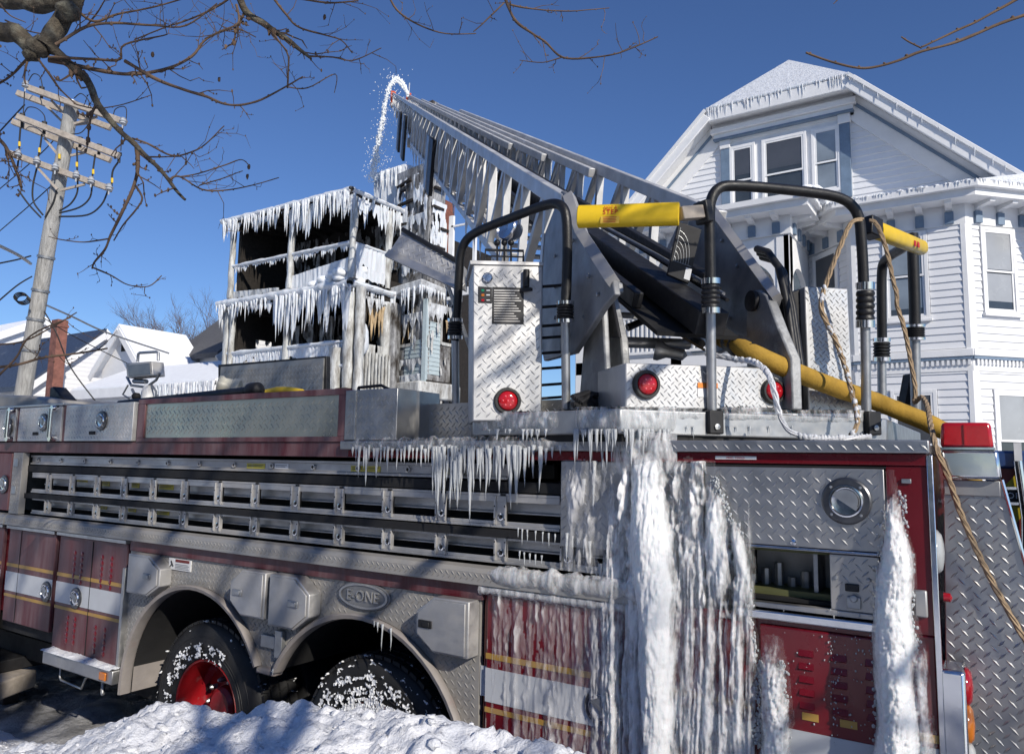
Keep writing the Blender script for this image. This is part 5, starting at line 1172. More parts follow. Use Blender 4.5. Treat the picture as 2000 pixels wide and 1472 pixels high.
# ================================================================ snow bank in front
crest = [(-9.5, .25), (-6.5, .30)]
for a, b in ((0, 1452), (60, 1444), (120, 1428), (200, 1408), (255, 1392), (300, 1378), (330, 1368), (370, 1368), (420, 1380), (470, 1368), (520, 1358), (600, 1364), (660, 1368), (720, 1362), (780, 1366), (840, 1380), (900, 1390), (960, 1408), (1020, 1424), (1080, 1442), (1150, 1462)):
    q = P(a, b, y=2.05); crest.append((q.x, q.z-.05))
crest += [(-.3, 1.12), (1.0, 1.0), (4, .9)]
def crest_z(x):
    for (xa, za), (xb, zb) in zip(crest[:-1], crest[1:]):
        if xa <= x <= xb: t = (x-xa)/(xb-xa); return lerp(za, zb, t)
    return .8
nx, ny = 760, 240
def bank(i, j):
    x = lerp(-8.0, 2.0, i/(nx-1)); y = lerp(-.6, 2.92, j/(ny-1)); c = crest_z(x)
    u = (y-2.05)
    if u > 0: z = c-(u/.85)**1.3*(c-.05)
    else: z = c-.30*(-u)**1.0-.03*math.sin(u*3)
    z = max(z, .03)
    k = min(1, max(0, (c-.2)*2))*(1 if u < .7 else max(0, (.87-u)/.17))
    a = .05*fbm(V((x*2.2, y*2.2, 1)))+.05*(abs(fbm(V((x*4.5, y*4.5, 4)), 5))-.2)+.035*(.5-abs(noise.noise(V((x*13, y*13, 8)))))+.018*(.4-abs(noise.noise(V((x*33, y*33, 2)))))+.012*noise.noise(V((x*70, y*70, 3)))+.006*noise.noise(V((x*150, y*150, 5)))
    return V((x, y, z+k*a))
mb = MB(); mb.grid(nx, ny, bank); sbk = mb.build('snow_bank', M['bank_snow'], None, smooth=180); sbk['kind'] = 'structure'
mb = MB()
for _ in range(900):
    x = rnd.uniform(-6.5, .5); y = rnd.uniform(.6, 2.45); i = (x+8)/10*(nx-1); j = (y+.6)/3.52*(ny-1); q = bank(i, j)
    r = rnd.choice((.006, .008, .010, .014, .02)); mb.blob(q+V((0, 0, r*.1)), r, (1.3, 1.1, .7), .9, 25, 6)
o = mb.build('snow_clods', M['bank_snow'], None, smooth=180); o['kind'] = 'stuff'; o['label'] = 'clods of ploughed snow on the bank'
# dirty slush and a timber under the truck, lower left
mb = MB()
def sl(i, j):
    x = lerp(-9.5, -4.6, i/89); y = lerp(2.5, 4.6, j/39); return V((x, y, GZ+.01+.10*max(0, fbm(V((x*1.6, y*1.6, 9))))*max(0, min(1, (-x-5.0)))+.03*abs(noise.noise(V((x*9, y*9, 1))))))
mb.grid(90, 40, sl); o = mb.build('slush', mat('dirty_slush', (.30, .30, .31), .6, 0, .5, 4, bump=.02, bscale=25, dirt=(.05, .05, .05), dirt_amt=.5, dscale=3), None, smooth=180); o['kind'] = 'stuff'; o['label'] = 'dirty slush on the road under the truck'
mb = MB(); a, b = P(-60, 1360, z=.30), P(45, 1322, z=.30); mb.bar(a, b, .25, .14); tb_ = mb.build('timber_block', M['arm_wood'], None, bevel=.015); tag(tb_, 'worn timber block lying in the slush under the truck', 'timber')
mb = MB(); a, b = P(-60, 1300, z=.42), P(62, 1275, z=.42); mb.bar(a, b, .5, .10); mb.bar(b+V((0, -.2, -.1)), b+V((0, -.2, -.38)), .12, .3); ja = mb.build('support_jack', M['blackmetal'], truck, bevel=.01)
# ================================================================ helpers for houses
def wall_open(name, o, ax, L, z0, z1, th, holes, parent, m, label=None):
    """wall from o along ax (horizontal) with rectangular openings (u0, z0, u1, z1); thickness goes away from ax x up"""
    ax = V(ax).normalized(); n = ax.cross(UP); us = sorted({0, L, *[h[0] for h in holes], *[h[2] for h in holes]}); zs = sorted({z0, z1, *[h[1] for h in holes], *[h[3] for h in holes]})
    mb = MB()
    for ua, ub in zip(us[:-1], us[1:]):
        run = None
        for za, zb in zip(zs[:-1], zs[1:]):
            uc, zc = (ua+ub)/2, (za+zb)/2
            if any(h[0] < uc < h[2] and h[1] < zc < h[3] for h in holes):
                if run: mb.obox(o+ax*ua+UP*(run[0]-o.z), ax*(ub-ua), -n*th, UP*(run[1]-run[0])); run = None
            else: run = (run[0], zb) if run else (za, zb)
        if run: mb.obox(o+ax*ua+UP*(run[0]-o.z), ax*(ub-ua), -n*th, UP*(run[1]-run[0]))
    return mb.build(name, M[m], parent, label=label)
def boards(o, ax, spans, z0, z1, course, parent, m='siding', clip=None, jitter=.0):
    """lapped clapboards: each board an object; spans(z) gives the (u0, u1) runs of a course"""
    ax = V(ax).normalized(); n = ax.cross(UP); z = z0
    while z < z1-.02:
        zt = min(z+course, z1)
        for u0, u1 in spans((z+zt)/2):
            if u1-u0 < .05: continue
            a, b = o+ax*u0, o+ax*u1; a = V((a.x, a.y, 0)); b = V((b.x, b.y, 0))
            p = lambda q, off, zz: q+n*off+UP*zz
            mb = MB(); mb.add([p(a, 0, z), p(b, 0, z), p(b, 0, zt+.012), p(a, 0, zt+.012), p(a, .026, z), p(b, .026, z), p(b, .004, zt+.012), p(a, .004, zt+.012)],
                              [(0, 3, 2, 1), (4, 5, 6, 7), (0, 1, 5, 4), (1, 2, 6, 5), (2, 3, 7, 6), (3, 0, 4, 7)])
            mb.build('clapboard', M[m], parent)
        z += course
def window(o, ax, u0, u1, z0, z1, parent, proud=.05, frame=.06, rail=.5, blind=(0, 1), m='trim', sash_m='trim', blind_m='shade', deep=.06, sill=True):
    ax = V(ax).normalized(); n = ax.cross(UP); o = V((o.x, o.y, 0))
    def bx(mb, a, b, za, zb, d0, d1): mb.obox(o+ax*a+UP*za+n*d0, ax*(b-a), n*(d1-d0), UP*(zb-za))
    mb = MB(); f = frame
    bx(mb, u0-f, u0, z0-f, z1+f, -deep, proud); bx(mb, u1, u1+f, z0-f, z1+f, -deep, proud); bx(mb, u0, u1, z1, z1+f, -deep, proud); bx(mb, u0, u1, z0-f, z0, -deep, proud)
    w = mb.build('window', M[m], parent, bevel=.004)
    zr = lerp(z0, z1, rail); s = .035; mb = MB()
    for za, zb, d in ((zr-s/2, z1, proud*.85), (z0, zr+s/2, proud*.55)):
        bx(mb, u0, u0+s, za, zb, d-.03, d); bx(mb, u1-s, u1, za, zb, d-.03, d); bx(mb, u0+s, u1-s, zb-s, zb, d-.03, d); bx(mb, u0+s, u1-s, za, za+s, d-.03, d)
    mb.build('sash', M[sash_m], w)
    mb = MB(); bx(mb, u0+s, u1-s, zr, z1-s, proud*.85-.020, proud*.85-.014); bx(mb, u0+s, u1-s, z0+s, zr-s/2, proud*.55-.020, proud*.55-.014); mb.build('pane', M['glass'], w)
    if blind: mb = MB(); bx(mb, u0+s, u1-s, lerp(z0, z1, blind[0]), lerp(z0, z1, blind[1])-s, proud*.85-.0138, proud*.85-.0120) if blind[0] >= rail else (bx(mb, u0+s, u1-s, zr+s, z1-s, proud*.85-.0138, proud*.85-.012), bx(mb, u0+s+.0, u1-s, max(z0+s, lerp(z0, z1, blind[0])), zr-s, proud*.55-.0138, proud*.55-.012)); mb.build('blind', M[blind_m], w)
    if sill:
        mb = MB(); bx(mb, u0-f-.03, u1+f+.03, z0-f-.04, z0-f, -.02, proud+.04); mb.build('sill', M[m], w, bevel=.004)
    return w
def ice_fringe_part(p0, p1, n, l0, l1, r, parent, m='hoar', seed=1, depth=.0, name='icicles', stuff=True, thick=1.0):
    rr = random.Random(seed); p0, p1 = V(p0), V(p1)
    if stuff:
        mb = MB()
        for _ in range(n): mb.icicle(p0.lerp(p1, rr.random())+V((0, -depth*rr.random(), 0)), rr.uniform(l0, l1)*rr.random()**.7+l0*.3, rr.uniform(.5, 1)*r, 5)
        mb.build(name, M[m], parent, smooth=180, kind='stuff')
    else:
        for _ in range(n):
            t = rr.random(); cl = .45+.75*max(0, noise.noise(V((t*7, seed, 0)))+.35)
            mb = MB(); mb.icicle(p0.lerp(p1, t)+V((0, -depth*rr.random(), 0)), max(l0, rr.uniform(l0, l1)*cl), rr.uniform(.5, 1)*r, 6); mb.build('icicle', M[m], parent, smooth=180)

# ================================================================ white house on the right
WH = thing('white_house', (-3.4, 15, 0), 'large white clapboard house with clipped gable and blue trim behind the truck', 'house')
YG = 15.0; XC = -3.40; SL = .97; EZ, EH = 9.53, 1.38           # eave of the clip at the front edge of the roof
YF = 14.55
def roof_z(x): return EZ-SL*(abs(x-XC)-EH)
wz = lambda x: roof_z(x)-.10
mb = MB(); gw = [(XC-4.05, 0), (XC+4.05, 0), (XC+4.05, wz(XC+4.05)), (XC+EH, wz(XC+EH)), (XC-EH, wz(XC-EH)), (XC-4.05, wz(XC-4.05))]
mb.prism([(a, YG, b) for a, b in gw], (0, .15, 0)); wl = mb.build('wall', M['siding'], WH)
mb = MB(); mb.box(XC+3.95, YG+.15, 0, XC+4.05, 27, 6.9); mb.box(XC-4.05, YG+.15, 0, XC-3.95, 27, 6.9); mb.build('wall', M['siding'], WH)
wx0, wx1 = P(1406, 330, y=YG).x, P(1664, 300, y=YG).x; wz0, wz1 = 7.35, P(1664, 205, y=YG).z+.05
def gable_span(z):
    h = EH+(EZ-.10-.42-z)/SL; lo, hi = XC-min(h, 3.7), XC+min(h, 3.7)
    return [(lo, min(wx0, hi)), (max(wx1, lo), hi)] if z < wz1 else [(lo, hi)]
boards(V((0, YG, 0)), AX, gable_span, 6.7, EZ-.32, .125, wl)
# roof
yb = 27; rz = EZ+SL*EH; top = .05
def slope_part(name, pts, off, m):
    mb = MB(); mb.prism(pts, off); return mb.build(name, M[m], WH)
for s in (1, -1):
    xa, xe = XC+s*EH, XC+s*4.75
    rf = slope_part('roof', [(xa, YF, EZ), (xe, YF, roof_z(xe)), (xe, yb, roof_z(xe)), (XC, yb, rz), (XC, YF+EH, rz)], (0, 0, .05), 'ice_roof' if s < 0 else 'shingle')
    slope_part('soffit', [(xa, YF+.02, EZ-.02), (xe, YF+.02, roof_z(xe)-.02), (xe, YG+.2, roof_z(xe)-.02), (xa, YG+.2, EZ-.02)], (0, 0, -.16), 'trim')
    mb = MB(); mb.bar((xa, YF-.02, EZ-.12), (xe, YF-.02, roof_z(xe)-.12), .05, .26, up=(s*.7, 0, .7)); mb.build('rake_board', M['trim'], WH, bevel=.01)
    mb = MB(); mb.bar((xa, YF-.06, EZ-.01), (xe, YF-.06, roof_z(xe)-.01), .05, .06, up=(s*.7, 0, .7)); mb.build('drip_edge', M['trim'], WH)
    fo = .30; fw = .42
    mb = MB(); mb.bar((xa-s*.1, YG-.035, EZ-.38), (xe, YG-.035, roof_z(xe)-.48), .05, fw, up=(s*.7, 0, .7)); fz = mb.build('frieze_board', M['trim'], WH)
    mb = MB(); mb.bar((xa-s*.06, YG-.07, EZ-.33), (xe, YG-.07, roof_z(xe)-.39), .03, .055, up=(s*.7, 0, .7)); mb.build('blue_moulding', M['blue_trim'], fz)
hip = slope_part('roof', [(XC-EH, YF, EZ), (XC+EH, YF, EZ), (XC, YF+EH, rz)], (0, 0, .05), 'ice_roof')
mb = MB(); mb.box(XC-EH, YF-.02, EZ-.26, XC+EH, YF+.03, EZ-.01); mb.build('eave_board', M['trim'], WH, bevel=.01)
mb = MB(); mb.box(XC-EH, YF+.03, EZ-.2, XC+EH, YG+.1, EZ-.1); mb.build('soffit', M['trim'], WH)
mb = MB(); mb.box(XC-EH, YG-.06, EZ-.62, XC+EH, YG-.01, EZ-.2); fz = mb.build('frieze_board', M['trim'], WH)
mb = MB(); mb.box(XC-EH, YG-.085, EZ-.42, XC+EH, YG-.06, EZ-.36); mb.build('blue_moulding', M['blue_trim'], fz)
ice_fringe_part((XC-EH, YF-.03, EZ+.04), (XC+EH, YF-.03, EZ+.04), 90, .06, .32, .016, hip, seed=4)
mb = MB()
def lip(i, j):
    x = lerp(XC-EH, XC+EH, i/79); a = -.4+j/6*3.2; r = .035+.02*noise.noise(V((x*6, 0, 1))); return V((x, YF-math.sin(a)*r, EZ+.03+math.cos(a)*r))
mb.grid(80, 7, lip); mb.build('eave_ice', M['hoar'], hip, smooth=180)
mb = MB()
for k in range(14):
    t = k/13+.03*random.random(); x = lerp(XC+EH, XC+4.4, t); mb.icicle((x, YF-.08, roof_z(x)-.02), random.uniform(.05, .22), .012, 5)
mb.build('icicles', M['hoar'], WH, smooth=180, kind='stuff')
# triple attic window
cz = P(1530, 240, y=YG-.1).z
hd_ = MB(); xa, xb = P(1389, 270, y=YG-.15).x, P(1672, 208, y=YG-.15).x
hd_.box(xa, YG-.22, wz1-.10, xb, YG, wz1+.02); hd_.box(xa+.05, YG-.16, wz1-.20, xb-.05, YG, wz1-.10); hd_.build('window_hood', M['trim'], WH, bevel=.012)
mb = MB(); mb.box(xa+.05, YG-.18, wz1-.235, xb-.05, YG, wz1-.20); mb.build('blue_moulding', M['blue_trim'], WH)
mb = MB(); mb.box(wx0, YG-.03, wz0-.1, wx1, YG+.02, wz1-.235); mb.build('window_surround', M['trim'], WH)
for a, b in ((1408, 1425), (1641, 1662)):
    u0, u1 = P(a, 320, y=YG-.08).x, P(b, 320, y=YG-.08).x
    mb = MB(); mb.box(u0, YG-.09, wz0-.05, u1, YG-.03, wz1-.42); mb.build('pilaster', M['blue_trim'], WH, bevel=.006)
    mb = MB(); mb.box(u0-.02, YG-.11, wz1-.42, u1+.02, YG-.03, wz1-.235); mb.build('pilaster_cap', M['trim'], WH, bevel=.01)
for a, b, bl in ((1431, 1469, None), (1494, 1570, None), (1592, 1637, (.0, 1))):
    u0, u1 = P(a, 320, y=YG-.06).x, P(b, 320, y=YG-.06).x
    window(V((0, YG-.03, 0)), AX, u0, u1, 7.52, wz1-.46, WH, blind=(.52, 1) if bl is None else bl, rail=.42 if bl is None else .46, blind_m='grey_blind' if bl is None else 'pale_blind', sill=False) if True else 0
# two storey bay on the right
BY = 14.10; bxl, bxr = -2.03, -.285; D45 = .93
bay = [V((bxl-D45, BY+D45, 0)), V((bxl, BY, 0)), V((bxr, BY, 0)), V((bxr+D45, BY+D45, 0))]
CZ0, CZ1, BELT = 6.22, 6.78, 3.98
mb = MB(); mb.prism([(p.x, p.y, 0) for p in bay], (0, 0, CZ0+.2)); by_w = mb.build('bay', M['siding'], WH)
facets = []
for a, b in zip(bay[:-1], bay[1:]): facets.append((a, (b-a).normalized(), (b-a).length))
def facet_px(f, px, py): a, ax, L = f; q = PP(px, py, a, ax.cross(UP)); return (q-a).dot(ax), q.z
wins = []
f0, f1, f2 = facets
u0, _ = facet_px(f1, 1733, 540); u1, _ = facet_px(f1, 1806, 540); zt = facet_px(f1, 1806, 458)[1]; zb = facet_px(f1, 1812, 616)[1]
wins.append((1, u0, u1, zb, zt, dict(rail=.5, blind=(.1, 1), blind_m='pale_blind')))
u2, zt2 = facet_px(f2, 1917, 450); u3, _ = facet_px(f2, 1972, 450); zb2 = facet_px(f2, 1925, 606)[1]
wins.append((2, u2, u3, zb2, zt2, dict(rail=.49, blind=(.12, 1))))
u4, _ = facet_px(f0, 1594, 540); u5, _ = facet_px(f0, 1636, 540); zt3 = facet_px(f0, 1594, 510)[1]
wins.append((0, max(.15, u4), max(.75, u5), zb, zt, dict(rail=.5, blind=(.45, 1), blind_m='grey_blind')))
l0, lz1 = facet_px(f1, 1747, 770); l1, _ = facet_px(f1, 1822, 770)
wins.append((1, l0, l1, lz1-1.7, lz1, dict(rail=.5, blind=(.5, 1), blind_m='grey_blind')))
r0, rz1 = facet_px(f2, 1944, 768); wins.append((2, r0, r0+(u3-u2), rz1-1.6, rz1, dict(rail=.52, blind=(.52, 1))))
for k, (a, ax, L) in enumerate(facets):
    hs = [(w[1]-.07, w[3]-.07, w[2]+.07, w[4]+.07) for w in wins if w[0] == k]
    def span(z, hs=hs, L=L):
        out = []; u = .06
        for h in sorted(hs):
            if h[1] < z < h[3]: out.append((u, h[0])); u = h[2]
        out.append((u, L-.06)); return out
    boards(a, ax, span, BELT+.16, CZ0, .125, by_w); boards(a, ax, span, 1.6, BELT-.22, .125, by_w)
    for w in wins:
        if w[0] == k: window(a, ax, w[1], w[2], w[3], w[4], WH, proud=.045, **w[5])
    n = ax.cross(UP)
    mb = MB(); mb.obox(a+UP*(BELT+.02)+n*.0-ax*.03, ax*(L+.06), n*.09, UP*.12); bt = mb.build('belt_course', M['trim'], WH, bevel=.01)
    mb = MB(); mb.obox(a+UP*(BELT-.03)-ax*.02, ax*(L+.04), n*.07, UP*.048); mb.build('blue_moulding', M['blue_trim'], bt)
    mb = MB(); mb.obox(a+UP*(BELT-.22)-ax*.01, ax*(L+.02), n*.03, UP*.19); mb.build('belt_frieze', M['trim'], bt)
    mb = MB(); c = int(L/.075)
    for i in range(c): mb.obox(a+ax*(.04+i*.075)+UP*(BELT-.12)+n*.03, ax*.038, n*.035, UP*.085)
    mb.build('dentils', M['trim'], bt, kind='stuff')
for p in bay[1:3]:
    for za, zb_ in ((BELT+.14, CZ0), (1.5, BELT-.2)):
        mb = MB(); q = [p+V((-.07, -.03, 0)), p+V((.0, -.032, 0)), p+V((.045, -.0, 0)), p+V((.09, .05, 0)), p+V((0, .1, 0))] if p is bay[2] else [p+V((.07, -.03, 0)), p+V((0, -.032, 0)), p+V((-.045, 0, 0)), p+V((-.09, .05, 0)), p+V((0, .1, 0))]
        mb.prism([V((w.x, w.y, za)) for w in q], (0, 0, zb_-za)); mb.build('corner_board', M['trim'], by_w)
def cornice(path, z0, z1, parent, out=.42, ice=True, close=None):
    """boxed eave with blue blocks and brackets along a wall path"""
    pts = [V((p.x, p.y, 0)) for p in path]; segs = []
    for a, b in zip(pts[:-1], pts[1:]):
        ax = (b-a).normalized(); segs.append((a, b, ax, ax.cross(UP)))
    def off(d):
        r = []
        for i, p in enumerate(pts):
            ns_ = [s[3] for j, s in enumerate(segs) if j in (i-1, i)]
            m_ = sum(ns_, V((0, 0, 0))).normalized(); c = m_.dot(ns_[0]); r.append(p+m_*d/max(c, .4))
        return r
    o1, o2, o3 = off(.03), off(out), off(out+.10)
    def ring(name, inner, outer, za, zb, m):
        for i in range(len(pts)-1):
            mb = MB(); mb.prism([V((q.x, q.y, za)) for q in (inner[i], inner[i+1], outer[i+1], outer[i])], (0, 0, zb-za)); mb.build(name, M[m], parent)
    ring('cornice_frieze', pts, o1, z0, z1-.22, 'trim'); ring('cornice_soffit', pts, o2, z1-.22, z1-.10, 'trim'); ring('gutter', o1, o3, z1-.10, z1, 'trim')
    for a, b, ax, n in segs:
        L = (b-a).length; c = max(2, int(round(L/.42)))
        for i in range(c):
            q = a+ax*(L*(i+.5)/c)
            mb = MB(); mb.prism([q+n*.03+UP*(z0+.22)-ax*.05, q+n*.03+UP*(z1-.22)-ax*.05, q+n*(out-.05)+UP*(z1-.22)-ax*.05, q+n*(out-.07)+UP*(z1-.27)-ax*.05, q+n*.10+UP*(z0+.27)-ax*.05], ax*.10); br = mb.build('bracket', M['trim'], parent)
            mb = MB(); mb.obox(q-ax*.065+n*.031+UP*(z0+.02), ax*.13, n*.045, UP*.20); mb.build('bracket_block', M['blue_trim'], br)
    return o3, segs
o3, sg = cornice(bay, CZ0, CZ1, WH)
mb = MB(); tp_ = [V((q.x, q.y, CZ1)) for q in o3]; bk = [V((bay[3].x+.3, YG, CZ1+.42)), V((bay[0].x, YG, CZ1+.42))]
mb.add(tp_+bk, [(0, 1, 5), (1, 2, 4, 5), (2, 3, 4)]); br_ = mb.build('bay_roof', M['ice_roof'], WH)
mb = MB()
for (a, b) in zip(tp_[:-1], tp_[1:]):
    n = int((b-a).length*34)
    for i in range(n):
        p = a.lerp(b, random.random()); mb.icicle(p+V((0, -.01, .01)), random.uniform(.02, .09), .009, 5); 
        if random.random() < .4: mb.blob(p+V((0, .05, .01)), random.uniform(.02, .05), (1.4, 1, .7), .4, 9, 6)
mb.build('icicles', M['hoar'], br_, smooth=180, kind='stuff')
# porch tower on the left, two storeys, iced roof and blue arch
PX0, PX1, PY = -7.2, -2.93, 13.4; PZ = 6.28
pth = [V((PX0, PY, 0)), V((PX1, PY, 0)), V((PX1, YG-.02, 0))]
po3, _ = cornice(pth, PZ, PZ+.56, WH, out=.40)
mb = MB(); e = [V((q.x, q.y, PZ+.56)) for q in po3]; mb.add(e+[V((PX1-.3, YG, PZ+1.0)), V((PX0, YG, PZ+1.0))], [(0, 1, 3, 4), (1, 2, 3)]); pr_ = mb.build('porch_roof', M['ice_roof'], WH)
mb = MB(); mb.box(PX0, 14.6, PZ+.86, PX1-.5, YG, PZ+1.06); mb.build('roof_ledge', M['trim'], WH)
ice_fringe_part((PX0, 14.58, PZ+1.05), (PX1-.5, 14.58, PZ+1.05), 70, .08, .30, .018, pr_, seed=9)
ice_fringe_part(e[1]+V((0, 0, .02)), e[2]+V((0, 0, .02)), 50, .05, .22, .02, pr_, seed=11)
mb = MB()
for _ in range(60): p = e[1].lerp(e[2], random.random()); mb.blob(p+V((random.uniform(-.12, .1), 0, .02)), random.uniform(.05, .10), (1.2, 1.2, .7), .4, 7, 7)
for _ in range(60): p = V((random.uniform(-2.9, -2.0), random.uniform(14.2, 14.9), 0)); p.z = PZ+.58+.35*(p.y-14.0); mb.blob(p, random.uniform(.06, .14), (1.2, 1.2, .6), .4, 7, 7)
mb.build('roof_snow', M['snow'], pr_, smooth=180, kind='stuff')
mb = MB(); mb.box(PX0, PY, 3.95, PX1, YG, 4.2); mb.build('porch_floor', M['trim'], WH)
for x in (PX0+.1, -5.05, PX1-.12):
    mb = MB(); mb.box(x-.12, PY, 0, x+.12, PY+.24, PZ); mb.build('porch_post', M['trim'], WH, bevel=.015)
def arch_wall(o, ax, L, z0, zs, z1, parent):
    n = ax.cross(UP); c = L/2; r = L/2-.16; pts = []
    for k in range(17): t = math.pi*k/16; pts.append((c-r*math.cos(t), zs+r*.72*math.sin(t)))
    mb = MB()
    for (ua, za), (ub, zb) in zip(pts[:-1], pts[1:]): mb.prism([o+ax*ua+UP*za, o+ax*ub+UP*zb, o+ax*ub+UP*z1, o+ax*ua+UP*z1], -n*.1)
    mb.obox(o+UP*z0, ax*.16, -n*.1, UP*(z1-z0)); mb.obox(o+ax*(L-.16)+UP*z0, ax*.16, -n*.1, UP*(z1-z0)); a = mb.build('porch_arch', M['trim'], parent)
    mb = MB()
    for (ua, za), (ub, zb) in zip(pts[:-1], pts[1:]): mb.prism([o+ax*ua+UP*za-n*.1, o+ax*ub+UP*zb-n*.1, o+ax*ub+UP*(zb-.03)-n*.1, o+ax*ua+UP*(za-.03)-n*.1], -n*.12)
    mb.build('arch_lining', M['pale_blue'], a)
arch_wall(V((PX1, PY, 0)), V((0, 1, 0)), 1.55, 4.2, 5.35, PZ, WH)
arch_wall(V((-5.05, PY+.02, 0)), AX, 2.0, 4.2, 5.35, PZ, WH); arch_wall(V((PX0, PY+.02, 0)), AX, 2.1, 4.2, 5.35, PZ, WH)
mb = MB(); mb.box(PX0, PY+.05, 5.02, PX1, PY+.11, 5.08); mb.box(PX0, PY+.05, 4.3, PX1, PY+.11, 4.35); rl_ = mb.build('porch_rail', M['trim'], WH)
for k in range(44):
    x = PX0+.1+.095*k
    mb = MB(); mb.box(x-.018, PY+.06, 4.35, x+.018, PY+.10, 5.02); mb.build('picket', M['trim'], rl_)
window(V((0, YG, 0)), AX, -5.2, -4.5, 4.6, 6.0, WH, m='blue_trim', blind=(.5, 1), blind_m='grey_blind')
boards(V((0, YG, 0)), AX, lambda z: [(XC-4.0, -5.28), (-4.42, -2.95)] if 4.5 < z < 6.1 else [(XC-4.0, -2.95)], 4.2, 6.4, .125, wl)
mb = MB(); mb.box(PX0, PY+.2, 2.2, PX1, PY+.3, 3.95); mb.build('porch_skirt', M['pale_blue'], WH)

# ================================================================ burnt house sheathed in ice
M['burntwall'] = mat('scorched_iced_wall', (.50, .51, .53), .45, 0, .15, 6, bump=.03, bscale=14, stretch=(1, 1, .35), dirt=(.035, .028, .022), dirt_amt=.82, dscale=3.2, dstretch=(1, 1, .45))
BH = thing('burnt_house', (-19, 18, 0), 'burnt out house with iced three storey porches and charred openings', 'house')
X0, X1, YP, YM = -22.4, -16.45, 16.0, 18.5
ROOF, R3, F3, R2, F2 = 10.55, 8.85, 7.70, 5.75, 4.4
xm = P(570, 470, y=YP).x
def ipost(x, y, z0, z1, w=.2, m='icepost'):
    mb = MB(); n = 26; w *= .72
    def fn(i, j):
        a = 2*math.pi*i/12; z = lerp(z0, z1, j/n); r = w/2*(1.1+.4*noise.noise(V((x*3+math.cos(a)*1.6, math.sin(a)*1.6+y, z*1.1)))+.25*noise.noise(V((x*9+math.cos(a)*4, math.sin(a)*4, z*3)))); sq = lambda q: math.copysign(abs(q)**.6, q); return V((x+r*sq(math.cos(a)), y+r*sq(math.sin(a)), z))
    mb.grid(13, n+1, fn); return mb.build('porch_post', M[m], BH, smooth=180)
for x, y in ((X0, YP), (xm, YP), (X1, YP), (X1, YM-.9)):
    ipost(x, y, F3, ROOF-.15, .24); ipost(x, y, 2.0, F3-.1, .36 if x == X1 else .26)
ipost(X1+.35, YP+.1, 2.0, F3-.3, .34); ipost(X1-.45, YP-.05, 2.0, R2-.2, .5); ipost(X0+.25, YP, 2, F3-.2, .22)
def slab_part(name, x0, x1, y0, y1, z0, z1, m, bev=.03):
    mb = MB(); mb.box(x0, y0, z0, x1, y1, z1); return mb.build(name, M[m], BH, bevel=bev)
slab_part('porch_roof', X0-.3, X1+.1, YP-.25, YM+.1, ROOF-.25, ROOF-.05, 'charred'); slab_part('porch_floor', X0-.2, X1+.15, YP-.2, YM+.1, F3-.45, F3-.12, 'charred'); slab_part('porch_floor', X0-.2, X1+.15, YP-.2, YM+.1, F2-.45, F2-.1, 'charred')
mb = MB(); mb.prism([(X0-.3, YP-.2, ROOF-.05), (X0+2.6, YP+.4, ROOF+.25), (X0+2.9, YM, ROOF+.3), (X0, YM, ROOF)], (0, 0, .08)); mb.build('roof_remnant', M['charred'], BH)
def crust(name, x0, x1, y, z, r, seed, n=90, along='x', m='hoar', dz=0):
    mb = MB()
    def fn(i, j):
        t = i/(n-1); u = lerp(x0, x1, t); a = 2*math.pi*j/9; q = r*(1+.5*noise.noise(V((u*1.7, seed, 0)))+.25*noise.noise(V((u*6, a, seed))))
        p = (u, y) if along == 'x' else (y, u)
        return V((p[0]+(math.cos(a)*q if along == 'y' else 0), p[1]+(math.cos(a)*q if along == 'x' else 0), z+dz*t+math.sin(a)*q*.8))
    mb.grid(n, 10, fn); return mb.build(name, M[m], BH, smooth=180)
crust('eave_ice', X0-.3, X1+.1, YP-.25, ROOF-.1, .11, 1); crust('eave_ice', YP-.25, YM, X1+.1, ROOF-.1, .10, 2, 40, 'y')
crust('floor_ice', X0-.3, X1+.2, YP-.22, F3-.22, .15, 3); crust('floor_ice', YP-.2, YM, X1+.18, F3-.2, .14, 4, 40, 'y')
crust('rail_ice', X0, X1, YP, R3, .075, 5); crust('rail_ice', YP, YM-.6, X1, R3, .07, 6, 40, 'y'); crust('rail_ice', X0, X1, YP, R2, .08, 7); crust('rail_ice', X0, X1, YP, R2-.75, .08, 8)
# frozen curtains behind the icicles
def curtain(p0, p1, base, spikes, lmax, seed, m='hoar', step=.035, wide=.10):
    r_ = random.Random(seed); p0, p1 = V(p0), V(p1); L = (p1-p0).length; ax = (p1-p0)/L; n_ = V((ax.y, -ax.x, 0)); n = int(L/step)+1; rows = 9
    sp_ = [(r_.random()*L, lmax*(.25+.75*r_.random()**1.6)*(.55+.6*noise.noise(V((seed, k*.37, 0)))+.25), wide*r_.uniform(.35, 2.2)) for k in range(int(spikes*1.3))]
    ln = []
    for i in range(n):
        u = i*L/(n-1); l = base*(.6+.8*abs(noise.noise(V((u*2.3, seed, 0)))))
        for c, h, w in sp_:
            d = abs(u-c)
            if d < w: l = max(l, base+h*(1-d/w)**1.1)
        ln.append(l)
    mb = MB()
    def fn(i, j):
        u = i*L/(n-1); k = j/(rows-1); z = ln[i]*k; q = p0+ax*u-UP*z
        return q+n_*((.05*noise.noise(V((u*7, seed, z*.8)))+.035*noise.noise(V((u*19, seed, z*1.6))))*(1-.6*k)+.03*(1-k))
    mb.grid(n, rows, fn); return mb.build('ice_curtain', M[m], BH, smooth=180)
curtain((X0-.3, YP-.2, ROOF-.08), (xm, YP-.2, ROOF-.08), .12, 26, .75, 1); curtain((xm, YP-.2, ROOF-.08), (X1+.1, YP-.2, ROOF-.08), .2, 26, 1.25, 2); curtain((X1+.05, YP-.2, ROOF-.08), (X1+.05, YM, ROOF-.08), .25, 18, 1.1, 3)
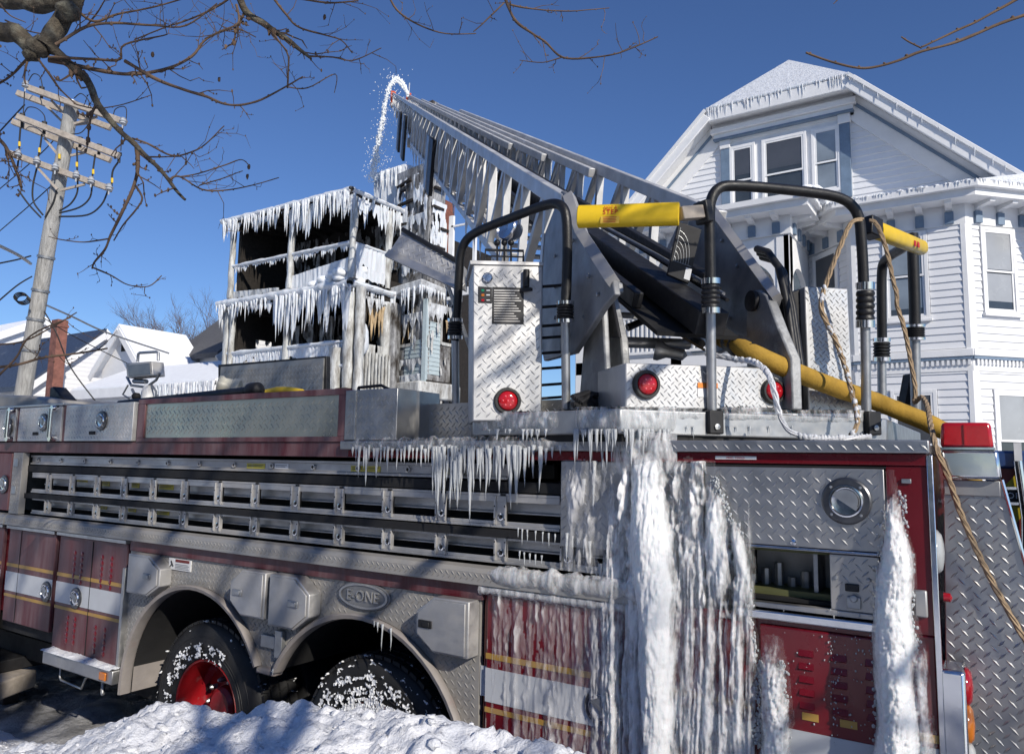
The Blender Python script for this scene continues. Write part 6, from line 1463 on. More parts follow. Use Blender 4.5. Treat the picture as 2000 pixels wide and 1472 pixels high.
curtain((X0-.3, YP-.18, F3-.22), (xm-.5, YP-.18, F3-.22), .12, 22, .7, 4); curtain((xm-.5, YP-.18, F3-.22), (X1+.15, YP-.18, F3-.22), .3, 30, 1.6, 5); curtain((X1+.1, YP-.2, F3-.2), (X1+.1, YM, F3-.25), .2, 16, .7, 6, 'icewall')
curtain((X0, YP+.02, R3), (X1, YP+.02, R3), .05, 50, .3, 7, wide=.07); curtain((X0, YP+.02, R2), (X1, YP+.02, R2), .06, 50, .4, 8, wide=.08)
# long icicles, each a part
ice_fringe_part((X0-.3, YP-.28, ROOF-.12), (xm, YP-.28, ROOF-.12), 44, .25, 1.0, .05, BH, seed=21, stuff=False, depth=.1)
ice_fringe_part((xm, YP-.28, ROOF-.12), (X1+.1, YP-.28, ROOF-.12), 62, .35, 1.55, .06, BH, seed=22, stuff=False, depth=.1)
ice_fringe_part((X1+.1, YP-.2, ROOF-.12), (X1+.1, YM, ROOF-.12), 26, .3, 1.3, .05, BH, seed=23, stuff=False)
ice_fringe_part((xm-.4, YP-.25, F3-.25), (X1+.15, YP-.25, F3-.25), 60, .4, 1.9, .06, BH, seed=24, stuff=False, depth=.1)
ice_fringe_part((X0-.3, YP-.25, F3-.28), (xm-.4, YP-.25, F3-.28), 40, .2, .9, .05, BH, seed=25, stuff=False, depth=.1)
ice_fringe_part((X1+.15, YP-.2, F3-.25), (X1+.15, YM, F3-.3), 24, .2, .8, .05, BH, seed=26, stuff=False)
ice_fringe_part((X0, YP, R3), (X1, YP, R3), 110, .08, .38, .03, BH, seed=27); ice_fringe_part((X0, YP, R2), (X1, YP, R2), 120, .1, .5, .035, BH, seed=28)
ice_fringe_part((X0-.32, YP-.2, F3-.2), (X0-.32, YP+.2, F3-.2), 12, .5, 1.5, .05, BH, seed=29)
# railing panels glazed with ice
def glaze(name, o, ax, L, z0, z1, seed, m='icewall', hole=.15):
    ax = V(ax); n = ax.cross(UP); nx, nz = int(L/.03)+2, int((z1-z0)/.04)+2; mb = MB()
    P_ = lambda i, j: o+ax*(L*i/(nx-1))+UP*(lerp(z0, z1, j/(nz-1)))
    vid = {}
    for j in range(nz-1):
        for i in range(nx-1):
            p = P_(i+.5, j+.5)
            if noise.noise(V((p.x*2.2, p.y*2.2, p.z*1.1+seed)))*.6+.5*noise.noise(V((p.x*7, p.y*7, p.z*1.6+seed))) > hole: continue
            q = []
            for a, b in ((i, j), (i+1, j), (i+1, j+1), (i, j+1)):
                if (a, b) not in vid: w = P_(a, b); vid[(a, b)] = len(mb.v); mb.v.append(w+n*(.05*noise.noise(V((w.x*4, w.y*4, w.z*1.5+seed)))+.03*noise.noise(V((w.x*14, w.y*14, w.z*4)))))
                q.append(vid[(a, b)])
            mb.f.append(q)
    return mb.build(name, M[m], BH, smooth=180)
curtain((X1, YP, R3), (X1, YP+1.6, R3), .55, 14, .7, 41, wide=.2); curtain((X1, YP+.1, F3+.45), (X1, YP+1.6, F3+.45), .3, 8, .3, 42, wide=.2); curtain((xm, YP+.06, F3+.42), (X1, YP+.06, F3+.72), .5, 20, .3, 43, wide=.2); curtain((X0, YP+.06, F3+.25), (xm-.6, YP+.06, F3+.12), .2, 16, .3, 44, 'icewall', wide=.12)
curtain((X0, YP+.03, R2), (X1, YP+.03, R2), .28, 60, .5, 45, wide=.10); curtain((X0, YP+.04, R2-.4), (X1, YP+.04, R2-.4), .25, 40, .3, 46, 'icewall', wide=.10); glaze('railing_ice', V((X1+.1, YP+.1, 0)), (0, 1, 0), 1.9, 4.2, 5.75, 10, 'icepost', .6)
for k in range(11):
    mb = MB(); y = YP+.25+.15*k; mb.box(X1+.17, y, 4.4, X1+.21, y+.06, 5.5); mb.build('picket', M['icepost'], BH)
mb = MB()
for _ in range(70): t = random.random(); mb.blob((lerp(xm+1.0, X1-.1, t), YP+random.uniform(.0, .6), F3-.05+.5*t*random.random()), random.uniform(.10, .22), (1.3, 1, .7), .4, 3, 7)
mb.build('drifted_snow', M['snow'], BH, smooth=180, kind='stuff')
mb = MB(); mb.blob((X1+.25, YP+.35, 5.85), .3, (.6, .8, 1.7), .3, 2, 10); mb.build('iced_newel', M['hoar'], BH, smooth=180)
# charred walls of the porches
wall_open('side_wall', V((X0+.12, YM, 0)), (0, -1, 0), YM-YP-.15, 0, F3-.45, .15, [(.7, 5.0, 1.5, 6.4)], BH, 'charred'); wall_open('side_wall', V((X0+.12, YM, 0)), (0, -1, 0), YM-YP-.15, F3-.1, ROOF-.25, .15, [], BH, 'charred')
glaze('wall_ice', V((X0+.14, YP+.1, 0)), (0, 1, 0), 2.2, F3, R3, 33, 'icewall', -.1); glaze('wall_ice', V((X0+.14, YP+.1, 0)), (0, 1, 0), 2.2, F2, F3-.6, 34, 'icewall', -.05)
wall_open('back_wall', V((X0, YM-.2, 0)), AX, X1-X0+.3, 0, ROOF-.2, .2, [(.8, 8.2, 1.6, 9.6), (3.2, 7.6, 4.2, 9.8), (.7, 4.4, 1.7, 6.6), (2.6, 4.5, 3.5, 6.8), (4.4, 4.6, 5.3, 6.6)], BH, 'charred')
for k in range(7):
    x = X0+.5+.8*k; mb = MB(); mb.bar((x, YM-.35, F2), (x+random.uniform(-.1, .1), YM-.35, F3-.3), .10, .10); mb.build('wall_stud', M['icepost' if k % 3 == 0 else 'charred'], BH)
glaze('wall_ice', V((X0, YM-.34, 0)), AX, 5.9, F2, F3-.5, 74, 'burntwall', -.02); glaze('wall_ice', V((X0, YM-.34, 0)), AX, 5.9, F3, ROOF-.4, 75, 'burntwall', -.05); glaze('wall_ice', V((X0+.16, YP+.1, 0)), (0, 1, 0), 2.2, F3, ROOF-.4, 76, 'burntwall', -.1)
glaze('wall_ice', V((X0+.3, YM-.3, 0)), AX, 2.4, F2, F3-.7, 14, 'icewall', .0); glaze('wall_ice', V((X0+.2, YM-.3, 0)), AX, 2.6, F3+.4, R3+.2, 15, 'icewall', -.2)
for k in range(9):
    x = X0+.3+.7*k; mb = MB(); mb.bar((x, YP, ROOF-.3), (x, YM, ROOF-.3), .06, .14); mb.build('rafter', M['charred'], BH); mb = MB(); mb.bar((x, YP, F3-.5), (x, YM, F3-.5), .06, .14); mb.build('joist', M['charred'], BH)
# right hand part: two wall faces meeting at a pale corner board
c0, c1, c2 = P(766, 650, y=18.35), P(831, 650, y=18.0), P(892, 650, y=19.5)
c0, c1, c2 = [V((c.x, c.y, 0)) for c in (c0, c1, c2)]
fa, fb = (c0, (c1-c0).normalized(), (c1-c0).length), (c1, (c2-c1).normalized(), (c2-c1).length)
def wpx(f, r):
    a = facet_px(f, r[0], r[3]); b = facet_px(f, r[2], r[1]); return (min(a[0], b[0]), min(a[1], b[1]), max(a[0], b[0]), max(a[1], b[1]))
hx = (facet_px(fb, 868, 450)[0], 8.15, fb[2]+.01, 14)
h1 = wpx(fa, (774, 586, 806, 675)); h2 = wpx(fb, (862, 585, 884, 668))
t3a = facet_px(fa, 800, 330)[1]
h3 = wpx(fa, (776, 425, 802, 452)); h4 = wpx(fb, (874, 392, 890, 495))
wa = wall_open('wall', fa[0], fa[1], fa[2], 0, t3a, .18, [h1, h3, (.05, 10.6, .5, 11.3)], BH, 'burntwall'); wb = wall_open('wall', fb[0], fb[1], fb[2], 0, t3a-.6, .18, [h2, hx, (facet_px(fb, 838, 450)[0], 9.3, facet_px(fb, 852, 450)[0], 10.3)], BH, 'burntwall')
def cut(hs, L):
    def span(z):
        out = []; u = .02
        for h in sorted(hs):
            if h[1]-.1 < z < h[3]+.1: out.append((u, h[0]-.08)); u = h[2]+.08
        out.append((u, L-.02)); return out
    return span
boards(fa[0], fa[1], lambda z: [(max(a, .75 if z > 4.4 else .1), b) for a, b in cut([h1], fa[2])(z)], 3.2, 6.0, .14, wa, 'pale_blue'); boards(fb[0], fb[1], lambda z: [(a, min(b, h2[0]-.08)) for a, b in cut([h2], fb[2])(z)], 4.9, 6.6, .14, wb, 'pale_blue')
boards(fb[0], fb[1], cut([h2], fb[2]), 2.6, 3.6, .14, wb, 'pale_blue')
mb = MB(); mb.obox(c1+V((-.09, -.05, 2.4)), (.16, 0, 0), (0, .12, 0), (0, 0, 4.9)); mb.build('corner_board', M['pale_blue'], BH)
for f, h in ((fa, h1), (fb, h2), (fa, h3)):
    n = f[1].cross(UP); mb = MB(); o = f[0]
    for (a, b, za, zb) in ((h[0]-.08, h[0], h[1]-.08, h[3]+.08), (h[2], h[2]+.08, h[1]-.08, h[3]+.08), (h[0], h[2], h[3], h[3]+.08), (h[0], h[2], h[1]-.1, h[1])): mb.obox(o+f[1]*a+UP*za-n*.05, f[1]*(b-a), n*.09, UP*(zb-za))
    mb.build('window_frame', M['icepost'], BH)
for h, f, sd_ in ((h1, fa, 31), (h2, fb, 32)):
    a = f[0]+f[1]*h[0]+UP*h[3]; b = f[0]+f[1]*h[2]+UP*h[3]; ice_fringe_part(a, b, 16, .3, .9, .04, BH, 'icepost', sd_); q = f[0]+f[1]*(h[0]+.2)+UP*(h[1]+.75); ice_fringe_part(q, q+f[1]*.45, 10, .3, .7, .05, BH, 'stained', sd_+5)
mb = MB(); n = fa[1].cross(UP); mb.obox(fa[0]-n*1.2+UP*2, fa[1]*fa[2], -n*.1, UP*6.2); mb.obox(fb[0]-fb[1].cross(UP)*1.3+UP*2-fb[1]*.6, fb[1]*fb[2], -fb[1].cross(UP)*.1, UP*6.0); mb.build('dark_room', M['charred'], BH)
a = c0+V((-.3, -.5, 7.45)); b = c1+V((.2, -.5, 7.55)); mb = MB(); mb.prism([a, b, c2+V((0, -.3, 7.5)), c2+V((0, .3, 7.5)), c0+V((-.3, .3, 7.45))], (0, 0, .3)); mb.build('floor_edge', M['icewall'], BH, bevel=.05)
ice_fringe_part(a+V((0, 0, .1)), b+V((0, 0, .1)), 26, .3, 1.1, .06, BH, 'hoar', 41, stuff=False); ice_fringe_part(b+V((0, 0, .1)), c2+V((0, -.3, 7.6)), 18, .2, .8, .05, BH, 'hoar', 42, stuff=False)
q0 = fa[0]+UP*4.1; mb = MB(); mb.prism([q0+V((.1, -.35, 0)), c1+V((.1, -.35, 4.1)), c2+V((.2, -.3, 4.1)), c2+V((0, .3, 4.1)), c0+V((0, .3, 4.1))], (0, 0, .55)); mb.build('bay_skirt', M['icepost'], BH, bevel=.06)
for (f, z, lm, sd_, bm) in ((fa, 10.2, .9, 21, 'hoar'), (fa, 9.2, .8, 22, 'hoar'), (fb, 9.6, .9, 23, 'hoar'), (fa, 6.9, .7, 24, 'icewall'), (fb, 7.2, .8, 25, 'icewall'), (fa, 4.9, .5, 26, 'hoar'), (fa, 5.4, .5, 27, 'icewall'), (fb, 4.7, .5, 28, 'charred')):
    n = f[1].cross(UP); a_ = f[0]+n*.06+UP*z; b_ = f[0]+f[1]*(f[2]*(.95 if f is fa else .55 if z > 8 else .9))+n*.06+UP*z; curtain(a_, b_, .12, 16, lm, sd_, bm, wide=.09)
for k in range(10):
    f = fa if k % 2 else fb; z = 8.4+.33*k; n = f[1].cross(UP); a_ = f[0]+f[1]*(f[2]*random.uniform(0, .3))+n*.1+UP*z; b_ = a_+f[1]*random.uniform(.5, 1.1)+UP*random.uniform(-.25, .25)
    if f is fb: b_ = a_+f[1]*.5
    mb = MB(); mb.bar(a_, b_, .10, .08); mb.build('charred_lath', M['charred'], BH)
for k, (f, z0_, z1__, sd_, m_) in enumerate(((fa, 8.2, 11.6, 61, 'hoar'), (fb, 8.2, 10.6, 62, 'hoar'), (fa, 3.4, 7.4, 63, 'icewall'), (fb, 3.4, 7.4, 64, 'icepost'))):
    n = f[1].cross(UP); glaze('wall_ice', f[0]+n*.10, f[1], f[2]*(1 if z0_ < 8 or f is fa else .5), z0_, z1__, sd_, m_, -.02 if k < 2 else -.22)
# brown smoke-stained ice curtain over the porch end
q = [P(715, 590, y=17.0), P(748, 600, y=17.4)]; ice_fringe_part(q[0], q[1], 26, .3, 1.4, .07, BH, 'stained', 51, stuff=False); mb = MB(); mb.obox(P(745, 592, y=17.6)-V((0, 0, 3.4)), (.55, .1, 0), (-.1, .4, 0), (0, 0, 3.4)); mb.build('charred_pier', M['burntwall'], BH, bevel=.05)
# iced upper roof edge at the back
ta = [P(736, 338, y=18.9), P(795, 320, y=18.9), P(862, 345, y=19.6)]
mb = MB(); mb.prism([ta[0], ta[1], ta[2], ta[2]-V((0, 0, .45)), ta[1]-V((0, 0, .6)), ta[0]-V((0, 0, .6))], (0, 1.2, 0)); mb.build('upper_eave', M['hoar'], BH, bevel=.08)
curtain(ta[0]-V((0, .1, .05)), ta[1]-V((0, .1, .05)), .9, 26, 1.1, 91, wide=.12); curtain(ta[1]-V((0, .1, .05)), ta[2]-V((0, .1, .05)), .8, 30, 1.0, 92, wide=.12)
ice_fringe_part(ta[0]-V((0, .05, .1)), ta[1]-V((0, .05, .1)), 40, .5, 1.7, .06, BH, 'hoar', 61, stuff=False, depth=.15); ice_fringe_part(ta[1]-V((0, .05, .1)), ta[2]-V((0, .05, .1)), 34, .4, 1.5, .06, BH, 'hoar', 62, stuff=False, depth=.15)
ca = P(862, 470, y=19.4); mb = MB(); mb.box(ca.x-.28, 19.3, 5, ca.x+.22, 19.8, P(862, 395, y=19.4).z); ch = mb.build('chimney', M['brick'], BH)
for k in range(30):
    z = 8.2+.075*k
    for j in range(3): mb = MB(); x = ca.x-.27+.16*j+(.04 if k % 2 else 0); mb.box(x, 19.285, z, x+.145, 19.31, z+.06); mb.build('brick', M['brick'], ch)
mb = MB(); p = P(881, 450, y=18.8); mb.box(p.x-.1, 18.8, 7.4, p.x+.08, 18.9, p.z+.5); mb.box(p.x, 18.8, p.z+.1, p.x+2.2, 18.86, p.z+.16); mb.box(p.x+.9, 18.8, 7.6, p.x+1.0, 18.9, p.z+.8); mb.box(p.x-.1, 18.8, 7.5, p.x+2.2, 18.9, 7.75); mb.build('window_frame', M['trim'], BH)
mb = MB(); mb.box(X0, YM+.1, 0, X1, 27, ROOF-.3); mb.build('inner_mass', M['charred'], BH)

# ================================================================ houses farther down the street
def gable_house(name, x0, x1, y0, y1, ze, zr, label, axis, roof_m='snow', wins=(), over=.35, course=.0):
    """axis 'y': ridge runs along y; 'x': ridge along x"""
    h = thing(name, ((x0+x1)/2, (y0+y1)/2, 0), label, 'house')
    mb = MB()
    if axis == 'x':
        ym = (y0+y1)/2; mb.prism([(x0, y0, 0), (x0, y1, 0), (x0, y1, ze), (x0, ym, zr), (x0, y0, ze)], (x1-x0, 0, 0)); w = mb.build('wall', M['siding'], h)
        k = (zr-ze)/(ym-y0)
        for s in (0, 1):
            ya = (y0-over) if s == 0 else (y1+over); mb = MB(); mb.prism([(x0-over, ya, ze-over*k), (x1+over, ya, ze-over*k), (x1+over, ym, zr), (x0-over, ym, zr)], (0, 0, .22)); r = mb.build('roof', M[roof_m if s == 0 else 'snow'], h)
            for xx in (x1+over,):
                mb = MB(); mb.bar((xx, ya, ze-over*k-.08), (xx, ym, zr-.08), .06, .26); mb.build('rake_board', M['trim'], h)
        z = ze-2.6
        for c in range(int((zr-ze+2.6)/.2)):
            zz = z+.2*c; hw = (y1-y0)/2-.05 if zz < ze else (y1-y0)/2*(zr-zz)/(zr-ze)-.1
            if hw > .2: mb = MB(); mb.prism([(x1, ym-hw, zz), (x1+.02, ym-hw, zz), (x1+.004, ym-hw, zz+.2), (x1, ym-hw, zz+.2)], (0, 2*hw, 0)); mb.build('clapboard', M['siding'], w)
    else:
        xm_ = (x0+x1)/2; mb.prism([(x0, y0, 0), (x1, y0, 0), (x1, y0, ze), (xm_, y0, zr), (x0, y0, ze)], (0, y1-y0, 0)); w = mb.build('wall', M['siding'], h)
        k = (zr-ze)/(xm_-x0)
        for s in (0, 1):
            xa = (x0-over) if s == 0 else (x1+over); mb = MB(); mb.prism([(xa, y0-over, ze-over*k), (xa, y1+over, ze-over*k), (xm_, y1+over, zr), (xm_, y0-over, zr)], (0, 0, .22)); mb.build('roof', M[roof_m], h)
            mb = MB(); mb.bar((xa, y0-over, ze-over*k-.08), (xm_, y0-over, zr-.08), .06, .26); mb.build('rake_board', M['trim'], h)
    for (o, ax, u0, u1, za, zb) in wins: window(V(o), ax, u0, u1, za, zb, h, blind=None, m='trim', sill=False)
    return h
za = P(247, 645, y=17).z; zf = P(200, 722, y=17).z; xa = P(247, 645, y=17).x; hw = xa-P(200, 722, y=17).x
hA = gable_house('white_house', xa-hw, xa+hw, 17.0, 19.4, zf, za, 'small white house with steep front gable and icicled snowy roof left of the burnt house', 'y')
mb = MB(); mb.box(xa-.25, 16.97, zf+.7, xa+.15, 17.0, zf+1.35); mb.build('attic_vent', M['hollow'], hA)
ice_fringe_part((xa+hw+.4, 16.7, zf-.2), (xa+hw+.4, 19.6, zf-.2), 50, .2, .9, .05, hA, 'hoar', 71)
# its lower front wing with porch
zw = P(300, 722, y=15.2).z; x0, x1 = P(165, 730, y=15.2).x, P(425, 735, y=15.2).x
mb = MB(); mb.box(x0, 15.2, 0, x1, 17.0, zw-.55); w_ = mb.build('porch_wall', M['siding'], hA)
mb = MB(); mb.prism([(x0-.3, 14.9, zw-.55), (x0-.3, 17.1, zw+.5), (x0-.3, 17.1, zw+.3), (x0-.3, 14.9, zw-.75)], (x1-x0+.6, 0, 0)); mb.build('porch_roof', M['snow'], hA)
mb = MB(); mb.box(x0-.3, 14.86, zw-.95, x1+.3, 14.96, zw-.6); mb.build('porch_fascia', M['trim'], hA)
ice_fringe_part((P(300, 700, y=14.85).x, 14.85, zw-.6), (x1+.3, 14.85, zw-.6), 90, .3, 2.2, .07, hA, 'hoar', 72)
xd = P(208, 760, y=15.1).x; mb = MB(); mb.box(xd-.45, 15.12, zw-3.4, xd+.45, 15.2, zw-1.5); dr_ = mb.build('door', M['glass'], hA); mb = MB(); mb.box(xd-.6, 15.14, zw-3.4, xd-.45, 15.2, zw-1.4); mb.box(xd+.45, 15.14, zw-3.4, xd+.6, 15.2, zw-1.4); mb.box(xd-.6, 15.14, zw-1.5, xd+.6, 15.2, zw-1.35); mb.build('door_frame', M['trim'], dr_)
z = zw-3.2
while z < zw-1.2:
    mb = MB(); mb.prism([(x0, 15.2, z), (x0, 15.175, z), (x0, 15.195, z+.2), (x0, 15.2, z+.2)], (x1-x0, 0, 0)); mb.build('clapboard', M['siding'], w_); z += .2
zb = P(395, 690, y=19.6).z
gable_house('white_house', -30.8, -27.9, 19.6, 24, zb, zb+1.9, 'white house end with dark bare roof slope just left of the burnt porches', 'x', 'shingle')
z1_, ya_ = P(200, 652, x=-34).z, P(200, 652, x=-34).y
hB = gable_house('white_house', -44, -34, ya_-2.9, ya_+2.9, z1_-2.6, z1_, 'white gabled house with dark blue roof panels behind the brick chimney', 'x', 'slate')
gable_house('white_house', -66, -46.5, 16.5, 25, P(30, 700, x=-46.5).z, P(60, 640, x=-46.5).z+.5, 'far white house with snow covered roof at the left edge', 'x', 'snow')
hD = gable_house('white_house', -58, -44.5, 13.2, 16, P(20, 745, x=-44.5).z, P(40, 650, x=-44.5).z, 'snowy roofed white house directly behind the utility pole', 'x', 'snow')
mb = MB(); c = P(115, 625, y=14.6); b = P(108, 760, y=14.6); mb.prism([(c.x-.25, 14.45, 0), (c.x+.25, 14.45, 0), (c.x+.25, 14.85, 0), (c.x-.25, 14.85, 0)], (0, 0, c.z)); mb.box(c.x-.28, 14.42, c.z-.3, c.x+.28, 14.88, c.z-.2)
chm = mb.build('brick_chimney', mat('chimney_brick', (.20, .085, .065), .85, 0, .35, 5, dirt=(.42, .36, .34), dirt_amt=.15, dscale=9), None); tag(chm, 'tall red brick chimney standing against the white houses right of the utility pole', 'chimney')

# ================================================================ utility pole
pa, pb_ = P(40, 800, t=15), P(141, 200, t=15); d_ = (pb_-pa); base = pa-d_*(pa.z/d_.z)
up_ = thing('utility_pole', base, 'grey wooden utility pole with stacked crossarms and looping cables', 'utility pole')
mb = MB(); n = 24; mb.tube([base.lerp(pb_, k/n) for k in range(n+1)], [lerp(.172, .128, k/n) for k in range(n+1)], 18); mb.build('shaft', M['pole_wood'], up_, smooth=50)
mb = MB(); mb.tube([pb_-d_.normalized()*.08, pb_+d_.normalized()*.03], [.14, .125], 16); mb.build('pole_cap', M['galv'], up_, smooth=40)
arm_ps = [((56, 172), (246, 240), 14.75), ((34, 182), (216, 250), 15.25), ((34, 228), (232, 305), 14.75), ((25, 238), (216, 313), 15.25), ((20, 300), (218, 370), 14.8)]
arms = []
for a, b, t in arm_ps:
    p, q = P(*a, t=t), P(*b, t=t); mb = MB(); mb.bar(p, q, .10, .115); arms.append((mb.build('crossarm', M['arm_wood'], up_, bevel=.008), p, q))
for a, b, t in (((100, 196), (135, 233), 14.9), ((90, 207), (122, 238), 15.1), ((145, 242), (190, 228), 14.9), ((145, 244), (178, 240), 15.1), ((87, 270), (112, 301), 14.9), ((138, 304), (165, 298), 14.9), ((72, 326), (112, 370), 14.8), ((118, 372), (166, 360), 14.8)):
    mb = MB(); mb.bar(P(*a, t=t), P(*b, t=t), .03, .045); mb.build('arm_brace', M['arm_wood'], up_)
def insul(px, py, t=14.7, r=.07, m='porcelain'):
    p = P(px, py, t=t); mb = MB(); mb.lathe(p-V((0, 0, .06)), UP, [(.03, 0), (r, .02), (r*.7, .05), (r, .07), (r*.6, .11), (r*.75, .13), (0, .16)], 12); mb.tube([p-V((0, 0, .14)), p], .015, 6); mb.build('insulator', M[m], up_, smooth=50)
for x, y in ((50, 166), (240, 238), (35, 300), (72, 314), (108, 327), (149, 342), (178, 353), (213, 367)): insul(x, y)
def post(px, y0, y1, t=14.85):
    a, b = P(px, y0, t=t), P(px-1, y1, t=t); mb = MB(); mb.tube([a, a.lerp(b, .3), a.lerp(b, .35), b], [.05, .05, .03, .03], 8); mb.build('cable_terminal', M['cable'], up_)
for x, y0, y1 in ((82, 170, 192), (172, 212, 230), (221, 228, 242), (44, 222, 250), (87, 238, 262), (157, 268, 288), (194, 282, 302), (233, 298, 318)): post(x, y0, y1)
def cable(pts, t=14.85, r=.018, m='cable', parent=up_, name='drop_cable'):
    q = [P(a, b, t=t) for a, b in pts]; sm = []
    for i in range(len(q)-1):
        p0, p1, p2, p3 = q[max(i-1, 0)], q[i], q[i+1], q[min(i+2, len(q)-1)]
        for k in range(5): s = k/5; sm.append(.5*((2*p1)+(p2-p0)*s+(2*p0-5*p1+4*p2-p3)*s*s+(3*p1-p0-3*p2+p3)*s**3))
    sm.append(q[-1]); mb = MB(); mb.tube(sm, r, 6); return mb.build(name, M[m], parent, smooth=70)
for pts in ([(40, 250), (38, 275), (37, 300), (34, 330)], [(82, 262), (78, 290), (73, 315)], [(150, 288), (151, 320), (150, 345)], [(186, 302), (182, 330), (180, 350)], [(230, 318), (220, 335), (218, 365)],
            [(72, 328), (64, 365), (66, 395), (84, 420)], [(35, 370), (55, 398), (80, 425)], [(151, 345), (151, 375), (138, 398), (116, 412)], [(180, 355), (176, 385), (155, 405), (116, 416)], [(211, 372), (198, 400), (170, 420), (116, 423)],
            [(110, 372), (104, 395), (88, 425)]):
    cable(pts)
for pts in ([(48, 170), (47, 200), (46, 222), (55, 210), (72, 212), (86, 225), (88, 240)], [(55, 160), (65, 145), (78, 150), (83, 170)], [(145, 192), (158, 183), (172, 195), (177, 212)], [(242, 240), (238, 265), (236, 295)], [(246, 238), (247, 215), (240, 208), (225, 214), (221, 230)], [(130, 262), (145, 262), (160, 258), (175, 240)]): cable(pts, r=.010)
for x, y in ((38, 282), (77, 294), (116, 306), (150, 322), (182, 336), (219, 353)):
    a, b = P(x, y-5, t=14.84), P(x, y+4, t=14.84); mb = MB(); mb.tube([a, b], .024, 8); mb.build('yellow_sleeve', M['yellow'], up_)
mb = MB(); c = P(52, 515, t=14.7)
for k in range(4):
    mb.tube([P(40+3*math.cos(a)*2+18*math.cos(a)*.4+k*2, 580+9*math.sin(a)+k*2, t=14.6) for a in [2*math.pi*i/14 for i in range(15)]], .012, 5)
mb.build('cable_coil', M['cable'], up_, smooth=70)
for y_, ww in ((570, 2), (626, 2), (686, 2), (505, 3)):
    mb = MB(); k = (800-y_)/600; c = pa.lerp(pb_, k); mb.tube([c, c+d_.normalized()*.05], .178-.03*k, 16); mb.build('steel_band', M['galv'], up_, smooth=40)
def wire(pts, label, r=.012, m='cable', group=None):
    q = [P(a, b, t=t) for a, b, t in pts]; sm = []
    for i in range(len(q)-1):
        p0, p1, p2, p3 = q[max(i-1, 0)], q[i], q[i+1], q[min(i+2, len(q)-1)]
        for k in range(10): s = k/10; sm.append(.5*((2*p1)+(p2-p0)*s+(2*p0-5*p1+4*p2-p3)*s*s+(3*p1-p0-3*p2+p3)*s**3))
    sm.append(q[-1]); mb = MB(); mb.tube(sm, r, 5); o = mb.build('overhead_wire', M[m], None, smooth=70); tag(o, label, 'wire', 'overhead wires')
wire([(88, 595, 15), (140, 618, 15.5), (210, 650, 16), (330, 690, 17)], 'frosted wire sagging from the pole over the chimney top to the steep gable', .020, 'galv')
wire([(85, 605, 15), (110, 650, 15), (140, 720, 15.2), (200, 800, 15.5)], 'wire falling steeply from the pole across the chimney face', .014)
wire([(84, 620, 15), (150, 660, 15.5), (260, 715, 16.5)], 'thin wire running from the pole towards the floodlight', .010)
wire([(60, 515, 14.9), (30, 495, 13.5), (-40, 462, 12)], 'pale service cable leaving the pole leftwards at mid height', .030, 'galv')
wire([(98, 365, 14.9), (50, 408, 16), (-40, 485, 19)], 'dark wire running down leftwards behind the lowest crossarm', .012)
wire([(130, 240, 15), (80, 300, 16), (-40, 402, 19)], 'dark wire slanting left from between the upper crossarms', .012)
wire([(48, 205, 15), (20, 235, 15.5), (-40, 300, 16)], 'dark wire at the top left corner of the crossarms', .016)
wire([(62, 540, 14.8), (30, 560, 13.5), (-30, 612, 12)], 'black wire drooping left below the pale service cable', .014)
wire([(60, 500, 14.8), (30, 508, 14), (-30, 520, 13)], 'dark wire crossing behind the pale service cable', .016)

# ================================================================ trees
def branch_mesh(mb, pts, r0, r1, n=7, seed=0):
    sm, rs = [], []; m = len(pts)
    for i in range(m-1):
        p0, p1, p2, p3 = pts[max(i-1, 0)], pts[i], pts[i+1], pts[min(i+2, m-1)]
        for k in range(5):
            s = k/5; q = .5*((2*p1)+(p2-p0)*s+(2*p0-5*p1+4*p2-p3)*s*s+(3*p1-p0-3*p2+p3)*s**3); t = (i+s)/(m-1); r = lerp(r0, r1, t)
            sm.append(q+V((noise.noise(q*9), noise.noise(q*9+V((5, 0, 0))), noise.noise(q*9+V((0, 5, 0)))))*r*.5); rs.append(r*(1+.22*noise.noise(q*14)))
    sm.append(pts[-1]); rs.append(r1); mb.tube(sm, rs, n); return sm, rs
def twig(mb, p, d, L, r, rr, depth=1, t_scale=1.0):
    pts = [p]; q = p.copy(); d = d.normalized(); n = max(3, int(L/.07))
    for i in range(n):
        d = (d+V((rr.gauss(0, .22), rr.gauss(0, .22), rr.gauss(.05, .22)))).normalized(); q = q+d*(L/n); pts.append(q.copy())
        if depth > 0 and rr.random() < .45:
            s = d.cross(V((rr.gauss(0, 1), rr.gauss(0, 1), rr.gauss(0, 1)))).normalized(); twig(mb, q.copy(), d*.6+s, L*rr.uniform(.25, .5), r*.65, rr, depth-1)
        if rr.random() < .5: mb.blob(q+V((0, 0, r)), r*1.7, (1, 1, 1.5), .3, 20, 4)
    mb.tube(pts, [lerp(r, r*.45, k/n) for k in range(n+1)], 4)
rr = random.Random(12)
T0 = 4.0
tb_ = V((-4.6, .6, 0)); limb0 = P(-20, 58, t=T0)
tl = thing('bare_tree', tb_, 'bare street tree at the left whose crooked branches spread over the sky', 'tree')
mb = MB(); branch_mesh(mb, [tb_, tb_+V((.05, .1, 1.5)), tb_+V((-.05, .0, 3.0)), limb0+V((-.6, -.5, .1))], .19, .12, 12); mb.build('trunk', M['bark'], tl, smooth=70)
mb = MB(); branch_mesh(mb, [limb0+V((-.6, -.5, .1)), limb0, P(30, 68, t=T0), P(62, 88, t=T0), P(88, 92, t=T0)], .052, .044, 12)
branch_mesh(mb, [P(88, 92, t=T0), P(108, 62, t=T0+.03), P(128, 28, t=T0+.05), P(142, 5, t=T0+.06), P(160, -40, t=T0+.1)], .048, .052, 12)
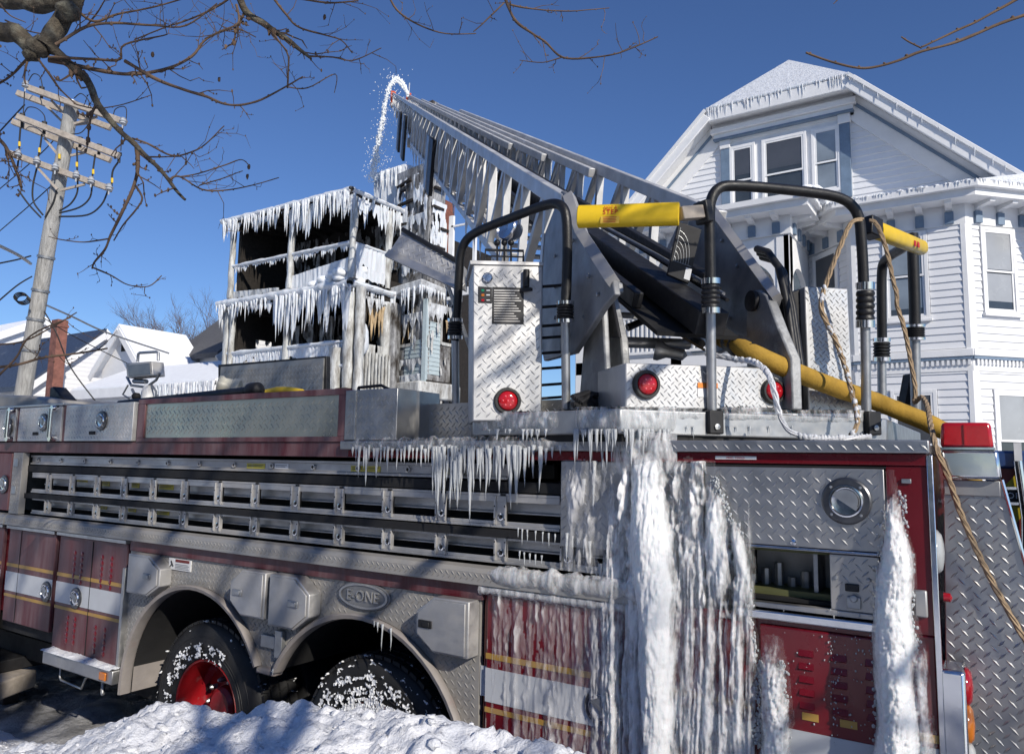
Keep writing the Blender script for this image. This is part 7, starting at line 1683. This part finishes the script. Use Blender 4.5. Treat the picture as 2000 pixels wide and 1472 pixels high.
branch_mesh(mb, [P(142, 8, t=T0+.05), P(90, 10, t=T0+.1), P(40, 4, t=T0+.15), P(-30, -6, t=T0+.2)], .038, .042, 10)
for (a, b, r) in ((75, 92, .06), (60, 108, .042), (132, 22, .058)): mb.blob(P(a, b, t=T0), r, (1.1, 1, .9), .35, 8, 10)
mb.build('limb', M['bark'], tl, smooth=70)
BR = [  # (pixel path, first radius px, last radius px, twig density)
    ([(100, 92), (125, 115), (150, 135), (172, 160), (185, 195), (205, 225), (235, 255), (268, 288), (300, 318), (325, 345), (345, 372), (362, 390)], 9, 2.6, .25),
    ([(268, 288), (270, 315), (267, 342), (255, 380), (235, 420), (216, 458), (205, 488), (185, 512), (180, 525)], 4.2, 1.6, .4),
    ([(264, 362), (278, 388), (265, 410), (240, 440), (222, 470)], 2.2, 1.3, .4), ([(180, 522), (215, 537), (250, 556), (290, 559), (316, 538)], 1.8, .9, .3), ([(212, 466), (165, 473), (120, 468), (95, 462)], 1.6, .8, .1),
    ([(258, 270), (290, 282), (335, 304), (372, 297), (400, 283), (438, 246)], 2.2, 1, .3), ([(332, 350), (350, 345), (395, 370), (445, 371), (500, 360), (545, 347)], 2.2, .9, .3), ([(350, 346), (385, 340), (440, 322), (472, 312), (488, 326)], 1.5, .8, .1), ([(390, 362), (430, 350), (474, 334)], 1.3, .8, .1),
    ([(95, 118), (170, 133), (258, 145), (328, 134), (374, 110), (406, 74), (459, 57), (500, 73)], 4.5, 1, .5), ([(244, 120), (300, 152), (353, 173), (406, 190), (448, 205), (500, 199), (561, 168), (592, 150)], 3.8, 1.2, .35),
    ([(561, 172), (563, 140), (561, 104), (530, 66)], 1.8, 1.5, .4), ([(561, 170), (600, 172), (655, 145), (653, 182)], 1.4, .7, .2), ([(95, 112), (187, 116), (233, 116), (243, 88), (318, 70), (326, 66)], 3, 1, .4), ([(108, 88), (170, 53), (230, 46), (300, 50), (364, 50), (424, 7)], 3.4, 1.2, .45),
    ([(150, 20), (185, 42), (230, 28), (300, 14), (385, -10)], 3, 1.2, .4), ([(170, 50), (190, 25), (205, 0)], 2, 1, .4), ([(462, -20), (480, 20), (520, 50), (551, 71), (580, 92), (607, 114)], 8.5, 3, .3), ([(605, 110), (650, 112), (690, 118), (745, 94)], 1.8, .8, .3), ([(530, -8), (560, 30), (583, 53), (640, 70), (668, 80), (688, 104)], 2.5, 1, .5),
    ([(455, -10), (430, 10), (380, 34), (320, 55), (262, 78)], 2.4, 1, .3), ([(462, 10), (466, 45), (430, 62), (400, 76)], 2.6, 1.1, .6), ([(0, 90), (-10, 95), (-30, 120)], 3, 2, .2),
    ([(60, 108), (30, 140), (5, 160), (-30, 175)], 3, 1.6, .3), ([(55, 112), (48, 145), (50, 165)], 2.4, 1.2, .3), ([(75, 115), (100, 150), (118, 175), (150, 205)], 2.4, 1.5, .2), ([(150, 205), (190, 212), (240, 204), (295, 186)], 1.5, .8, .3),
    ([(-30, 255), (5, 278), (22, 310), (34, 340), (42, 366)], 3.2, 2.6, .9), ([(-20, 720), (30, 712), (90, 698), (150, 690), (210, 680)], 3, 1.6, .2), ([(-20, 750), (30, 700), (60, 655), (138, 620)], 2.4, 1.2, .2), ([(-20, 672), (40, 668), (100, 640), (150, 610)], 2, 1, .2),
    ([(755, -20), (775, 20), (815, 48), (870, 66), (930, 66)], 2.2, 1, .5), ([(985, -20), (992, 12), (1008, 42), (1040, 66), (1065, 82), (1098, 112), (1150, 113), (1200, 106), (1240, 92), (1285, 72)], 3.2, 1, .35), ([(990, 8), (1040, 18), (1110, 22), (1190, 16)], 2, .8, .3), ([(1098, 112), (1060, 122), (1015, 118)], 1.3, .7, .4), ([(985, 5), (950, 40), (925, 62)], 1.6, 1, .4),
    ([(470, -10), (560, -5), (640, 6), (700, 2)], 2.5, 1.4, .5), ([(0, 8), (20, 30), (50, 44)], 1.8, .9, .3), ([(10, 40), (60, 62), (115, 70)], 1.8, .9, .3)]
tw = MB()
for bi, (pp, r0, r1, dens) in enumerate(BR):
    tt = T0+.15*math.sin(bi*1.7); k = tt/FPX; depth = 0.9*math.sin(bi*2.3)*(0 if bi < 4 else 1)
    pts = [P(a, b, t=tt+depth*.25*i/len(pp)) for i, (a, b) in enumerate(pp)]
    mb = MB(); sm, rs = branch_mesh(mb, pts, r0*k, r1*k, 7); mb.build('branch', M['bark' if r0 > 6 else 'twig'], tl, smooth=70)
    for i in range(2, len(sm)-1):
        if rr.random() < dens*.85:
            d = (sm[i+1]-sm[i-1]).normalized(); s = (CR*rr.gauss(0, 1)+CU*rr.gauss(0, 1)+CF*rr.gauss(0, .5)).normalized()
            twig(tw, sm[i].copy(), d*.7+s*.8, rr.uniform(.05, .24), max(.0022, rs[i]*.45), rr, 1)
        elif rr.random() < .35: tw.blob(sm[i]+CU*rs[i]*.8*rr.choice((-1, 1)), rs[i]*.8+.002, (1, 1, 1), .4, 30, 5)
tw.build('twigs', M['twig'], tl, smooth=70, kind='stuff')
for a, b in ((486, 326), (483, 345), (428, 155), (634, 34), (298, 107)):
    mb = MB(); c = P(a, b, t=T0); mb.blob(c, .012, (.9, .6, 1.3), .5, 40, 6); mb.build('dead_leaf', M['twig'], tl, smooth=70)
# sapling twigs in front of the pole already belong to that tree; a second tree on the right
def bare_tree(name, base, H, r, seed, label, levels=4, spread=.55, m='bark', t_first=.3, group=None, lean=V((0, 0, 0)), fine=True, kids=3):
    R_ = random.Random(seed); t = thing(name, base, label, 'tree', group); trunk = MB(); crown = MB()
    def grow(p, d, L, r, lv):
        pts = [p]; q = p.copy(); n = 5
        for i in range(n): d = (d+V((R_.gauss(0, .12), R_.gauss(0, .12), R_.gauss(.04, .08)))).normalized(); q = q+d*L/n; pts.append(q.copy())
        mb = trunk if lv == levels else crown
        mb.tube(pts, [lerp(r, r*.6, i/n) for i in range(n+1)], 8 if lv >= levels-1 else 4 if lv > 0 else 3, cap=False)
        if lv == 0: return
        for i in range(kids+(R_.random() < .5)):
            k = R_.randint(2, n) if i else n; s = V((R_.gauss(0, 1), R_.gauss(0, 1), R_.gauss(0, .5))); s = (s-d*s.dot(d)).normalized()
            grow(pts[k].copy(), (d+s*spread*R_.uniform(.7, 1.5)).normalized(), L*R_.uniform(.55, .78), r*R_.uniform(.42, .62), lv-1)
    grow(V(base), (V((0, 0, 1))+lean).normalized(), H*t_first, r, levels)
    trunk.build('trunk', M[m], t, smooth=70); crown.build('crown', M['twig'], t, smooth=70); return t
b = P(425, 640, t=46); bare_tree('bare_tree', (b.x, b.y, 0), 16.5, .26, 5, 'distant bare tree rising behind the left edge of the burnt porches', 6, .44, 'twig', .34, kids=4)
rb_ = V((2.4, -2.6, 0))
t2 = bare_tree('bare_tree', rb_, 12, .2, 9, 'bare tree at the right whose lowest twigs cross the upper right corner', 5, .62, 'bark', .33, lean=V((.1, -.1, 0)), kids=3)
for pp, r0, r1 in (([(2080, 0), (2005, 28), (1940, 52), (1870, 82), (1800, 100), (1750, 120), (1690, 134), (1632, 123), (1574, 103)], 3.6, 2), ([(2080, -40), (2000, -8), (1960, 14), (1905, 44), (1860, 64), (1800, 92)], 3.0, 2), ([(1800, 94), (1775, 82), (1760, 72)], 1.6, 1.2), ([(1660, -30), (1640, -5), (1628, 8)], 1.6, .8)):
    pts = [P(a, b, t=2.9) for a, b in pp]; mb = MB(); sm, rs = branch_mesh(mb, pts, r0*2.9/FPX, r1*2.9/FPX, 8); mb.build('branch', M['twig'], t2, smooth=70)
    mb = MB()
    for i in range(3, len(sm), 4): mb.blob(sm[i]+CU*rs[i], rs[i]*1.2, (1, 1, 1), .4, 30, 6)
    mb.build('bud', M['twig'], t2, smooth=180, kind='stuff')
mb = MB(); branch_mesh(mb, [rb_+V((.05, 0, 2.6)), rb_+V((-.4, 1.7, 3.6)), P(2140, -10, t=2.9), P(2080, 0, t=2.9)], .05, .012, 8); mb.build('branch', M['bark'], t2, smooth=70)
bare_tree('bare_tree', (5.6, -2.6, 0), 13, .2, 23, 'bare street tree standing farther back beside the snowy pavement', 6, .6, 'bark', .30, kids=3)

# ================================================================ vehicle behind on the right
rv = thing('rescue_vehicle', (.6, 8.2, GZ), 'rescue vehicle rear with yellow and red chevrons partly hidden behind the tail panel', 'rescue vehicle')
yv = 7.0
def vx(px, py): return P(px, py, y=yv)
A_, B_ = vx(1952, 905), vx(2090, 1100)
mb = MB(); mb.box(A_.x-.1, yv+.03, .5, A_.x+2.3, yv+4, A_.z); mb.build('body', M['navy'], rv, bevel=.03)
def pol(name, pts, m, off=0, th=.02): mb = MB(); mb.prism([vx(a, b)+V((0, off, 0)) for a, b in pts], (0, th, 0)); return mb.build(name, M[m], rv)
pol('chevron', [(1945, 912), (1985, 912), (1985, 925), (1950, 960)], 'reflex_red'); pol('chevron', [(1950, 960), (1985, 925), (2060, 850), (2060, 950), (1990, 1015), (1965, 1045)], 'reflex_yellow'); pol('chevron', [(1965, 1045), (1990, 1015), (2060, 950), (2060, 1100), (1970, 1200)], 'reflex_red')
pol('chevron', [(1970, 1200), (2060, 1100), (2060, 1250), (1990, 1320)], 'reflex_yellow')
pt = pol('name_plate', [(1956, 953), (2000, 953), (2002, 984), (1958, 984)], 'blackmetal', -.02)
for yy in (953, 983): mb = MB(); mb.bar(vx(1956, yy)+V((0, -.022, 0)), vx(2001, yy)+V((0, -.022, 0)), .01, .02); mb.build('plate_rim', M['chrome'], pt)
hL = abs(vx(1970, 962).z-vx(1970, 974).z); text('OR', hL*1.35, vx(1980, 968)+V((0, -.022, 0)), AX, UP, .004, 1.1).build('lettering', M['white_print'], pt)
mb = MB(); mb.tube([vx(1988, 900)+V((0, -.06, 0)), vx(2004, 1010)+V((0, -.06, 0)), vx(2006, 1250)+V((0, -.06, 0))], .035, 10); mb.build('grab_rail', M['chrome'], rv, smooth=50)
mb = MB(); q = vx(1975, 895); mb.box(q.x-.3, yv-.02, q.z-.08, q.x+1.5, yv+.5, q.z+.06); mb.build('roof_band', M['navy'], rv, bevel=.02); mb = MB(); mb.box(q.x+.02, yv-.05, q.z-.1, q.x+.07, yv, q.z+.12); mb.build('white_strap', M['white_print'], rv)
mb = MB(); mb.box(A_.x-.05, yv+.1, .06, A_.x+2.2, yv+.6, .5); mb.build('bumper', M['galv'], rv)

# ================================================================ unseen houses across the street, added to darken reflections in the metal
for k, (x0, x1, yb_, h_, col) in enumerate(((-26, -15, -14, 8.5, (.16, .13, .10)), (-11, -1, -15, 9.5, (.12, .14, .13)), (3.5, 13, -14.5, 8.0, (.20, .17, .14)))):
    nm = ('brown', 'grey green', 'tan')[k]; M['front%d' % k] = mat(nm.replace(' ', '_')+'_siding', col, .6)
    hh = thing('unseen_street_house', ((x0+x1)/2, yb_-4, 0), nm+' unseen gabled house across the street, added for dark reflections', 'house', 'unseen houses across the street')
    xm_ = (x0+x1)/2
    mb = MB(); mb.prism([(x0, yb_-9, 0), (x1, yb_-9, 0), (x1, yb_-9, h_-3), (xm_, yb_-9, h_+1.5), (x0, yb_-9, h_-3)], (0, 9, 0)); mb.build('wall', M['front%d' % k], hh)
    for s in (0, 1):
        xa_ = x0-.4 if s == 0 else x1+.4; k_ = 4.5/(xm_-x0); mb = MB(); mb.prism([(xa_, yb_-9.3, h_-3-.4*k_), (xa_, yb_+.4, h_-3-.4*k_), (xm_, yb_+.4, h_+1.5), (xm_, yb_-9.3, h_+1.5)], (0, 0, .2)); mb.build('roof', M['snow'], hh)
    for wx in (-2.6, 0, 2.6):
        for wz_ in (1.2, 4.2):
            window(V((xm_, yb_, 0)), (-1, 0, 0), wx-.45, wx+.45, wz_, wz_+1.5, hh, blind=None)
